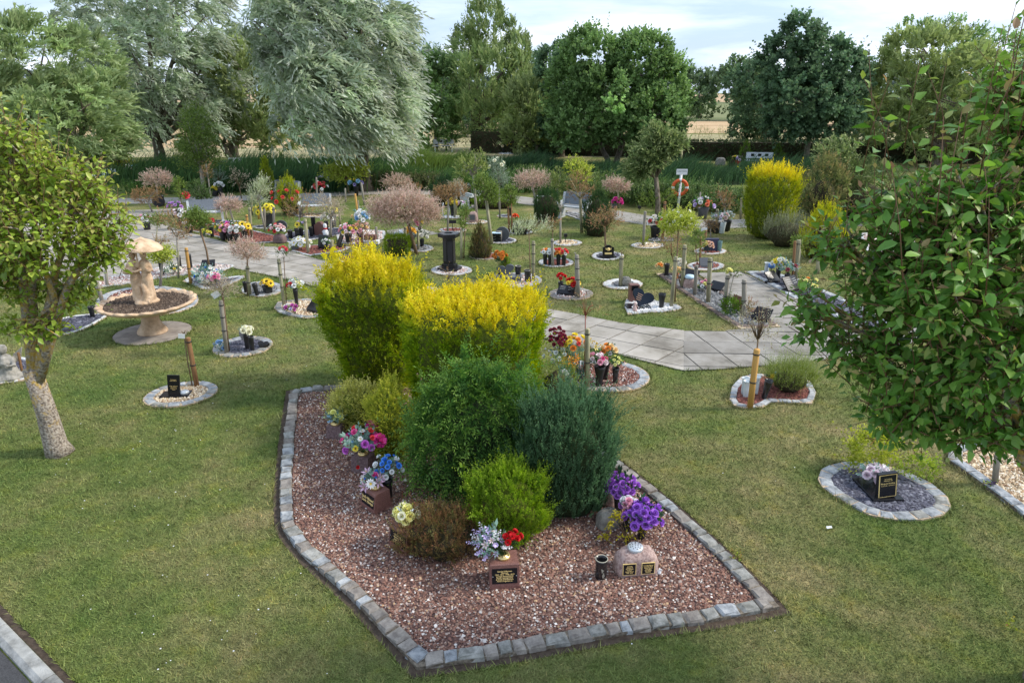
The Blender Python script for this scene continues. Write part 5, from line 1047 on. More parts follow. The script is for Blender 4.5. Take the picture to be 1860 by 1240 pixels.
p = P(392, 535, G(416, 640).y - .05); q = MB(); q.box((0, 0, 0), (.13, .004, .10)); o = q.ob('plastic_tag', WHITEP, None, p, rot=(0, R(-30), R(10))); tagm(o, 'white card tag hanging below the tan ball-headed tree', 'tag')
# two-lobed bed
stake('pale green-grey stake beside the open black book', (517, 562), (506, 470), STAKE, .034, 4)
small_tree('thin rose with red blooms on top of the pale stake', (521, 562), [(511, 462, 7, 10), (520, 458, 6, 8)], 'rose', 22, .009, TWIG, 4)
p = P(513, 452, G(521, 562).y); bouquet('red rose blooms at the head of the pale stake', p, .07, [('rose', (.75, .08, .12), 3, .06)], 2, DGR, stem_to=p - Vector((0, 0, .12)))
r, tp = vase('slim black vase of red and white roses behind the open black book', (540, 560), .40, .03, .05)
bouquet('white, red and teal roses in the slim vase behind the open book', tp + Vector((0, 0, .09)), .15, [('rose', WHT, 6, .065), ('rose', RED, 3, .065), ('rose', CRM, 2, .06), ('bud', LBL, 3, .05)], 18, BGR, stem_to=tp)
p = G(528, 572); p.z = .012; bouquet('purple and white roses lying at the edge of the two-lobed bed', p + Vector((0, 0, .13)), .14, [('rose', (.45, .08, .35), 5, .06), ('rose', WHT, 3, .055), ('rose', LIL, 2, .055)], 16, GRN, stem_to=p + Vector((.1, 0, .02)))
def book(label, bpx, w=.34, h=.26, tilt=-50, rz=0, mat=GRAN, z=.012, lines=0):
    b_ = G(*bpx); r = thing('book_memorial', label, 'memorial book', (b_.x, b_.y, z), rz, 'black book-shaped memorials'); q = MB(); q.box((0, h * .3, .03), (w * .9, h * .6, .05), bev=.006); q.ob('base', mat, r)
    for s_ in (-1, 1):
        q = MB(); q.box((s_ * w * .25, 0, h / 2), (w * .5 - .004, .03, h), bev=.008); o = ob('page', q.mesh('page', mat), r, (0, 0, .05), (R(tilt), 0, s_ * R(4)))
        for i in range(lines): q = MB(); q.box((0, 0, 0), (w * .3, .002, .008)); ob('inscription', q.mesh('inscription', flat('grey_lettering', (.5, .5, .48))), o, (s_ * w * .25, -.0165, h * (.75 - .15 * i)))
    return r
book('open black book memorial beside the golden cypress', (568, 570), .36, .26, -48, R(-30))
# sunflower pot bed
stake('greenish stake in the bed with the sunflower pot', (454, 537), (449, 483), STAKE, .036, 2)
small_tree('pinkish-tan ball-headed tree beside the path, left of centre', (450, 537), [(448, 455, 26, 18), (430, 452, 16, 14), (468, 458, 16, 14), (448, 442, 16, 9)], 'pink', 330, .018, TWIG)
vase('black vase tight behind the greenish stake', (447, 533), .26, .035, .048); vase('tilted black vase right of the greenish stake', (468, 538), .28, .04, .055, tilt=(0, R(-9), 0))
r, tp = vase('square black planter of sunflowers', (487, 533), .17, .10, .12, square=True, nm='planter', cat_='planter', group=None)
bouquet('two yellow sunflowers in the square black planter', tp + Vector((0, 0, .05)), .10, [('sun', SUNF, 5, .11)], 8, GRN, stem_to=tp)
# white and blue bed near the fountain
stake('bright yellow round stake in the heart-shaped slate bed', (347, 517), (338, 450), STAKEY, .036, 2)
p = G(380, 520); p.z = .012; bouquet('big heap of white and blue silk flowers in the heart-shaped slate bed', p + Vector((-.06, .15, .20)), .30, [('daisy', WHT, 26, .06), ('rose', BLU, 5, .05), ('bud', (.4, .4, .6), 5, .05), ('rose', WHT, 10, .045)], 30, BGR, stem_to=p)
book('black book top above the white and blue flowers', (378, 487), .34, .2, -55, R(10))
small_tree('small ball-headed olive-green tree on a long leaning stem beside the path', (382, 497), [(357, 398, 22, 17), (350, 392, 12, 12), (368, 402, 12, 12)], 'green', 420, .022, TWIG, bend=(.04, 0))
for i, (px, py, lb) in enumerate(((295, 500, 'black vase nearest the statue in the strip bed'), (328, 490, 'black vase behind the yellow and white flowers'), (347, 487, 'black vase beside the bright yellow stake'))): vase(lb, (px, py), .34, .04, .05)
p = G(314, 500); p.z = .012; bouquet('low wreath of white, green and yellow flowers in the strip bed', p + Vector((0, 0, .12)), .22, [('daisy', (.8, .8, .66), 14, .055), ('rose', YEL, 3, .05), ('rose', WHT, 5, .045)], 20, GRN, stem_to=p)
small_tree('red and cream leaved tree on a leaning stem in front of the path', (324, 505), [(312, 400, 24, 16), (325, 415, 16, 16), (338, 418, 16, 18), (300, 395, 14, 12)], 'photinia', 150, .022, STAKEG, bend=(.02, 0))
small_tree('low flat-headed bright green tree right of the statue', (291, 523), [(288, 463, 22, 13), (302, 460, 14, 10)], 'lime', 180, .03, STAKEG)
small_tree('small green rose standard left of the red and cream tree', (283, 440), [(280, 400, 18, 12), (292, 398, 10, 8)], 'green', 90, .018, STAKE)
small_tree('straggling red-tinged rose shoots above the statue umbrella', (287, 447), [(292, 434, 16, 9), (302, 438, 10, 6)], 'photinia', 30, .012, TWIG, 4)
# left white-edged beds
vase('black vase at the pointed end of the white-edged slate bed', (169, 577), .22, .04, .058)
vase('dark squat vase among the slates behind the pear trunk', (108, 590), .20, .055, .075, GRANG)
b_ = G(92, 600); r = thing('slate_rocks', 'two dark slate rocks beside the squat vase', 'rocks', (b_.x, b_.y, .012)); boulder('rock', r, .34, .25, .12, GRANG, 51); o = boulder('rock', r, .22, .2, .1, GRANG, 53); o.location = (.26, -.06, 0)
b_ = G(18, 688); r = thing('stone_statue', 'weathered grey kneeling angel figure in the slate bed at the left edge', 'statue', (b_.x, b_.y, .012), R(20)); q = MB()
q.lathe([(.20, 0), (.21, .04), (.15, .10), (.12, .2), (.13, .28), (.09, .36), (.035, .40), (.06, .44), (.07, .49), (.05, .54), (.005, .56)], 18, fr=lambda a, z: 1 + .08 * math.sin(5 * a + z * 9)); q.tube([(.1, -.02, .32), (.14, -.12, .24), (.05, -.17, .26)], [.04, .035, .03], 8); q.tube([(-.1, -.02, .32), (-.14, -.12, .24), (-.05, -.17, .26)], [.04, .035, .03], 8)
q.prism([(0, 0), (.16, .1), (.22, .30), (.08, .2)], -.015, .015, Matrix.Translation((.02, .1, .16)) @ Matrix.Rotation(R(90), 4, 'X')); q.prism([(0, 0), (-.08, .2), (-.22, .30), (-.16, .1)], -.015, .015, Matrix.Translation((-.02, .1, .16)) @ Matrix.Rotation(R(90), 4, 'X')); o = q.ob('figure', GREYS, r); md_ = o.modifiers.new('r', 'REMESH'); md_.mode = 'VOXEL'; md_.voxel_size = .011; md_.use_smooth_shade = True
stake('thin brown stem stake in the slate bed at the left edge', (42, 684), (33, 640), STAKEB, .02, 0)
stake('grey leaning stake left of the fountain basin', (186, 549), (172, 495), STAKEG, .04, 1); stake('short grey stake in the strip bed behind the pear tree', (195, 520), (192, 490), STAKEG, .035, 0)

# ------------------------------------------------------------------ stone basin with figures
fb = G(278, 605); fr = thing('planted_basin', 'buff stone basin with scalloped rim and flared pedestal, filled with soil', 'stone basin', (fb.x, fb.y, 0))
q = MB(); q.lathe([(.66, 0), (.665, .01), (.65, .022), (.0001, .024)], 40, caps=False); q.ob('round_plinth', CONC, fr); NOGRASS.append(np.array([(fb.x + .67 * math.cos(a), fb.y + .67 * math.sin(a)) for a in np.linspace(0, 6.28, 30)]))
q = MB(); q.lathe([(.255, .022), (.262, .045), (.24, .09), (.19, .16), (.155, .25), (.15, .32), (.165, .36), (.19, .372), (.19, .392), (.17, .40)], 36); q.ob('pedestal', TERRA, fr)
SCN = 22
q = MB(); sc_f = lambda a, z: 1 + .075 * (abs(math.cos(a * SCN / 2)) - .5) * min(1, max(0, (z - .42) / .12))
def rimz(m_):
    for i, p in enumerate(m_.v):
        rr = math.hypot(p[0], p[1]); a = math.atan2(p[1], p[0])
        if rr > .55: m_.v[i] = (p[0], p[1], p[2] + .028 * (abs(math.cos(a * SCN / 2)) - .6) * min(1, (rr - .55) / .2))
q.lathe([(.16, .395), (.20, .41), (.33, .435), (.50, .465), (.66, .505), (.76, .55), (.81, .588), (.815, .605), (.795, .622), (.765, .625), (.73, .60), (.71, .575), (.66, .56)], 176, fr=sc_f, caps=False); rimz(q); q.ob('scalloped_bowl', TERRA, fr)
q = MB(); q.lathe([(.745, .572), (.6, .585), (.3, .592), (.001, .60)], 40, caps=False); q.ob('soil_fill', SOIL, fr)
ang = np.linspace(0, 2 * math.pi, 40)[:-1]; chips('soil_crumbs', fr, np.stack([.70 * np.cos(ang), .70 * np.sin(ang)], 1), 2600, .028, [(.05, .035, .026), (.10, .07, .05), (.16, .12, .09)], .578, .7)
# the pair of figures under an umbrella: one carved piece
sp0 = G(263, 549, .6); sp0.y = fb.y + .02; sp0.x = fb.x - .02; st = thing('garden_statue', 'buff stone statue of a couple sharing an umbrella, standing in the basin', 'statue', (sp0.x, sp0.y, .588), R(8))
q = MB()
q.lathe([(.17, 0), (.175, .03), (.15, .06), (.12, .09)], 20, fr=lambda a, z: 1 + .1 * math.sin(3 * a + 1)) 
def figure(cx_, cy_, s, ph, skirt=True):
    fo = lambda a, z: 1 + (.09 * math.sin(7 * a + ph + z * 5) * max(0, 1 - z / .5))
    prof = [(.085, .05), (.088, .12), (.083, .22), (.078, .32), (.082, .42), (.070, .50), (.060, .56), (.075, .64), (.078, .70), (.060, .75), (.028, .775), (.026, .80)]
    q.lathe([(a * s, b) for a, b in prof], 20, c=(cx_, cy_, 0), fr=fo)
    q.lathe([(.004, .785), (.035, .80), (.047, .835), (.048, .865), (.036, .895), (.004, .91)], 16, c=(cx_ + .01, cy_ - .012, 0)); q.tube([(cx_ + .012, cy_ - .055, .845), (cx_ + .012, cy_ - .068, .838)], [.010, .006], 6)
figure(-.085, .0, 1.05, 0); figure(.075, -.01, .98, 2)
q.tube([(-.15, -.01, .70), (-.19, -.04, .58), (-.13, -.10, .56)], [.032, .028, .022], 8); q.tube([(.14, -.01, .69), (.17, -.03, .57), (.13, -.09, .60)], [.03, .027, .02], 8); q.tube([(-.03, -.02, .70), (-.0, -.09, .66), (.02, -.10, .80)], [.03, .026, .02], 8); q.tube([(.02, -.02, .70), (.02, -.08, .60), (-.06, -.11, .58)], [.03, .026, .02], 8)
q.lathe([(.05, 0), (.075, .02), (.08, .06), (.06, .08)], 14, c=(-.14, -.10, .55)); q.lathe([(.03, 0), (.045, .03), (.03, .06)], 10, c=(.15, -.09, .56))
q.tube([(-.10, -.07, .10), (-.085, -.09, .02), (-.09, -.13, .05)], [.035, .035, .03], 8); q.tube([(.09, -.08, .12), (.08, -.10, .04), (.075, -.14, .05)], [.035, .035, .03], 8); q.tube([(.02, -.05, .35), (.06, -.09, .2), (.02, -.1, .06)], [.045, .05, .05], 8)
o = q.ob('figures', TERRA, st); md_ = o.modifiers.new('r', 'REMESH'); md_.mode = 'VOXEL'; md_.voxel_size = .009; md_.use_smooth_shade = True
q = MB(); q.tube([(.015, -.09, .62), (.0, -.05, 1.03)], .011, 8); q.ob('umbrella_handle', TERRA, st)
q = MB(); st.scale = (1.18, 1.18, 1.04); q.lathe([(.29, 0), (.295, .012), (.24, .075), (.15, .135), (.05, .175), (.012, .20), (.004, .205), (.004, .19), (.05, .155), (.15, .115), (.24, .055), (.27, .01), (.29, 0)], 40, c=(-.01, 0, .955), caps=False, fr=lambda a, z: 1 + .05 * (abs(math.cos(4 * a)) - .5) * (1 if z < .1 else .2)); o = q.ob('umbrella_canopy', TERRA, st, rot=(0, R(5), 0))

# ------------------------------------------------------------------ black hexagonal column
b_ = G(817, 491); r = thing('memorial_column', 'black polished hexagonal column with wide collar top beside the path', 'memorial column', (b_.x, b_.y, .01), R(12))
def hexl(m_, prof, c=(0, 0, 0)): m_.lathe(prof, 6, c=c, smooth=False); return m_
hexl(MB(), [(.31, 0), (.31, .07), (.30, .08)]).ob('base_slab', GRAN, r)
hexl(MB(), [(.20, .08), (.20, .16), (.165, .17)]).ob('plinth', GRAN, r); hexl(MB(), [(.155, .17), (.155, .82)]).ob('shaft', GRAN, r)
m = MB(); m.lathe([(.155, .82), (.27, .84), (.275, .92), (.26, .935), (.12, .935), (.11, .90), (.001, .895)], 6, caps=False, smooth=False); m.ob('collar', GRAN, r)
for k in range(6):
    a = math.pi / 6 + k * math.pi / 3; q = MB(); q.box((0, 0, 0), (.115, .004, .50)); pn = ob('name_panel', q.mesh('name_panel', flat('dark_panel', (.03, .03, .035), .3)), r, (.136 * math.cos(a), .136 * math.sin(a), .49), (0, 0, a + math.pi / 2))
    for i in range(5): q = MB(); q.box((0, 0, 0), (.07, .002, .008)); ob('inscription', q.mesh('inscription', flat('grey_lettering', (.5, .5, .48))), pn, (0, .0025 if True else 0, .18 - i * .05))
# ------------------------------------------------------------------ circle bed of mixed bouquets
stake('pale stake in the round bed of mixed bouquets', (1067, 706), (1067, 597), STAKE, .036, 2)
small_tree('young red-leaved sapling above the round bed of mixed bouquets', (1062, 704), [(1065, 560, 28, 18), (1062, 535, 14, 14)], 'photinia', 10, .008, flat('red_twig', (.30, .08, .06)), 12)
r, tp = vase('large black vase of pink and white roses in the round bed', (1088, 703), .33, .045, .085); bouquet('pink and white roses in the large black vase of the round bed', tp + Vector((-.02, 0, .10)), .16, [('rose', PNK, 5, .07), ('rose', (.82, .10, .3), 3, .06), ('rose', LPK, 5, .065)], 24, GRN, stem_to=tp)
r, tp = vase('second black vase, behind, with orange and white roses', (1098, 690), .33, .045, .085); bouquet('orange and peach roses above the large black vase', tp + Vector((.04, 0, .15)), .15, [('rose', PEA, 5, .07), ('rose', ORG, 3, .065), ('rose', WHT, 4, .06)], 16, GRN, stem_to=tp)
r, tp = vase('smaller black vase of pale yellow freesias at the right', (1117, 697), .25, .035, .055, BLKG); bouquet('pale yellow freesias in the smaller black vase', tp + Vector((0, 0, .09)), .12, [('rose', (.80, .80, .30), 11, .04), ('bud', (.78, .45, .4), 4, .035)], 26, GRN, stem_to=tp)
p = G(1055, 700); p.z = .012
bouquet('orange lilies low at the left of the round bed', p + Vector((-.20, .05, .36)), .14, [('lily', ORG, 8, .07), ('lily', (.8, .4, .03), 5, .06), ('bud', MAR, 3, .05)], 22, DGR, stem_to=p + Vector((-.05, .05, 0)))
bouquet('maroon delphinium spike pointing up left from the round bed', p + Vector((-.36, .15, .66)), .15, [('carn', MAR, 22, .055), ('bud', (.45, .02, .08), 8, .05)], 4, DGR, stem_to=p + Vector((-.05, .05, .05)), lean=(-1, 0, 1), flat_=1.2)
bouquet('orange, yellow and red roses behind the pale stake', p + Vector((-.12, .2, .60)), .19, [('rose', ORG, 4, .075), ('rose', YEL, 6, .07), ('rose', RED, 2, .06), ('rose', (.8, .5, .05), 3, .07)], 20, BGR, stem_to=p + Vector((0, .1, .05)))
bouquet('yellow sprays right of the pale stake', p + Vector((.15, .2, .56)), .14, [('bud', YEL, 20, .03), ('lily', LYE, 4, .06)], 6, GRN, stem_to=p + Vector((.05, .1, .05)))
bouquet('pale blue and white flowers hanging out left of the round bed', p + Vector((-.36, .15, .42)), .20, [('rose', (.66, .74, .76), 9, .055), ('bud', (.75, .78, .80), 8, .05)], 26, BGR, stem_to=p + Vector((-.05, .1, .1)), lean=(-1, 0, 0))
bouquet('grey-green feathery filler at the foot of the pale stake', p + Vector((-.02, .0, .22)), .14, [('bud', (.5, .56, .6), 8, .03), ('bud', MAR, 3, .06)], 30, BGR, stem_to=p)
# lavender bed
stake('bright yellow round stake in front of the lavender', (1362, 741), (1375, 634), STAKEY, .042, 2)
small_tree('wispy cream-leaved willow standard above the yellow stake', (1368, 738), [(1378, 602, 42, 22), (1400, 590, 26, 14), (1356, 580, 18, 18), (1385, 560, 18, 12)], 'wispy', 90, .012, TWIG, 26, leafy=0)
for (px, py, h, lb) in ((1351, 716, .25, 'rear left of the three pale vases by the lavender'), (1354, 722, .25, 'front of the three pale vases by the lavender'), (1371, 716, .27, 'pale vase hidden behind the yellow stake')): vase(lb, (px, py), h, .042, .05, PALEG, flare=True, group='pale vases by the lavender')
r, tp = vase('black vase tipped sideways against the lavender', (1387, 726), .30, .035, .06, BLKG, tilt=(0, R(8), 0))
p = G(1398, 712); r = thing('bird_ornament', 'blue and yellow tit ornament perched by the lavender', 'garden ornament', (p.x, p.y, .012)); q = MB(); q.tube([(0, 0, 0), (0, 0, .24)], .004, 5); q.ob('wire', BLACKP, r); q = MB(); q.lathe([(.002, -.05), (.025, -.03), (.034, 0), (.026, .03), (.012, .05), (.002, .06)], 12, axis=(1, 0, .4)); ob('body', q.mesh('body', flat('bird_yellow', (.8, .5, .03))), r, (0, 0, .25)); q = MB(); q.lathe([(.002, -.02), (.02, -.005), (.02, .012), (.002, .022)], 10); ob('head', q.mesh('head', flat('bird_blue', (.35, .55, .68))), r, (.045, 0, .30)); q = MB(); q.prism([(0, -.01), (.07, -.03), (.08, 0), (0, .012)], -.02, .02, Matrix.Rotation(R(90), 4, 'X')); ob('wing', q.mesh('wing', flat('wing_black', (.02, .02, .03))), r, (-.08, .0, .26))
bush('lavender bush with grey-green flower stalks at the path edge', (G(1432, 712).x, G(1432, 712).y, .01), [(0, .18), (.1, .34), (.25, .42), (.36, .32), (.42, 0)], 1, .75, 1500, .24, 9, .035, .007, .35, .75, ((.16, .22, .04), (.26, .33, .07)), ((.36, .42, .12), (.30, .32, .24)), seed=41, amp=.14, nm='lavender', cat_='lavender', tiltj=.55, core=.6)
# pansies at the far right edge
p = G(1798, 885); r = thing('pansies', 'dark purple and yellow pansies in the tan gravel at the right edge', 'pansies', (p.x, p.y, .012)); 
for i in range(7): ob('flower_head', head('rose', (.05, .01, .08)), r, (random.uniform(-.09, .09), random.uniform(-.05, .05), .06), (R(-25), 0, 0), (.04,) * 3)
V, F, C = shootset(rv(10) * [.05, .04, .01] + [0, 0, .03], nrm(rv(10) * .7 + [0, 0, .6]), np.full(10, .06), 5, .03, .02, .9, pal(10, ((.2, .3, .05), (.4, .42, .06))), None, False); V[:, 2] = np.maximum(V[:, 2], .002); ob('leaves', npmesh('leaves', V, F, C, LEAF), r)
stake('grey stake in the tan gravel strip behind the right pear tree', (1807, 878), (1815, 800), STAKEG, .035, 1)

# ------------------------------------------------------------------ plots on the middle lawn
r, s = stone('grey heart-shaped stone on a low plinth between black vases', (921, 510), .42, .27, GRANG, 'heart', rz=R(-8), d=.06, base=(.68, .34, .1), lean=R(-12))
for px, py, h, lb in ((941, 506, .30, 'black vase right of the grey heart stone'), (958, 514, .30, 'shorter black vase with gold trim furthest right of the grey heart stone')): vase(lb, (px, py), h, .06, .075, BLKG, GREYRIM)
r, tp = vase('black vase of rusty orange chrysanthemums left of the heart stone', (909, 506), .24, .05, .07); bouquet('rusty orange chrysanthemums behind the grey heart stone', tp + Vector((-.03, 0, .30)), .17, [('carn', (.62, .24, .04), 12, .085)], 20, DGR, stem_to=tp, flat_=.6)
bush('small bright green conifer behind the grey heart stone', (G(918, 499).x, G(918, 499).y, 0), [(0, .1), (.2, .15), (.42, .08), (.5, 0)], 1, 1, 300, .09, 6, .03, .014, .5, .8, ((.14, .24, .02), (.24, .34, .03)), seed=61, nm='small_conifer', cat_='conifer')
stake('tall greenish stake right of the grey heart stone', (969, 512), (969, 438), STAKE, .04, 3)
small_tree('cream-leaved willow standard above the tall greenish stake', (964, 514), [(958, 413, 28, 8), (982, 408, 20, 10), (940, 414, 14, 7)], 'white', 120, .012, TWIG, 12)
# four vases bed
for i, (px, py, lb, lb2, hd) in enumerate(((990, 482, 'leftmost of the four slim black vases', 'orange and white roses in the leftmost slim vase', [('rose', ORG, 5, .07), ('rose', WHT, 3, .07)]), (999, 483, 'second of the four slim black vases', 'white and teal roses in the second slim vase', [('rose', WHT, 6, .075), ('rose', (.6, .72, .72), 3, .07)]),
        (1014, 483, 'third of the four slim black vases', 'orange and red roses in the third slim vase', [('rose', ORG, 4, .08), ('rose', RED, 5, .08), ('rose', PEA, 2, .07)]), (1024, 484, 'rightmost of the four slim black vases', 'red and white roses in the rightmost slim vase', [('rose', RED, 6, .075), ('rose', WHT, 2, .07)]))):
    r, tp = vase(lb, (px, py), .27, .045, .06); bouquet(lb2, tp + Vector((0, 0, .08)), .12, hd, 8, BGR, stem_to=tp)
stake('grey stake standing between the four slim vases', (1004, 485), (1003, 434), STAKEG, .04, 1)
small_tree('sparse red-tipped tree above the four slim vases', (1002, 484), [(1003, 412, 14, 14), (1006, 400, 8, 8)], 'photinia', 34, .01, TWIG, 8)
# red flower book
r, tp = vase('black vase of red carnations behind the black book stone', (1018, 530), .22, .045, .06); bouquet('red carnations in the vase behind the black book stone', tp + Vector((0, 0, .12)), .10, [('carn', RED, 7, .07)], 10, BGR, stem_to=tp)
book('open black book stone in the pinkish-edged oval bed', (1026, 539), .40, .26, -55, R(-22), lines=3)
p = G(1040, 537); p.z = .012; r, tp = vase('low black pot of red and yellow blooms right of the book stone', (1042, 538), .16, .06, .07); bouquet('red and yellow blooms right of the book stone', tp + Vector((-.02, 0, .13)), .13, [('carn', RED, 5, .1), ('rose', (.82, .55, .05), 5, .08), ('bud', LIL, 2, .05)], 10, GRN, stem_to=tp)
stake('grey stake with a split bare sapling right of the book stone', (1051, 543), (1048, 463), STAKEG, .04, 3)
small_tree('bare cut-back sapling tied to the stake by the book stone', (1046, 541), [(1045, 461, 9, 5)], 'rose', 4, .02, STAKEG, 8)
# slate circle
stake('pale stake in the slate circle with the stone ball', (1127, 521), (1129, 465), STAKE, .045, 1)
b_ = G(1136, 520); r = thing('stone_ball', 'round pale stone ball in the slate circle', 'stone', (b_.x, b_.y, .012)); q = MB(); q.lathe([(.02, 0), (.09, .03), (.13, .09), (.12, .16), (.07, .21), (.005, .225)], 18, fr=lambda a, z: 1 + .05 * math.sin(3 * a)); q.ob('ball', GREYS, r)
small_tree('tiny bare twigs above the stake in the slate circle', (1129, 519), [(1129, 458, 8, 6)], 'rose', 3, .01, TWIG, 8)
# gabled stone
r, s = stone('gabled black headstone with gold emblem, far side of the middle lawn', (1104, 470), .30, .30, GRAN, 'gable', d=.06, base=(.44, .2, .06), rz=R(4), lines=1)
q = MB(); q.lathe([(.045, -.001), (.045, .002)], 12, axis=(0, -1, 0)); q.box((-.05, 0, 0), (.05, .003, .02)); q.box((.05, 0, 0), (.05, .003, .02)); q.box((0, 0, -.11), (.19, .003, .05)); ob('gold_emblem', q.mesh('gold_emblem', GOLDT), s, (0, -.0315, .19))
# heart bed
r, s = stone('dark blue-black leaning heart stone in the white gravel bed', (1160, 561), .48, .36, flat('blue_black_granite', (.012, .022, .04), .6), 'heart', rz=R(4), d=.05, base=(.52, .36, .03), bmat=GRAN, tilt=R(-18), lean=R(25), lines=0)
for i in range(4): q = MB(); q.box((0, 0, 0), (.12 - .02 * (i % 2), .002, .012)); ob('inscription', q.mesh('inscription', flat('copper_lettering', (.55, .34, .22))), s, (-.08, -.027, .25 - .04 * i))
b_ = G(1150, 548); r = thing('memorial_lectern', 'square reddish-brown box with dark sloping plaque behind the heart stone', 'memorial block', (b_.x, b_.y, .012), R(5)); q = MB(); q.box((0, 0, .19), (.20, .16, .38), bev=.006); q.ob('box', REDG, r); q = MB(); q.box((0, 0, 0), (.14, .012, .1)); ob('plaque', q.mesh('plaque', GRAN), r, (0, -.085, .31))
b_ = G(1159, 562); r = thing('figurine', 'small pink and white angel figurine leaning on the heart stone', 'figurine', (b_.x, b_.y - .12, .012)); r.location = (G(1153, 566).x, G(1153, 566).y, .012); q = MB(); q.lathe([(.04, 0), (.045, .05), (.025, .10), (.018, .12), (.03, .15), (.025, .18), (.002, .195)], 12); q.tube([(.02, 0, .09), (.05, -.02, .11)], .01, 5); q.tube([(-.02, 0, .09), (-.05, -.02, .11)], .01, 5); q.ob('body', flat('pink_plaster', (.72, .5, .45)), r)
vase('black vase at the right of the white gravel heart bed', (1201, 560), .30, .045, .075)
stake('long leaning greenish stake at the tip of the heart bed', (1219, 558), (1228, 466), STAKE, .038, 1)
small_tree('yellow-green rose standard with small white flowers above the stakes', (1226, 548), [(1232, 402, 30, 20), (1215, 408, 18, 14), (1250, 402, 16, 16)], 'lime', 300, .015, TWIG, 10)
p = P(1236, 396, G(1226, 548).y); bouquet('small white blooms scattered in the yellow-green rose standard', p, .28, [('rose', (.8, .8, .66), 9, .045)], 0, GRN, stem_to=p - Vector((0, 0, .2)))
small_tree('red and green leaved young tree below the yellow-green rose', (1238, 520), [(1218, 438, 14, 18), (1228, 455, 14, 14), (1208, 450, 8, 10)], 'photinia', 90, .013, TWIG, 6)
# triangular bed
vase('black vase at the far corner of the triangular bed', (1210, 502), .30, .05, .065)
p = P(1198, 482, G(1212, 502).y); bouquet('orange and peach roses hanging at the far corner of the triangular bed', p, .09, [('rose', PEA, 5, .07), ('rose', ORG, 3, .06)], 4, GRN, stem_to=G(1207, 502) + Vector((0, 0, .28)))
stake('first stake from the far end of the triangular bed', (1239, 523), (1244, 445), STAKE, .045, 2)
stake('second stake, pale and short, in the triangular bed', (1262, 537), (1265, 482), STAKEG, .04, 1)
stake('third, thick pale stake in the triangular bed', (1286, 551), (1290, 468), STAKE, .045, 2)
stake('fourth stake, with the yellow rose, in the triangular bed', (1315, 568), (1322, 500), STAKEG, .04, 2)
stake('fifth and nearest stake in the triangular bed', (1351, 576), (1352, 508), STAKEG, .045, 2)
r, tp = vase('small terracotta pot at the foot of the first stakes', (1227, 508), .14, .05, .07, flat('terracotta_pot', (.55, .2, .08)), nm='flower_pot', cat_='flower pot', group=None); bouquet('peach flowers in the small terracotta pot', tp + Vector((0, 0, .1)), .1, [('rose', PEA, 5, .08)], 8, GRN, stem_to=tp)
p = G(1236, 500); p.z = .012; bouquet('white and brown silk ball flower behind the first stake', p + Vector((0, 0, .28)), .1, [('carn', (.78, .72, .62), 6, .1)], 6, GRN, stem_to=p)
book('black tilted book stone at the far end of the triangular bed', (1247, 511), .42, .3, -55, R(-45))
b_ = G(1251, 524); r = thing('memorial_block', 'pinkish rough block topped with pale blue cloth in the triangular bed', 'memorial stone', (b_.x, b_.y, .012), R(5)); boulder('stone_body', r, .26, .2, .24, PINKG, 71); q = MB(); q.lathe([(.10, 0), (.12, .03), (.09, .07), (.03, .085)], 12); ob('pale_blue_bowl', q.mesh('pale_blue_bowl', flat('pale_blue', (.5, .66, .78))), r, (0, 0, .23))
p = G(1277, 531); p.z = .012; bouquet('pink, white and maroon roses between the second and third stakes', p + Vector((0, 0, .14)), .16, [('rose', PNK, 3, .09), ('rose', LYE, 2, .07), ('rose', MAR, 4, .07), ('rose', WHT, 2, .06)], 16, DGR, stem_to=p)
book('dark slanted stone beside the pink roses in the triangular bed', (1295, 530), .36, .26, -60, R(-50))
small_tree('yellow rose on a bent stem in the triangular bed', (1317, 570), [(1330, 492, 12, 7), (1340, 497, 8, 5)], 'rose', 26, .012, STAKEG, 5)
p = P(1325, 492, G(1317, 570).y - .05); bouquet('single pale yellow rose bloom above the fourth stake', p, .04, [('rose', LYE, 2, .09)], 3, GRN, stem_to=p - Vector((0, 0, .1)))
bush('low green plant at the foot of the fourth stake', (G(1325, 572).x, G(1325, 572).y, .01), [(0, .08), (.1, .2), (.25, .15), (.3, 0)], 1, .8, 130, .12, 6, .045, .03, .8, .5, ((.08, .16, .02), (.16, .26, .04)), seed=72, core=0, nm='low_plant', cat_='plant', tiltj=.8)
b_ = G(1340, 566); r = thing('memorial_plates', 'pair of upright rusty-brown plates near the nearest stake', 'memorial plates', (b_.x, b_.y, .012), R(-60)); q = MB(); q.box((0, 0, .16), (.30, .02, .32)); q.ob('plate', REDG, r); q = MB(); q.box((-.1, .10, .09), (.22, .02, .18)); q.ob('plate', REDG, r)
book('black book stone at the near end of the triangular bed', (1378, 585), .36, .28, -50, R(-45))
small_tree('small red-leaved shrublet behind the nearest stake', (1362, 572), [(1360, 556, 12, 10)], 'photinia', 40, .008, TWIG, 6)
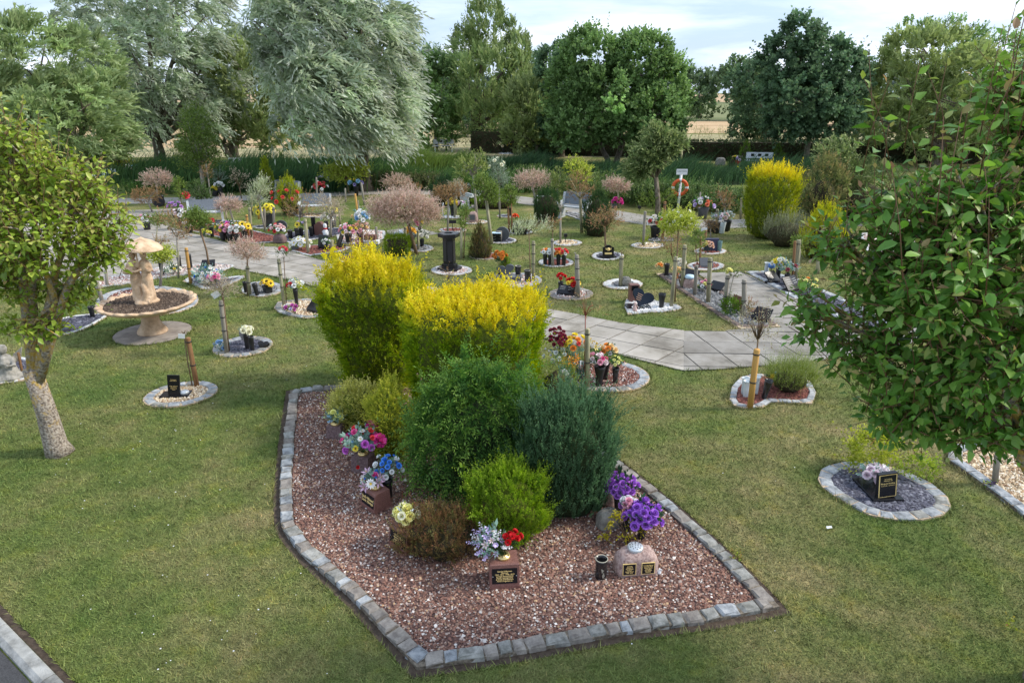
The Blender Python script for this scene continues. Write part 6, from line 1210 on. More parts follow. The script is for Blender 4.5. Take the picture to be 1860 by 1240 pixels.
# right of the side path
vase('pale grey vase at the far end of the bed right of the side path', (1391, 500), .30, .045, .06, PALEG, flare=True, group=None)
b_ = G(1399, 503); r = thing('solar_light', 'blue-topped light on a black stalk beside the pale grey vase', 'solar light', (b_.x, b_.y, .012)); q = MB(); q.tube([(0, 0, 0), (0, 0, .22)], .012, 6); q.ob('stalk', BLACKP, r); q = MB(); q.lathe([(.03, 0), (.08, .03), (.08, .1), (.04, .13)], 12); ob('lantern', q.mesh('lantern', flat('blue_glass', (.10, .22, .5))), r, (0, 0, .2))
r, tp = vase('black vase of yellow and white flowers right of the side path', (1412, 508), .26, .05, .06); bouquet('yellow and white flowers right of the side path', tp + Vector((0, 0, .14)), .20, [('rose', YEL, 6, .08), ('rose', (.8, .8, .66), 6, .09), ('rose', LYE, 3, .08)], 16, GRN, stem_to=tp)
r, tp = vase('black vase of silvery spray beside the tall paired stake', (1428, 518), .26, .05, .065); bouquet('silvery white spray and dark red rose beside the tall paired stake', tp + Vector((0, 0, .14)), .22, [('bud', (.7, .7, .72), 20, .045), ('rose', (.3, .02, .05), 3, .08)], 24, BGR, stem_to=tp)
book('black book stone below the yellow and white flowers', (1408, 516), .38, .28, -45, R(35))
book('largest black book stone, right of the side path', (1444, 531), .48, .34, -40, R(35), lines=3)
p = G(1462, 526); p.z = .012; bouquet('cream and orange flowers trailing right of the largest book stone', p + Vector((.05, 0, .10)), .22, [('rose', LYE, 9, .07), ('rose', ORG, 2, .07)], 14, GRN, stem_to=p)
stake('taller pale post of the pair right of the side path', (1444, 515), (1451, 436), STAKE, .05, 2); stake('darker thin post of the pair right of the side path', (1439, 516), (1444, 438), STAKEB, .03, 0)
stake('light square-looking post deeper in the right-hand bed', (1484, 497), (1488, 470), STAKE, .055, 1)
# oval kerb bed
r, s = stone('small dark grey book-like stone in the smooth-kerbed oval bed', (1283, 487), .34, .22, GRANG, 'rect', rz=R(5), d=.05, base=(.4, .2, .04), tilt=R(-30))
small_tree('slim green rose standard beside the smooth-kerbed oval bed', (1267, 484), [(1268, 434, 12, 24), (1262, 420, 9, 10)], 'green', 90, .012, TWIG, 5); stake('thin stake of the slim green rose standard', (1271, 485), (1273, 430), STAKEB, .025, 1)
vase('blue-green vase in the small red bed beyond the side path', (1306, 458), .30, .055, .065, flat('blue_green_glaze', (.16, .26, .26)), group=None)
r, s = stone('dark square memorial with small blooms in the small red bed', (1291, 457), .38, .36, flat('indigo_stone', (.06, .06, .11), .4), 'rect', d=.1)
p = G(1286, 461); p.z = .012; bouquet('dull pink and yellow flowers before the dark square memorial', p + Vector((-.04, 0, .22)), .17, [('rose', (.6, .4, .3), 6, .08), ('rose', (.7, .55, .2), 4, .07)], 12, DGR, stem_to=p)
stake('tall thin weathered stake left of the dark square memorial', (1280, 456), (1282, 418), STAKEB, .035, 1)
p = P(1276, 417, G(1280, 456).y); q = MB(); q.box((0, 0, 0), (.26, .01, .06)); o = q.ob('white_tag', WHITEP, None, p, rot=(0, R(-14), 0)); tagm(o, 'white plastic tag on top of the tall thin stake', 'tag')
# stump, bucket
stake('bare grey stump stake in the far tan gravel circle', (1168, 448), (1172, 384), STAKEG, .04, 0)
bush('tiny yellow-green sprout at the foot of the bare stump stake', (G(1172, 447).x, G(1172, 447).y, .01), [(0, .05), (.1, .12), (.24, 0)], 1, 1, 30, .1, 5, .05, .03, .8, .5, ((.2, .28, .03), (.3, .36, .05)), core=0, nm='sprout', cat_='plant')
r, tp = vase('large black bucket of white and red flowers below the windswept tree', (1190, 432), .34, .13, .17, nm='bucket', cat_='bucket', group=None); bouquet('white and red flowers in the large black bucket', tp + Vector((0, 0, .14)), .28, [('rose', (.8, .7, .66), 6, .1), ('rose', (.6, .1, .1), 5, .09), ('rose', WHT, 4, .1)], 26, GRN, stem_to=tp)
plot('slate patch under the large black bucket', ell(1200, 436, 26, 4), 'grey', None, dens=300, size=.06)
stake('leaning brown stake beside the large black bucket', (1203, 436), (1208, 366), STAKEB, .04, 1)
for i, (px, py, m_, lb, hd) in enumerate(((1290, 422, BLACKP, 'row of buckets, black one at its left', None), (1300, 424, BLACKP, 'row of buckets, second black one from the left', [('rose', (.5, .5, .6), 5, .08)]), (1310, 424, PALEG, 'row of buckets, pale grey one at the centre', [('rose', (.7, .5, .45), 6, .09), ('rose', LPK, 3, .08)]), (1320, 420, BLACKP, 'row of buckets, black one at its right end', [('bud', (.72, .74, .76), 14, .08)]))):
    r, tp = vase(lb, (px, py), .34, .09, .12, m_, nm='bucket', cat_='bucket', group='row of buckets by the far footpath')
    if hd: bouquet(['', 'mauve flowers in the second bucket of the row', 'dusty pink flowers in the pale grey bucket', 'white feathery flowers in the right-end bucket'][i], tp + Vector((0, 0, .16)), .2, hd, 14, BGR, stem_to=tp)
stake('grey-green stake standing in the row of buckets', (1302, 424), (1303, 380), STAKE, .045, 1)
# ------------------------------------------------------------------ small trees and bushes of the far lawn
small_tree('largest pink mottled willow standard, left of centre', (757, 462), [(733, 380, 48, 26), (700, 385, 30, 20), (770, 382, 28, 24), (735, 362, 42, 16), (685, 375, 18, 14), (790, 385, 12, 14)], 'pink', 2300, .045, TWIG, 22)
for px, t_, lb in ((737, 412, 'left greenish stake under the largest pink willow'), (760, 418, 'right greenish stake under the largest pink willow')): stake(lb, (px, 455), (px - 1, t_), STAKE, .035, 1)
small_tree('pale tan ball-headed tree beside the grey bench', (428, 416), [(415, 371, 20, 13), (402, 374, 12, 9), (430, 372, 12, 10)], 'pink', 240, .03, STAKEG)
small_tree('plume-headed white-green willow left of the red photinia', (482, 421), [(468, 352, 16, 22), (478, 335, 12, 16), (458, 360, 10, 12)], 'white', 230, .03, STAKEG)
small_tree('wide tan pink willow at the far left behind the pear tree', (285, 372), [(285, 322, 22, 12), (270, 326, 12, 10), (300, 326, 14, 10)], 'pink', 300, .035, STAKEG)
small_tree('reddish photinia ball behind the left pear tree', (277, 385), [(265, 355, 24, 13), (284, 350, 12, 12), (248, 360, 12, 10)], 'brown', 240, .03, STAKEG)
small_tree('tall narrow green tree on a pale stem, the largest of the left lawn', (372, 352), [(357, 225, 26, 36), (360, 262, 36, 34), (375, 285, 28, 22), (342, 280, 24, 24)], 'green', 1900, .09, STAKEG, 16, nm='young_tree', cat_='tree', leafy=1)
small_tree('dark leafy rose standard in front of the grey bench', (362, 400), [(361, 345, 18, 17), (370, 355, 12, 10)], 'dgreen', 200, .03, STAKEG)
small_tree('slender green and white flowered rose left of the grey bench', (332, 385), [(327, 345, 10, 22), (322, 332, 8, 10)], 'green', 110, .02, TWIG)
small_tree('bronze sparse-leaved tree on a pale pole behind the grey bench', (385, 375), [(374, 315, 12, 14), (378, 300, 10, 8)], 'brown', 50, .03, STAKEG)
small_tree('grey wispy tree left of the white-green willow', (441, 370), [(438, 325, 16, 20), (425, 315, 12, 12)], 'tan', 60, .02, TWIG)
small_tree('pale feathery tree in front of the reeds at the left', (399, 352), [(397, 320, 12, 16)], 'silverg', 70, .02, TWIG)
small_tree('red photinia tree in the middle of the left lawn', (539, 425), [(535, 372, 20, 16), (555, 362, 14, 14), (525, 388, 14, 10), (560, 385, 16, 10)], 'photinia', 130, .025, STAKEG, 18)
p = P(520, 352, G(530, 400).y); bouquet('red roses around the golden round conifer', G(500, 392) + Vector((.35, 0, .62)), .55, [('rose', (.65, .05, .04), 12, .11)], 0, GRN, stem_to=G(500, 392) + Vector((.3, 0, .02)))
small_tree('tan wispy-headed tree right of the red photinia', (600, 432), [(600, 382, 22, 22), (585, 365, 14, 14), (615, 372, 14, 14)], 'tan', 330, .035, STAKEG)
small_tree('wide yellow-green rose tree before the largest silver willow', (634, 352), [(628, 315, 30, 15), (600, 312, 18, 13), (655, 308, 16, 13), (625, 300, 20, 10)], 'lime', 520, .03, TWIG, 18)
stake('bright orange new stake under the wide yellow-green rose tree', (651, 398), (645, 352), STAKEY, .035, 0); stake('grey stake of the wide yellow-green rose tree', (662, 372), (656, 332), STAKEG, .04, 0)
stake('thin brown crooked stake beside the bright orange one', (654, 397), (650, 364), STAKEG, .025, 0)
small_tree('pinkish tan tree at the pond edge left of centre', (722, 360), [(720, 332, 24, 16), (735, 338, 14, 12)], 'pink', 300, .03, TWIG)
small_tree('small reddish bush-tree beside the pond-edge tan tree', (757, 358), [(755, 342, 9, 8)], 'photinia', 60, .02, TWIG)
small_tree('red-brown flat-headed tree right of the largest pink willow', (813, 424), [(812, 352, 24, 13), (832, 345, 16, 12), (800, 350, 12, 10)], 'brown', 330, .03, STAKEG)
small_tree('pale-headed tree touching the red-brown flat-headed one', (828, 390), [(830, 338, 14, 12)], 'tan', 120, .03, STAKEG)
small_tree('windswept yellowish open-branched tree left of the upright bench', (867, 404), [(850, 300, 22, 14), (868, 288, 14, 10), (840, 312, 12, 10), (875, 305, 10, 14)], 'yellowish', 150, .045, STAKEG, 22)
small_tree('yellow-green tree with thick pale forked stem beside the slate circle', (893, 443), [(880, 340, 20, 20), (893, 352, 14, 18), (872, 330, 12, 12)], 'green', 420, .05, STAKE, 14)
small_tree('silvery green rose tree with cream flowers', (908, 397), [(905, 315, 16, 22), (898, 300, 12, 12), (915, 330, 12, 12)], 'silverg', 260, .03, STAKEG)
p = P(905, 300, G(908, 397).y); bouquet('cream blooms at the top of the silvery green rose tree', p, .35, [('rose', CRM, 7, .1)], 0, GRN, stem_to=p - Vector((0, 0, .3)))
small_tree('small green tree with orange-red stake right of the yellow-green tree', (930, 424), [(925, 352, 14, 15), (932, 362, 10, 10)], 'green', 160, .025, STAKEB); stake('leaning reddish stake of the small green tree', (925, 424), (923, 375), STAKEB, .035, 1)
small_tree('slim leafy sapling behind the black column', (842, 470), [(842, 395, 8, 24), (848, 380, 8, 12)], 'green', 110, .015, TWIG); stake('greenish stake directly behind the black column', (838, 470), (838, 417), STAKE, .035, 0)
small_tree('wide tan-pink willow beyond the strip footpath, centre', (975, 372), [(965, 325, 26, 14), (945, 328, 14, 12), (985, 326, 14, 14)], 'pink', 420, .045, STAKEG)
small_tree('tan-pink ball-headed willow left of the lifebuoy', (1124, 378), [(1122, 336, 22, 12), (1135, 338, 10, 9), (1108, 334, 10, 9)], 'pink', 340, .035, STAKE)
small_tree('sparse reddish-green tall tree in front of the bench', (1057, 423), [(1050, 330, 22, 18), (1070, 350, 20, 14), (1040, 350, 12, 12)], 'brown', 220, .05, STAKE)
small_tree('red and orange photinia standard in front of the dark bush', (1100, 470), [(1096, 400, 28, 16), (1080, 400, 14, 12), (1115, 396, 14, 12), (1105, 385, 18, 9)], 'photinia', 190, .025, TWIG, 26)
small_tree('bare-twigged thin tree left of the bench', (1018, 444), [(1018, 375, 8, 16)], 'rose', 12, .03, STAKEG, 14)
small_tree('pale young tree right of the centre tan-pink willow', (1012, 372), [(1013, 320, 12, 14), (1012, 335, 8, 10)], 'yellowish', 70, .03, STAKEG)
small_tree('yellow-green leafy rose bush-tree behind the pond-side shrubs', (1055, 372), [(1045, 305, 20, 16), (1060, 315, 14, 14)], 'lime', 180, .03, TWIG)
small_tree('windswept green tree with heavy forked trunk left of the lifebuoy sign', (1194, 406), [(1176, 286, 32, 28), (1210, 262, 26, 20), (1158, 308, 22, 20), (1192, 243, 22, 12), (1232, 256, 14, 12)], 'willowy', 620, .085, BARK, 26, nm='young_tree', cat_='tree', bend=(.05, 0))
small_tree('green leafy shoots round the foot of the windswept tree', (1188, 404), [(1185, 362, 20, 14), (1215, 358, 14, 14)], 'green', 150, .02, TWIG, 6)
small_tree('brown-headed small tree right of the small cream sign', (1317, 418), [(1316, 360, 20, 9), (1310, 350, 12, 8), (1325, 372, 12, 8)], 'brown', 110, .03, STAKEG)
small_tree('low brown-flowered standard beside the row of buckets', (1291, 432), [(1291, 408, 14, 10)], 'brown', 80, .02, STAKEG)
small_tree('sparse red-stemmed photinia before the golden cypress', (655, 478), [(650, 425, 22, 16), (665, 440, 16, 12), (635, 445, 14, 12)], 'photinia', 60, .008, flat('red_twig', (.30, .08, .06)), 30)
small_tree('leafless twiggy young tree between path and black column', (815, 530), [(812, 500, 18, 12)], 'photinia', 12, .006, TWIG, 24)
small_tree('cream willow fragment rising behind the bright photinia at the right', (1490, 460), [(1500, 408, 18, 12)], 'wispy', 90, .02, STAKEG, 10)
small_tree('olive leafy tree behind the right pear tree', (1520, 400), [(1520, 280, 34, 26), (1545, 320, 30, 26)], 'willowy', 260, .06, BARK, 14, nm='young_tree', cat_='tree')
# bushes
def gb(px, py): p = G(px, py); return (p.x, p.y, 0)
bush('big clipped golden conifer with yellow top, right of the lifebuoy', gb(1392, 432), [(0, .42), (.2, .60), (.6, .70), (1.2, .73), (1.65, .72), (1.85, .62), (2.0, 0)], 1, .8, 1700, .2, 9, .07, .026, .5, .6, ((.10, .16, .012), (.19, .25, .015), (.28, .32, .02)), ((.26, .32, .015), (.38, .42, .02)), gold_top(GY, 1.65, 1.9, .22), seed=80, amp=.08, corem=CGR, tufts=(50, .2, .6, 6), nm='golden_conifer', cat_='conifer')
bush('grey-green lavender mound right of the big golden conifer', gb(1428, 447), [(0, .35), (.3, .62), (.6, .55), (.8, 0)], 1.2, .8, 620, .28, 8, .07, .014, .35, .9, ((.13, .15, .08), (.22, .24, .15)), ((.28, .30, .20),), seed=81, amp=.15, nm='lavender', cat_='lavender')
bush('dark green dome-shaped bush beside the bench', gb(993, 404), [(0, .38), (.3, .48), (.65, .48), (.95, .34), (1.08, 0)], 1, .9, 800, .18, 8, .06, .018, .4, .9, ((.03, .075, .025), (.06, .12, .035)), seed=82, amp=.04, nm='dome_bush', cat_='bush')
bush('dark green upright conifer right of the bench', gb(1083, 428), [(0, .34), (.4, .46), (.9, .4), (1.2, .2), (1.36, 0)], 1, .9, 800, .18, 8, .06, .022, .5, .8, ((.03, .07, .025), (.06, .11, .035)), seed=83, amp=.12, nm='dark_conifer', cat_='conifer')
bush('small cone-shaped conifer with russet middle behind the column', gb(873, 468), [(0, .30), (.2, .32), (.6, .18), (.85, .08), (1.0, 0)], 1, 1, 700, .13, 8, .04, .014, .5, .8, ((.06, .11, .03), (.14, .10, .04)), ((.20, .14, .05), (.24, .10, .05), (.12, .18, .05)), seed=84, amp=.08, nm='cone_conifer', cat_='conifer')
bush('bright green clipped cube hedge under the largest pink willow', gb(723, 462), [(0, .32), (.25, .33), (.47, .33), (.5, 0)], 1, .9, 900, .08, 7, .03, .016, .7, .6, ((.18, .28, .015), (.28, .38, .03)), seed=85, amp=.02, square=6, nm='clipped_cube', cat_='clipped bush')
bush('slim golden-green columnar thuja left of the bench', gb(488, 362), [(0, .25), (.5, .32), (1.0, .24), (1.4, .12), (1.65, 0)], 1, 1, 700, .18, 8, .07, .025, .4, .9, ((.14, .20, .015), (.26, .32, .02)), ((.34, .38, .03),), seed=86, nm='columnar_thuja', cat_='conifer')
bush('round golden conifer ringed with red roses', gb(529, 390), [(0, .28), (.3, .44), (.8, .42), (1.15, .2), (1.3, 0)], 1, 1, 700, .18, 8, .06, .022, .5, .8, ((.16, .24, .015), (.34, .38, .02)), ((.48, .48, .03),), seed=87, nm='golden_conifer', cat_='conifer')
bush('golden cone conifer far left behind the pear tree', gb(227, 318), [(0, .4), (.5, .5), (1.3, .2), (1.6, 0)], 1, 1, 350, .25, 7, .09, .03, .4, .9, ((.16, .22, .02), (.28, .32, .03)), seed=88, nm='golden_conifer', cat_='conifer')
bush('low round golden-green bush far left behind the pear tree', gb(258, 321), [(0, .3), (.2, .45), (.5, .35), (.68, 0)], 1, 1, 300, .2, 7, .09, .03, .5, .8, ((.14, .2, .02), (.24, .28, .03)), seed=89, nm='round_bush', cat_='bush')
bush('yellow thuja behind the right pear tree', gb(1490, 470), [(0, .45), (.5, .6), (1.0, .4), (1.4, 0)], 1, .9, 900, .2, 8, .06, .025, .5, .8, ((.22, .28, .02), (.40, .42, .02)), ((.56, .52, .03),), seed=90, amp=.15, nm='yellow_thuja', cat_='conifer')
bush('coppery orange-brown photinia bush near the pond, right', gb(1486, 408), [(0, .4), (.6, .7), (1.4, .66), (1.9, .4), (2.2, 0)], 1, .9, 700, .28, 8, .09, .045, .7, .6, ((.12, .17, .05), (.22, .22, .09)), ((.38, .25, .13), (.24, .26, .10)), seed=91, amp=.2, core=.6, nm='photinia_bush', cat_='bush')
bush('large dull green bush right of the coppery photinia', gb(1560, 402), [(0, .6), (.6, 1.0), (1.4, .9), (2.0, 0)], 1.2, .9, 800, .25, 8, .09, .045, .7, .6, ((.08, .13, .04), (.17, .2, .08)), seed=92, amp=.2, core=.6, nm='green_bush', cat_='bush')
bush('dark slim clipped conifer behind the far bench, left', gb(1352, 301), [(0, .32), (.4, .45), (.9, .28), (1.4, 0)], 1, 1, 330, .18, 7, .08, .03, .4, .9, ((.07, .14, .02), (.13, .2, .03)), seed=93, nm='topiary_cone', cat_='topiary')
bush('topiary with a cone on a round ball, right of the far bench', gb(1409, 304), [(0, .18), (.2, .4), (.62, .44), (.70, .42), (.74, .26), (1.1, .14), (1.35, 0)], 1, 1, 420, .15, 7, .08, .03, .5, .8, ((.06, .12, .02), (.12, .19, .03)), seed=94, amp=.03, nm='topiary_ball', cat_='topiary')
bush('small dark clipped bush left of the far bench', gb(1327, 305), [(0, .12), (.2, .25), (.5, .22), (.6, 0)], 1, 1, 150, .12, 7, .07, .03, .5, .8, ((.04, .08, .02), (.07, .12, .03)), seed=95, nm='round_bush', cat_='bush')
bush('dark low conifer behind the reddish flat-headed tree', gb(808, 372), [(0, .5), (.5, .6), (.9, .3), (1.1, 0)], 1, .8, 400, .2, 7, .08, .03, .5, .8, ((.03, .075, .03), (.05, .10, .04)), seed=96, nm='dark_conifer', cat_='conifer')
bush('dark green block bush left of the upright bench', gb(841, 375), [(0, .4), (.5, .45), (.9, .42), (1.05, 0)], 1, .8, 400, .18, 7, .07, .03, .5, .8, ((.05, .10, .02), (.09, .16, .03)), seed=97, nm='dark_bush', cat_='bush')
bush('bright green low bush right of the upright bench', gb(897, 378), [(0, .5), (.25, .6), (.45, 0)], 1.5, .7, 400, .14, 7, .06, .03, .5, .8, ((.12, .2, .02), (.18, .26, .03)), seed=98, nm='low_bush', cat_='bush')

# ------------------------------------------------------------------ benches, lifebuoy, signs
def bench(label, bpx, w, rz, s=1.0, kind='slab'):
    b_ = G(*bpx); r = thing('garden_bench', label, 'bench', (b_.x, b_.y, .0), rz, 'memorial benches')
    if kind == 'slab':
        for sx in (-1, 1):
            q = MB(); poly = [(-.22, 0), (.20, 0), (.27, .86), (.19, .88), (.11, .60), (-.08, .60), (-.32, .56), (-.34, .50), (-.12, .46), (-.16, .1)]
            poly = [(-y, z) for y, z in poly]; M_ = Matrix(((0, 0, 1, 0), (-1, 0, 0, 0), (0, 1, 0, 0), (0, 0, 0, 1))); q.prism(poly, -.04 * s, .04 * s, M_); ob('end_panel', q.mesh('end_panel', BENCHM), r, (sx * w / 2, 0, 0))
        q = MB(); q.box((0, -.02, .42), (w - .08, .40, .05), bev=.01); q.ob('seat', BENCHM, r); q = MB(); q.box((0, 0, 0), (w - .08, .04, .44)); ob('backrest', q.mesh('backrest', BENCHB), r, (0, .20, .68), (R(-12), 0, 0))
    else:
        for sx in (-1, 1):
            q = MB(); q.box((sx * w * .42, -.05, .21), (.1, .36, .42)); q.ob('leg', BENCHM, r)
        q = MB(); q.box((0, -.05, .445), (w * 1.08, .44, .05)); q.ob('seat', BENCHM, r)
        q = MB(); q.box((0, .18, .72), (w, .05, .34)); q.box((-w * .44, .18, .5), (.06, .05, .12)); q.box((w * .44, .18, .5), (.06, .05, .12)); bk = q.ob('backrest', BENCHM, r)
        for i in range(kind): q = MB(); q.box((0, 0, 0), (w * .13, .006, .15)); ob('dark_inset', q.mesh('dark_inset', GRAN), bk, (w * (i - (kind - 1) / 2) * .26, .152, .74))
    if 'left' in label or 'red photinia' in label or 'columnar' in label: r.scale = (.9, .9, .84)
    return r
bench('pale grey bench in the left lawn, behind the ball-headed trees', (376, 404), 1.15, R(22)); bench('grey slab bench beside the columnar thuja', (520, 362), 1.35, R(-22)); bench('half-hidden grey bench behind the red photinia', (574, 391), 1.2, R(10))
bench('upright grey bench seen end-on at the centre of the far lawn', (856, 376), .75, R(60)); bench('pale grey slab bench right of the dark dome-shaped bush', (1043, 397), 1.0, R(-32))
bench('white bench under the slim mid-green tree across the pond', (806, 276), 1.5, R(5), kind=2); bench('white bench with three dark panels before the clipped hedge', (1378, 306), 1.5, R(-8), kind=3); bench('white bench with four dark panels on the far left lawn', (438, 312), 1.35, R(15), kind=4)
b_ = G(1231, 385); r = thing('lifebuoy_station', 'orange lifebuoy with white bands hung on a white post under a CAUTION sign', 'lifebuoy', (b_.x, b_.y, 0)); top = P(1238, 312, b_.y) - b_
q = MB(); q.tube([(0, 0, 0), top], .045, 10); q.ob('post', WHITEP, r); c = P(1234, 340, b_.y) - b_; Rr, rr = .255, .062
ax = Matrix.Translation((c.x, -.08, c.z)) @ Matrix.Rotation(R(90), 4, 'X')
def torus(a0, a1, rr_, n=10):
    V = []; F = []
    for i in range(n + 1):
        a = a0 + (a1 - a0) * i / n
        for j in range(10): b2_ = 2 * math.pi * j / 10; V.append(ax @ Vector(((Rr + rr_ * math.cos(b2_)) * math.cos(a), (Rr + rr_ * math.cos(b2_)) * math.sin(a), rr_ * math.sin(b2_) * .8)))
    for i in range(n):
        for j in range(10): k = (j + 1) % 10; F.append((i * 10 + j, i * 10 + k, (i + 1) * 10 + k, (i + 1) * 10 + j))
    return V, F
q = MB(); q.add(*torus(0, 2 * math.pi, rr, 40), smooth=True); q.ob('ring', flat('lifebuoy_orange', (.72, .12, .03), .45), r)
for k in range(4): q = MB(); a = k * math.pi / 2; q.add(*torus(a - .14, a + .14, rr * 1.06, 4), smooth=True); q.ob('white_band', WHITEP, r)
q = MB(); q.box((top.x, -.06, top.z), (.40, .015, .20)); sg = q.ob('sign_board', WHITEP, r); text('CAUTION', .085, sg, (top.x, -.069, top.z + .02), (R(90), 0, 0), flat('sign_grey', (.2, .22, .24)), sx=.9)
b_ = G(1269, 392); r = thing('small_sign', 'small cream board on a thin post beside the lifebuoy', 'sign', (b_.x, b_.y, 0)); t_ = P(1271, 362, b_.y) - b_; q = MB(); q.tube([(0, 0, 0), t_ + Vector((0, 0, .25))], .03, 7); q.ob('post', STAKEG, r); q = MB(); q.box((t_.x, -.04, t_.z), (.24, .015, .17)); q.ob('board', flat('cream_board', (.68, .58, .42)), r)
# little things and flowers further off
def pot(lv, lb, bpx, hd, R_=.2, h=.3, r1=.07, mat=BLACKP, lc=GRN, dz=.12):
    r, tp = vase(lv, bpx, h, r1 * .75, r1, mat); bouquet(lb, tp + Vector((0, 0, dz)), R_, hd, 12, lc, stem_to=tp)
pot('tall black vase of dark red roses in the bouquet row', 'dark red roses, leftmost of the bouquet row', (386, 431), [('rose', (.5, .02, .03), 9, .08)], .15, .36)
p = G(377, 432); p.z = .012; bouquet('small heap of yellow and green flowers left in the bouquet row', p + Vector((0, 0, .18)), .16, [('rose', (.75, .7, .08), 8, .06)], 12, GRN, stem_to=p)
r, s = stone('slim dark grey stone beside the dark red roses', (369, 430), .14, .34, GRANG, d=.05)
for (px, py, a, b2_, hd) in ((412, 436, 'first black pot of the crowded bouquet row', 'magenta and cream roses of the crowded bouquet row', [('rose', (.6, .1, .5), 5, .1), ('rose', PEA, 4, .09)]), (421, 434, 'second black pot of the crowded bouquet row', 'lilac and pink roses of the crowded bouquet row', [('rose', LIL, 4, .08), ('rose', LPK, 4, .08)]), (419, 440, 'third black pot of the crowded bouquet row', 'pink and red roses of the crowded bouquet row', [('rose', PNK, 7, .1), ('rose', RED, 3, .09)]),
        (432, 441, 'fourth black pot of the crowded bouquet row', 'large white blooms of the crowded bouquet row', [('carn', WHT, 8, .12)]), (445, 436, 'fifth black pot of the crowded bouquet row', 'yellow sunflowers of the crowded bouquet row', [('sun', SUNF, 6, .14), ('sun', LYE, 3, .12)]), (406, 438, 'sixth black pot of the crowded bouquet row', 'yellow daffodils of the crowded bouquet row', [('rose', YEL, 7, .07)])):
    pot(a, b2_, (px, py), hd, .24, .24, .09)
stake('orange stake behind the sunflowers of the bouquet row', (451, 430), (448, 390), STAKEY, .035, 1); stake('greenish stake behind the sunflowers of the bouquet row', (458, 433), (453, 377), STAKE, .04, 2)
r, tp = vase('square black planter of yellow sunflowers on the white-edged bed', (489, 412), .40, .16, .2, square=True, nm='planter', cat_='planter', group=None); bouquet('tall yellow sunflowers in the far square planter', tp + Vector((-.05, 0, .16)), .32, [('sun', (.86, .66, .03), 12, .15)], 16, GRN, stem_to=tp)
stake('grey stake left of the far square planter', (481, 420), (480, 380), STAKEG, .04, 0); stake('grey stake right of the far square planter', (498, 424), (497, 376), STAKEG, .04, 1)
r, s = stone('dark round-topped stone right of the far square planter', (512, 420), .38, .34, GRANG, 'oval', d=.08)
b_ = G(509, 441); r = thing('memorial_block', 'reddish-grey block carrying a red and white bouquet by the path', 'memorial stone', (b_.x, b_.y, .012), R(-10)); boulder('stone_body', r, .36, .3, .25, PURPG, 76); bouquet('red and white bouquet on the reddish-grey block', Vector((b_.x - .05, b_.y, .40)), .22, [('rose', (.8, .5, .5), 6, .09), ('rose', RED, 4, .08), ('rose', WHT, 5, .08)], 16, GRN, stem_to=(b_.x, b_.y, .26))
vase('first black vase right of the reddish-grey block', (528, 434), .26, .06, .08, BLKG, GREYRIM); vase('second black vase right of the reddish-grey block', (541, 434), .30, .06, .08, BLKG)
pot('third black vase, with a daffodil, right of the reddish-grey block', 'yellow daffodil and purple flowers on the slate bed', (548, 432), [('sun', YEL, 2, .14), ('rose', LIL, 3, .07)], .16, .28)
vase('fourth black vase, standing apart at the right of the slate bed', (566, 431), .30, .045, .07)
stake('pale green tall stake at the path fork', (560, 461), (554, 398), STAKE, .042, 1)
p = G(547, 456); p.z = .012; bouquet('white lilies on dark stones at the path fork', p + Vector((0, 0, .20)), .26, [('daisy', WHT, 13, .12)], 14, YGR, stem_to=p)
r, s = stone('dark rounded rock left of the white lilies', (537, 455), .2, .16, GRANG, 'oval', d=.12)
book('upright black book stone on the red gravel at the path fork', (586, 454), .36, .36, -12, R(-30)); stake('short grey-green stake right of the upright black book stone', (603, 455), (603, 436), STAKE, .05, 0)
pot('low dark pot of white and grey flowers before the upright book stone', 'white and grey flowers before the upright book stone', (593, 456), [('rose', (.7, .7, .68), 6, .06)], .15, .14, .07)
b_ = G(583, 428); r = thing('memorial_block', 'brown pitched stone beside a white carved figure across the path', 'memorial stone', (b_.x, b_.y, .012), R(-15)); upright(r, .34, .42, .14, REDG, 'gable'); upright(r, .12, .55, .06, GRAN, 'rect').location.x = -.22
b_ = G(592, 429); r = thing('figurine', 'white figure with red scarf beside the brown pitched stone', 'figurine', (b_.x, b_.y, .012)); q = MB(); q.lathe([(.08, 0), (.09, .1), (.05, .2), (.035, .24), (.06, .3), (.05, .36), (.01, .39)], 12); q.tube([(.04, 0, .18), (.09, -.03, .12)], .02, 6); q.tube([(-.04, 0, .18), (-.09, -.03, .12)], .02, 6); q.ob('body', WHITEP, r); q = MB(); q.lathe([(.06, .2), (.065, .22), (.05, .25)], 12); q.ob('scarf', flat('red_cloth', (.5, .03, .03)), r)
pot('dark vase of white roses behind the white figure', 'white and green roses behind the white figure', (594, 420), [('rose', (.72, .74, .7), 8, .08)], .2, .3)
pot('grey pot of yellow and cream flowers before the tan wispy tree', 'yellow and cream flowers held above the grey pot', (606, 412), [('sun', YEL, 3, .13), ('sun', LYE, 3, .12)], .2, .42, .12, GRANG)
b_ = G(662, 418); r = thing('memorial_block', 'brown block carrying white and blue flowers before the pink tree', 'memorial stone', (b_.x, b_.y, .012), R(5)); boulder('stone_body', r, .34, .3, .26, PINKG, 77); bouquet('white and blue flowers on the brown block before the pink tree', Vector((b_.x - .08, b_.y, .42)), .3, [('rose', WHT, 11, .11), ('rose', (.2, .4, .6), 5, .1), ('rose', PEA, 2, .08)], 16, BGR, stem_to=(b_.x, b_.y, .27))
pot('dark pot of pink and yellow blooms left of the white trough', 'pink, yellow and coral blooms left of the white trough', (634, 442), [('rose', PNK, 6, .09), ('rose', YEL, 3, .08), ('rose', (.8, .3, .2), 4, .08), ('rose', LPK, 4, .08)], .28, .26, .11)
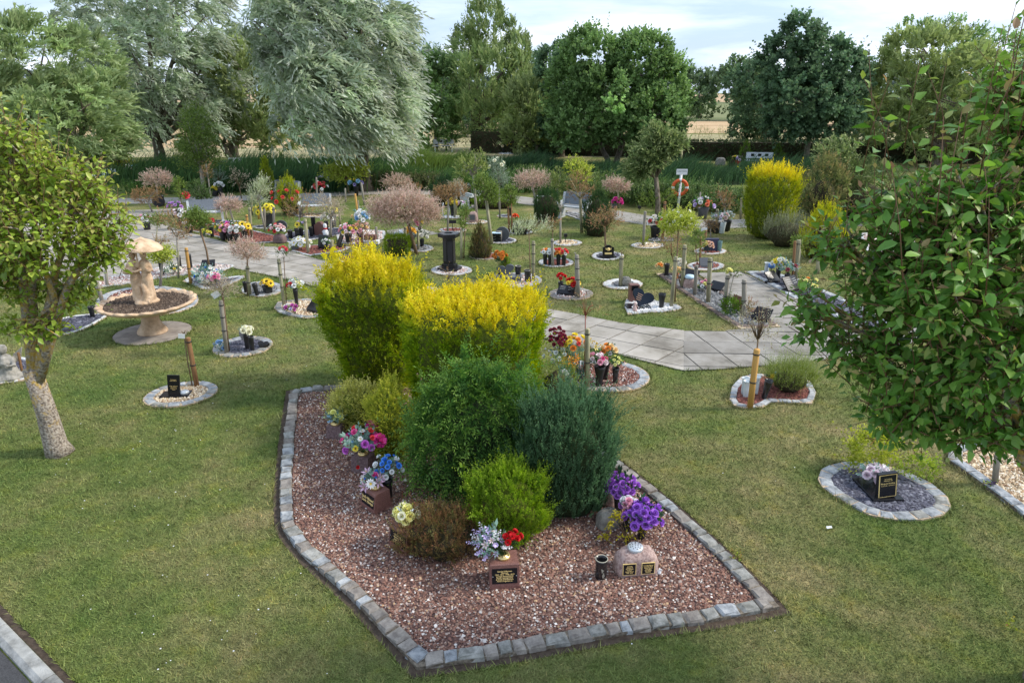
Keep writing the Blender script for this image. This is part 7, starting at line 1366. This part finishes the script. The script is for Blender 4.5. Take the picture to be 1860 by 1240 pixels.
pot('dark pot of mixed reddish flowers behind the white trough', 'mixed reddish and cream flowers behind the white trough', (655, 438), [('rose', (.6, .3, .25), 7, .08), ('rose', PEA, 5, .07)], .26, .26, .1)
pot('slender dark vase with pink bloom by the white trough', 'single pink bloom by the white trough', (657, 446), [('rose', PNK, 2, .09)], .06, .3, .06)
b_ = G(673, 444); r = thing('trough', 'white trough with brown planter of red-brown leaves under the pink tree', 'trough', (b_.x, b_.y, .012), R(-5)); q = MB(); q.box((0, 0, .06), (.52, .22, .12), bev=.015); q.ob('white_base', WHITEP, r); q = MB(); q.box((0, .03, .2), (.34, .16, .14), bev=.01); q.ob('brown_planter', REDG, r)
stake('grey stake at the right end of the white trough', (685, 441), (683, 412), STAKEG, .04, 0)
book('dark slanted stone between the red gravel and the pink blooms', (614, 450), .3, .34, -25, R(-60))
pot('black bucket of orange blooms under the pink tree', 'orange blooms under the largest pink willow', (747, 452), [('rose', (.82, .42, .03), 7, .11)], .18, .36, .12)
pot('small black vase of white chrysanthemums under the pink tree', 'white chrysanthemums under the largest pink willow', (767, 449), [('carn', (.80, .80, .72), 8, .1)], .19, .22, .07)
pot('slim black vase of yellow and magenta flowers behind the white ones', 'yellow and magenta flowers behind the white chrysanthemums', (763, 428), [('rose', YEL, 3, .1), ('rose', MAG, 2, .1)], .14, .28, .06)
p = G(732, 445); p.z = .012; bouquet('pale lilac and white flowers left of the orange blooms', p + Vector((0, 0, .3)), .2, [('rose', (.6, .64, .75), 9, .08)], 10, BGR, stem_to=p)
pot('black pot of yellow flowers with white ribbons', 'yellow flowers beside white ribbons', (823, 394), [('rose', YEL, 8, .11)], .22, .36, .1); p = G(838, 393); p.z = .012; bouquet('lilac and white flowers right of the ribboned yellow ones', p + Vector((0, 0, .42)), .2, [('rose', (.6, .45, .62), 5, .1), ('rose', WHT, 4, .09)], 12, GRN, stem_to=p)
for i, (px, a) in enumerate(((806, 20), (815, -14))): p = G(px, 394); q = MB(); q.tube([(0, 0, .01), (.04 * (1 if i else -1), 0, .25), (0, 0, .5)], .018, 6); o = q.ob('ribbon', WHITEP, None, (p.x, p.y, 0)); tagm(o, ['left white ribbon loop of the yellow flower bed', 'right white ribbon loop of the yellow flower bed'][i], 'ribbon')
b_ = G(858, 405); r = thing('memorial_block', 'square pinkish boulder with small dark plaque on the far lawn', 'memorial stone', (b_.x, b_.y, .012), R(3)); boulder('stone_body', r, .38, .26, .38, PINKG, 78); q = MB(); q.box((0, -.125, .2), (.18, .02, .18)); q.ob('plaque', GRANG, r)
b_ = G(822, 419); r = thing('small_sign', 'tiny black sloping sign on a stalk in the red gravel bed', 'sign', (b_.x, b_.y, .012)); q = MB(); q.tube([(0, 0, 0), (0, 0, .24)], .012, 6); q.ob('stalk', BLACKP, r); q = MB(); q.box((0, 0, .27), (.25, .02, .1), tilt=R(-35)); q.ob('board', GRAN, r)
b_ = G(1027, 443); r = thing('solar_light', 'small black solar light on a stalk in the tan gravel circle', 'solar light', (b_.x, b_.y, .012)); q = MB(); q.tube([(0, 0, 0), (0, 0, .2)], .012, 6); q.ob('stalk', BLACKP, r); q = MB(); q.box((0, 0, .24), (.1, .06, .1), bev=.01); q.ob('lamp', BLACKP, r)
r, s = stone('round dark millstone-like memorial leaning on a small pillar', (913, 438), .42, .42, GRANG, 'oval', rz=R(-15), d=.07); q = MB(); q.lathe([(.09, 0), (.09, .3), (.08, .31)], 14, c=(-.08, -.1, 0)); q.ob('small_pillar', GREYS, r)
b_ = G(902, 440); r = thing('small_crate', 'small black and pale blue slatted box left of the round memorial', 'box', (b_.x, b_.y, .012)); q = MB()
for i in range(3): q.box((0, 0, .05 + i * .085), (.26, .2, .055))
q.ob('slats', GRAN, r); q = MB(); q.box((0, 0, .27), (.26, .2, .02)); q.ob('blue_top', flat('pale_blue', (.5, .66, .78)), r)
pot('black planter with orange flower on the further slate circle', 'bright orange flower above the far black planter', (936, 423), [('rose', (.8, .12, .02), 3, .12)], .1, .26, .13, dz=.25)
r, s = stone('long low black planter stone on the further slate circle', (946, 426), .36, .2, GRAN, d=.2)
r, s = stone('small black round stone with yellow flower far behind', (926, 392), .2, .28, GRAN, 'oval', d=.06)
r, s = stone('white open memorial with dark centre beyond the strip footpath', (987, 358), .34, .26, GRAN, 'rect', d=.05, base=(.6, .3, .04), bmat=WHITEP, tilt=R(-15))
p = G(1123, 378); p.z = .01; bouquet('magenta blooms at the foot of the tan-pink willow left of the lifebuoy', p + Vector((-.05, 0, .25)), .22, [('rose', (.65, .03, .3), 8, .13)], 10, GRN, stem_to=p)
r, s = stone('grey and pale stone left of the magenta blooms', (1108, 378), .5, .16, GRANG, 'rect', d=.15)
b_ = G(1161, 384); r = thing('solar_light', 'lone tiny black light on the lawn strip beyond the footpath', 'solar light', (b_.x, b_.y, 0)); q = MB(); q.tube([(0, 0, 0), (0, 0, .12)], .012, 6); q.ob('stalk', BLACKP, r); q = MB(); q.box((0, 0, .16), (.12, .05, .12), bev=.01); q.ob('lamp', BLACKP, r)
p = G(1268, 396); p.z = .01; r, tp = vase('dark urn of mauve and red flowers below the small cream sign', (1276, 397), .36, .14, .2, GRANG, group=None); bouquet('mauve, white and red flowers below the small cream sign', tp + Vector((0, 0, .12)), .36, [('rose', LIL, 5, .13), ('rose', (.7, .2, .1), 4, .12), ('rose', WHT, 3, .12)], 20, GRN, stem_to=tp)
for (px, py, hd, a, b2_) in ((1311, 300, [('rose', YEL, 4, .14), ('rose', PEA, 3, .12)], 'left small red pot beside the clipped cone across the pond', 'yellow flowers in the left red pot across the pond'), (1318, 301, [('rose', LPK, 4, .13), ('rose', LIL, 3, .12)], 'right small red pot beside the clipped cone across the pond', 'pink flowers in the right red pot across the pond')):
    pot(a, b2_, (px + 24, py), hd, .24, .26, .16, flat('red_cloth', (.5, .03, .03)))
b_ = G(1308, 300); r = thing('memorial_block', 'grey rounded stone in the shade before the clipped hedge', 'memorial stone', (b_.x, b_.y, 0)); boulder('stone_body', r, .6, .4, .45, GREYS, 79)
plot('pale flat bed with flowers in the shade across the pond', ell(920, 279, 16, 2), 'white', 'white', ew=.2, el=.6, dens=120, size=.1)
pot('left dark vase on the pale bed across the pond', 'orange and white flowers on the pale bed across the pond', (914, 279), [('rose', (.8, .6, .4), 6, .13)], .28, .4, .1); pot('right dark vase on the pale bed across the pond', 'yellow flowers on the pale bed across the pond', (927, 279), [('rose', YEL, 6, .14)], .25, .45, .1)
pot('orange pot far left behind the pear tree', 'pale flowers far left behind the pear tree', (243, 325), [('rose', WHT, 5, .16), ('rose', LBL, 4, .14)], .35, .35, .2, flat('terracotta_pot', (.55, .2, .08)))
pot('dark pot with orange and yellow flowers far left', 'orange and yellow flowers far left above the dark pot', (297, 318), [('rose', ORG, 5, .15), ('rose', YEL, 4, .14)], .32, .4, .15)
pot('black pot of purple flowers left of the grey bench', 'purple and lilac flowers left of the grey bench', (320, 395), [('rose', (.45, .25, .55), 8, .1)], .24, .26, .14)
r, s = stone('black leaning oval stone on the far left lawn', (289, 376), .45, .4, GRAN, 'oval', rz=R(10), d=.08, tilt=R(-15)); vase('tall black vase beside the leaning oval stone', (296, 374), .4, .08, .09)
r, s = stone('dark small headstone before the reeds at the left', (338, 362), .3, .42, GRANG, 'oval', d=.08); p = G(338, 368); p.z = .01; bouquet('bright red rose before the grey bench', G(340, 383) + Vector((0, 0, .55)), .12, [('rose', (.65, .02, .06), 2, .22)], 3, GRN, stem_to=G(340, 383) + Vector((0, 0, .02)))
pot('dark pot of white and pink flowers behind the small green rose', 'white and pink flowers behind the small green rose', (268, 418), [('rose', PNK, 3, .1), ('rose', WHT, 5, .08)], .2, .24, .13)
pot('dark pots with grey flowers in the red gravel row', 'pale grey and white flowers left in the red gravel row', (345, 424), [('rose', (.6, .6, .62), 7, .08)], .22, .2, .12)
pot('white-flowered pot beside the photinia crown', 'white and pink lilies over the red gravel row', (330, 418), [('rose', WHT, 5, .1), ('rose', LPK, 3, .1)], .2, .4, .06, lc=DGR)
pot('black vase of white flowers by the far footpath, left', 'white flowers in a black vase by the far footpath', (402, 357), [('rose', WHT, 6, .12)], .2, .35, .1); pot('dark pot of yellow flowers by the far footpath, left', 'yellow flowers by the far footpath, left', (391, 357), [('rose', YEL, 4, .1)], .16, .2, .16)
pot('dark urn of red and white roses right of the round golden conifer', 'red and white roses right of the round golden conifer', (583, 366), [('rose', (.45, .02, .03), 5, .13), ('rose', WHT, 5, .1)], .32, .45, .09)
pot('blue-flowered pot under the wide yellow-green rose tree', 'blue and yellow flowers under the wide rose tree', (648, 356), [('rose', LBL, 4, .13), ('rose', YEL, 3, .11), ('rose', (.3, .25, .5), 3, .12)], .3, .4, .1); pot('black vase of cream roses behind the red photinia', 'cream and purple roses behind the red photinia', (592, 346), [('rose', (.6, .6, .66), 6, .13)], .28, .4, .1)
for i, (px, py, tp_) in enumerate(((402, 352, 348), (458, 390, 352), (470, 398, 360), (412, 400, 380), (628, 367, 342), (617, 398, 378), (576, 372, 322), (745, 345, 318), (779, 345, 320), (826, 396, 350), (938, 352, 330), (1345, 398, 360), (1450, 480, 452), (618, 408, 385))):
    stake(['thin pale stake, ' + q for q in ('in front of the far left footpath', 'left of the white-green plume willow', 'just left of the plume willow stem', 'below the pale tan ball-headed tree', 'below the wide rose tree, left', 'right of the tan wispy-headed tree', 'above the half-hidden bench', 'before the reeds, left of the pond gap', 'before the reeds, right of the pond gap', 'of the pale-headed tree', 'beside the centre tan-pink willow', 'left of the big golden conifer', 'behind the paired posts', 'in the grass beside the pink tree')][i], (px, py), (px - (px - 930) * -.004, tp_), [STAKEG, STAKE, STAKEY][i % 3 if i < 3 else i % 2], .035, i % 2)
small_tree('small green standard on the post behind the paired posts', (1450, 480), [(1452, 440, 16, 12)], 'green', 80, .02, STAKEG)

# ------------------------------------------------------------------ the two pear trees
def pear_shape():
    ys = [0, .22, .5, .78, 1.0]; ws = [.0, .36, .44, .26, 0]; V = []; F = []
    for y, w_ in zip(ys, ws): V += [(-w_, y, .14 * w_ * 2 - .18 * y * y), (0, y, -.18 * y * y), (w_, y, .14 * w_ * 2 - .18 * y * y)]
    for k in range(4):
        a = 3 * k; b_ = a + 3
        for i in (0, 1):
            F += [(a + i, a + i + 1, b_ + i + 1), (a + i, b_ + i + 1, b_ + i)]
    V = np.array(V); F = [f for f in F if len({tuple(V[i]) for i in f}) == 3]; return V, np.array(F)
PV, PF = pear_shape()
def pear_small():
    V = np.array([[0, 0, 0], [.42, .42, .06], [0, .45, -.05], [-.42, .42, .06], [.2, .8, -.08], [-.2, .8, -.08], [0, 1, -.18]]); F = [(0, 1, 2), (0, 2, 3), (1, 4, 2), (2, 4, 6), (2, 6, 5), (2, 5, 3)]; return V, np.array(F)
QV, QF = pear_small()
def pear(label, base, lobes, nshoot, L, nl, ll, lw, cols, tipc, fork_z, tr, trunk_mat, tops, upd=.6, cat_='pear tree'):
    r = thing('pear_tree', label, cat_, base); b0 = np.array(base); lb = [(np.array(c) - b0, np.array(rr)) for c, rr in lobes]
    Pp, D = lobe_points([(tuple(c), tuple(rr)) for c, rr in lb], nshoot, inner=.35, up=.1, power=1.6); D = nrm(D * .75 + np.array([0, 0, upd]) + .35 * rv(nshoot))
    if tops is not None and len(tops): Pp = np.concatenate([Pp, np.array([np.array(t) - b0 for t in tops])]); D = np.concatenate([D, nrm(rv(len(tops)) * .12 + np.array([-.12, 0, 1]))])
    n = len(Pp); Ls = L * np.exp(RN.normal(0, .22, n)); Ls[nshoot:] = L * 1.9; Pp[:nshoot] -= D[:nshoot] * Ls[:nshoot, None] * .6
    t = (np.arange(nl) + .8) / nl; S = nrm(np.cross(D, rv(n))); B = np.cross(D, S); a = (np.arange(nl) * 2.4)[None, :, None]
    bend = rv(n) * .12; pos = Pp[:, None] + D[:, None] * (Ls[:, None, None] * t[None, :, None]) + bend[:, None] * (Ls[:, None, None] * (t ** 2)[None, :, None])
    v = S[:, None] * np.cos(a) + B[:, None] * np.sin(a); ang_ = np.where(np.arange(nl) == nl - 1, .15, 1.05)[None, :, None]
    pos = pos + v * .015
    ld = D[:, None] * np.cos(ang_) + v * np.sin(ang_) + np.array([0, 0, -.35]) * (1 - t)[None, :, None] * 1.5 + .3 * rv(n, nl); ld = nrm(ld).reshape(-1, 3)
    up_ = np.array([0, 0, 1.]) + .45 * rv(len(ld)); Nn = nrm(up_ - ld * (up_ * ld).sum(1, keepdims=True)); Sd = np.cross(ld, Nn)
    sz = ((1 - .45 * t ** 2)[None, :] * np.exp(RN.normal(0, .16, (n, nl)))).ravel() * ll; pos = pos.reshape(-1, 3); m_ = len(pos)
    tt = np.tile(t, n); zt = (pos[:, 2] - pos[:, 2].min()) / (np.ptp(pos[:, 2])); young = np.clip((tt - .55) / .45, 0, 1) * (RN.random(n)[:, None].repeat(nl, 1).ravel() < (.25 + .6 * zt)); 
    C = pal(m_, cols, .16); C = C * (1 - young[:, None]) + pal(m_, tipc, .15) * young[:, None]
    # the leaves that show largest become parts
    W = pos + b0; dx = W - np.array([0, 0, CH]); dep = dx[:, 1] * CP - dx[:, 2] * SP; u = 930 + FPX * dx[:, 0] / dep; vv = 620 - FPX * (dx[:, 1] * SP + dx[:, 2] * CP) / dep
    inf = (u > 5) & (u < 1855) & (vv > 5) & (vv < 1235); sc_ = np.where(inf, dep - .25 * np.linalg.norm(dx, axis=1) * 0, 99); bins = {}
    order = np.argsort(sc_); chosen = []; used_ = {}
    for i in order:
        k = (int(u[i] // 14), int(vv[i] // 14))
        if k in used_ or not inf[i]: continue
        used_[k] = 1; chosen.append(i)
        if len(chosen) >= 290: break
    chosen = np.array(chosen); rest = np.ones(m_, bool); rest[chosen] = False
    def build(idx):
        s = sz[idx][:, None, None]; Lv = QV[None] * s * np.array([lw / ll * 1.1, 1, 1]); return pos[idx][:, None] + Sd[idx][:, None] * Lv[:, :, 0:1] + ld[idx][:, None] * Lv[:, :, 1:2] + Nn[idx][:, None] * Lv[:, :, 2:3]
    ri = np.nonzero(rest)[0]; V = build(ri).reshape(-1, 3); F = ((np.arange(len(ri)) * len(QV))[:, None, None] + QF[None]).reshape(-1, 3)
    ob('foliage', npmesh('foliage', V, F, np.repeat(C[ri], len(QV), 0), LEAFG, smooth=True), r, kind='stuff')
    vm = [npmesh('leaf', PV * np.array([lw / ll * 1.1, 1, 1]), PF, np.repeat(C[i:i + 1], len(PV), 0), LEAFG, smooth=True) for i in chosen[::12]]
    cm = np.array([C[i] for i in chosen[::12]])
    for i in chosen:
        k = int(np.argmin(((cm - C[i]) ** 2).sum(1))); M_ = Matrix(((Sd[i][0], ld[i][0], Nn[i][0]), (Sd[i][1], ld[i][1], Nn[i][1]), (Sd[i][2], ld[i][2], Nn[i][2]))).to_4x4()
        o = ob('leaf', vm[k], r); o.matrix_basis = Matrix.Translation(pos[i]) @ M_ @ Matrix.Scale(sz[i], 4)
    # shoots
    m = MB()
    for i in range(n):
        p0_, d_, l_ = Vector(Pp[i]), Vector(D[i]), Ls[i]; m.tube([p0_, p0_ + d_ * l_ * .5 + Vector(bend[i]) * l_ * .25, p0_ + d_ * l_ + Vector(bend[i]) * l_], [.0042, .0032, .002], 3)
    m.ob('shoots', flat('shoot_brown', (.20, .11, .06), .7), r)
    # trunk, limbs
    m = MB(); top = Vector((-.05, 0, fork_z)); m.tube([(.03, 0, -.02), (.0, 0, .12), (-.01, 0, fork_z * .5), top], [tr * 1.35, tr * 1.05, tr * .9, tr * .8], 16)
    prim = []
    for c, rad in lb:
        c = Vector(c)
        if len(prim) < 4: s0 = top - Vector((random.uniform(-.02, .02), random.uniform(-.02, .02), .22)); md = top.lerp(c, .5) + Vector((random.uniform(-.05, .05), 0, .10)); prim.append((md, c)); k_ = 1.0
        else: pm, pc = min(prim, key=lambda q: (q[1] - c).length); s0 = top.lerp(pm, .75); md = s0.lerp(c, .5) + Vector((0, 0, .07)); k_ = .62
        m.tube([s0, s0.lerp(md, .5) + Vector((0, 0, .02)), md, c], [tr * .52 * k_, tr * .46 * k_, tr * .32 * k_, tr * .10], 9)
        for _ in range(7):
            e = c + Vector([random.uniform(-.85, .85) * x for x in rad]); m.tube([md.lerp(c, random.random()), c.lerp(e, .5) + Vector((0, 0, .03)), e], [tr * .14, tr * .09, .005], 5)
    m.ob('trunk', trunk_mat, r); return r
lich, t, b = new_mat('lichen_bark')
tcn = t.nodes.new('ShaderNodeTexCoord'); nA = t.nodes.new('ShaderNodeTexNoise'); nA.inputs['Scale'].default_value = 13; nA.inputs['Detail'].default_value = 6; nA.inputs['Roughness'].default_value = .7; t.links.new(tcn.outputs['Object'], nA.inputs['Vector'])
nB = t.nodes.new('ShaderNodeTexNoise'); nB.inputs['Scale'].default_value = 40; nB.inputs['Detail'].default_value = 4; t.links.new(tcn.outputs['Object'], nB.inputs['Vector'])
base_c = ramp(t, nB.outputs[0], [(.35, (.12, .095, .075)), (.5, (.30, .25, .20)), (.66, (.44, .39, .33))]); sep = t.nodes.new('ShaderNodeSeparateXYZ'); t.links.new(tcn.outputs['Object'], sep.inputs[0])
mr = t.nodes.new('ShaderNodeMapRange'); mr.inputs[1].default_value = .1; mr.inputs[2].default_value = 1.3; mr.inputs[3].default_value = -.13; mr.inputs[4].default_value = .02; t.links.new(sep.outputs[2], mr.inputs[0])
ad = t.nodes.new('ShaderNodeMath'); t.links.new(nA.outputs[0], ad.inputs[0]); t.links.new(mr.outputs[0], ad.inputs[1]); mk = ramp(t, ad.outputs[0], [(.47, (0, 0, 0)), (.60, (1, 1, 1))])
mxn = t.nodes.new('ShaderNodeMix'); mxn.data_type = 'RGBA'; t.links.new(mk, mxn.inputs[0]); t.links.new(base_c, mxn.inputs[6]); mxn.inputs[7].default_value = (.44, .29, .06, 1); t.links.new(mxn.outputs[2], b.inputs['Base Color']); b.inputs['Roughness'].default_value = .95
bp = t.nodes.new('ShaderNodeBump'); bp.inputs['Strength'].default_value = .7; bp.inputs['Distance'].default_value = .02; t.links.new(nB.outputs[0], bp.inputs['Height']); t.links.new(bp.outputs[0], b.inputs['Normal'])
lb_ = G(105, 822)
pear('pear tree with lichen-spotted trunk on the left lawn', (lb_.x, lb_.y, 0), pxlobes([(15, 255, 55, 58), (70, 320, 80, 70, .1), (150, 340, 50, 60), (190, 400, 52, 62), (-60, 330, 110, 110), (60, 430, 120, 70, -.3), (175, 455, 62, 42), (20, 500, 60, 55), (-60, 460, 90, 90), (120, 520, 60, 40, .2), (60, 590, 70, 22, -.2)], lb_.y), 1150, .32, 8, .092, .056,
     ((.17, .27, .03), (.28, .39, .05), (.42, .50, .08)), ((.42, .46, .08), (.44, .44, .12), (.42, .28, .12)), 1.12, .125, lich, None)
YR = 4.3
tops = [P(px, py - 12, YR + dy) for px, py, dy in ((1592, 300, .3), (1642, 290, .2), (1690, 300, .1), (1745, 320, -.2), (1820, 250, 0), (1850, 200, 0), (1870, 180, .2), (1720, 400, -.5), (1780, 330, -.3), (1600, 420, .2), (1670, 380, .3), (1565, 330, .3), (1615, 300, .1), (1720, 290, .2), (1780, 260, .1), (1800, 210, .2), (1835, 180, 0), (1850, 260, -.4), (1640, 520, -.8), (1790, 560, -.9), (1700, 420, -.6))]
pear('large-leaved pear tree overhanging the right edge of the picture', (3.97, 3.97, 0), pxlobes([(1660, 400, 100, 95, .2), (1760, 390, 95, 110, -.1), (1860, 300, 90, 130, .1), (1600, 500, 85, 85, .3), (1720, 520, 120, 100, -.3), (1870, 480, 120, 130, -.2), (1560, 620, 65, 75, .3), (1660, 650, 110, 90, 0), (1790, 650, 110, 100, -.3), (1640, 745, 85, 60, .1), (1760, 760, 110, 62, -.1), (1880, 740, 110, 80, 0), (1950, 600, 120, 180, .1), (1980, 380, 130, 150, .2), (1530, 440, 45, 50, .3), (1890, 220, 70, 90, .2), (1475, 560, 40, 60, .35), (1840, 160, 50, 60, .3)], YR), 1750, .28, 8, .095, .058,
     ((.08, .19, .03), (.13, .28, .045), (.22, .38, .07)), ((.24, .33, .06), (.34, .38, .12), (.42, .22, .14)), 1.35, .085, lich, tops, .55)
# grass blades on the nearer lawn
nb = 500000
yy = np.exp(RN.uniform(math.log(3.6), math.log(26), nb)); xx = RN.uniform(-1, 1, nb) * (yy * .86 + .6)
keep = RN.random(nb) < np.clip((26 - yy) / 10, 0, 1)
for p in NOGRASS:
    lo_, hi_ = p.min(0), p.max(0); c = (xx > lo_[0]) & (xx < hi_[0]) & (yy > lo_[1]) & (yy < hi_[1]); idx = np.nonzero(c)[0]
    if len(idx): keep[idx[pip(xx[idx], yy[idx], p)]] = False
xx, yy = xx[keep], yy[keep]; nb = len(xx)
hh = (.014 + .001 * yy) * np.exp(RN.normal(0, .3, nb)); ww = .0035 + .0009 * yy; az = RN.uniform(0, 6.28, nb); ln = RN.normal(0, .75, (nb, 2)) * hh[:, None]
V = np.zeros((nb, 3, 3)); V[:, 0] = np.stack([xx - np.cos(az) * ww / 2, yy - np.sin(az) * ww / 2, np.zeros(nb)], 1); V[:, 1] = np.stack([xx + np.cos(az) * ww / 2, yy + np.sin(az) * ww / 2, np.zeros(nb)], 1)
V[:, 2] = np.stack([xx + ln[:, 0], yy + ln[:, 1], hh], 1)
C = np.exp(RN.normal(0, .17, (nb, 1))) * np.where(RN.random((nb, 1)) < .05, np.array([[1.5, 1.2, 1.3]]), np.array([[1., 1.03, 1.]]))
ob('grass_blades', npmesh('grass_blades', V.reshape(-1, 3), np.arange(nb * 3).reshape(-1, 3), np.repeat(C, 3, 0), blade_m), kind='stuff')
# daisies and clover heads scattered in the lawn
nd = 430; yd = np.exp(RN.uniform(math.log(4), math.log(16), nd)); xd = RN.uniform(-1, 1, nd) * yd * .78; k = np.ones(nd, bool)
k &= RN.random(nd) < np.where(xd < 0, 1, .15)
for p in NOGRASS: k &= ~pip(xd, yd, p)
xd, yd = xd[k], yd[k]; nd = len(xd); sz = RN.uniform(.004, .0085, nd); a = np.arange(6) * math.pi / 3
V = np.stack([xd[:, None] + sz[:, None] * np.cos(a), yd[:, None] + sz[:, None] * np.sin(a), np.full((nd, 6), .034)], 2)
F = (np.arange(nd) * 6)[:, None, None] + np.array([[0, 1, 2], [0, 2, 3], [0, 3, 4], [0, 4, 5]])[None]
ob('lawn_daisies', npmesh('lawn_daisies', V.reshape(-1, 3), F.reshape(-1, 3), np.full((nd * 6, 3), .78), PETAL), kind='stuff')


# longer tufts along the edges of beds and paths
ex = []
for q_ in NOGRASS:
    L_ = np.linalg.norm(np.roll(q_, -1, 0) - q_, axis=1)
    for i in range(len(q_)):
        a_, b_ = q_[i], q_[(i + 1) % len(q_)]; ym = (a_[1] + b_[1]) / 2
        if not 3 < ym < 24: continue
        m_ = min(1500, int(L_[i] * 420 / max(1, ym / 8))); t_ = RN.random((m_, 1)); ex.append(a_ * (1 - t_) + b_ * t_ + RN.normal(0, .012, (m_, 2)))
ex = np.concatenate(ex); ke = np.ones(len(ex), bool)
for q_ in NOGRASS: ke &= ~pip(ex[:, 0], ex[:, 1], q_)
ex = ex[ke]; ne = len(ex); he = (.03 + .0012 * ex[:, 1]) * np.exp(RN.normal(0, .4, ne)) * (.5 + .5 * (np.sin(ex[:, 0] * 9) * np.sin(ex[:, 1] * 7) > -.2)); we = .005 + .0009 * ex[:, 1]; az = RN.uniform(0, 6.28, ne); ln = RN.normal(0, .6, (ne, 2)) * he[:, None]
V = np.zeros((ne, 3, 3)); V[:, 0] = np.stack([ex[:, 0] - np.cos(az) * we / 2, ex[:, 1] - np.sin(az) * we / 2, np.zeros(ne)], 1); V[:, 1] = np.stack([ex[:, 0] + np.cos(az) * we / 2, ex[:, 1] + np.sin(az) * we / 2, np.zeros(ne)], 1); V[:, 2] = np.stack([ex[:, 0] + ln[:, 0], ex[:, 1] + ln[:, 1], he], 1)
ob('grass_edge_tufts', npmesh('grass_edge_tufts', V.reshape(-1, 3), np.arange(ne * 3).reshape(-1, 3), np.repeat(np.exp(RN.normal(0, .2, (ne, 1))) * np.array([[1., 1., 1.]]), 3, 0), blade_m), kind='stuff')
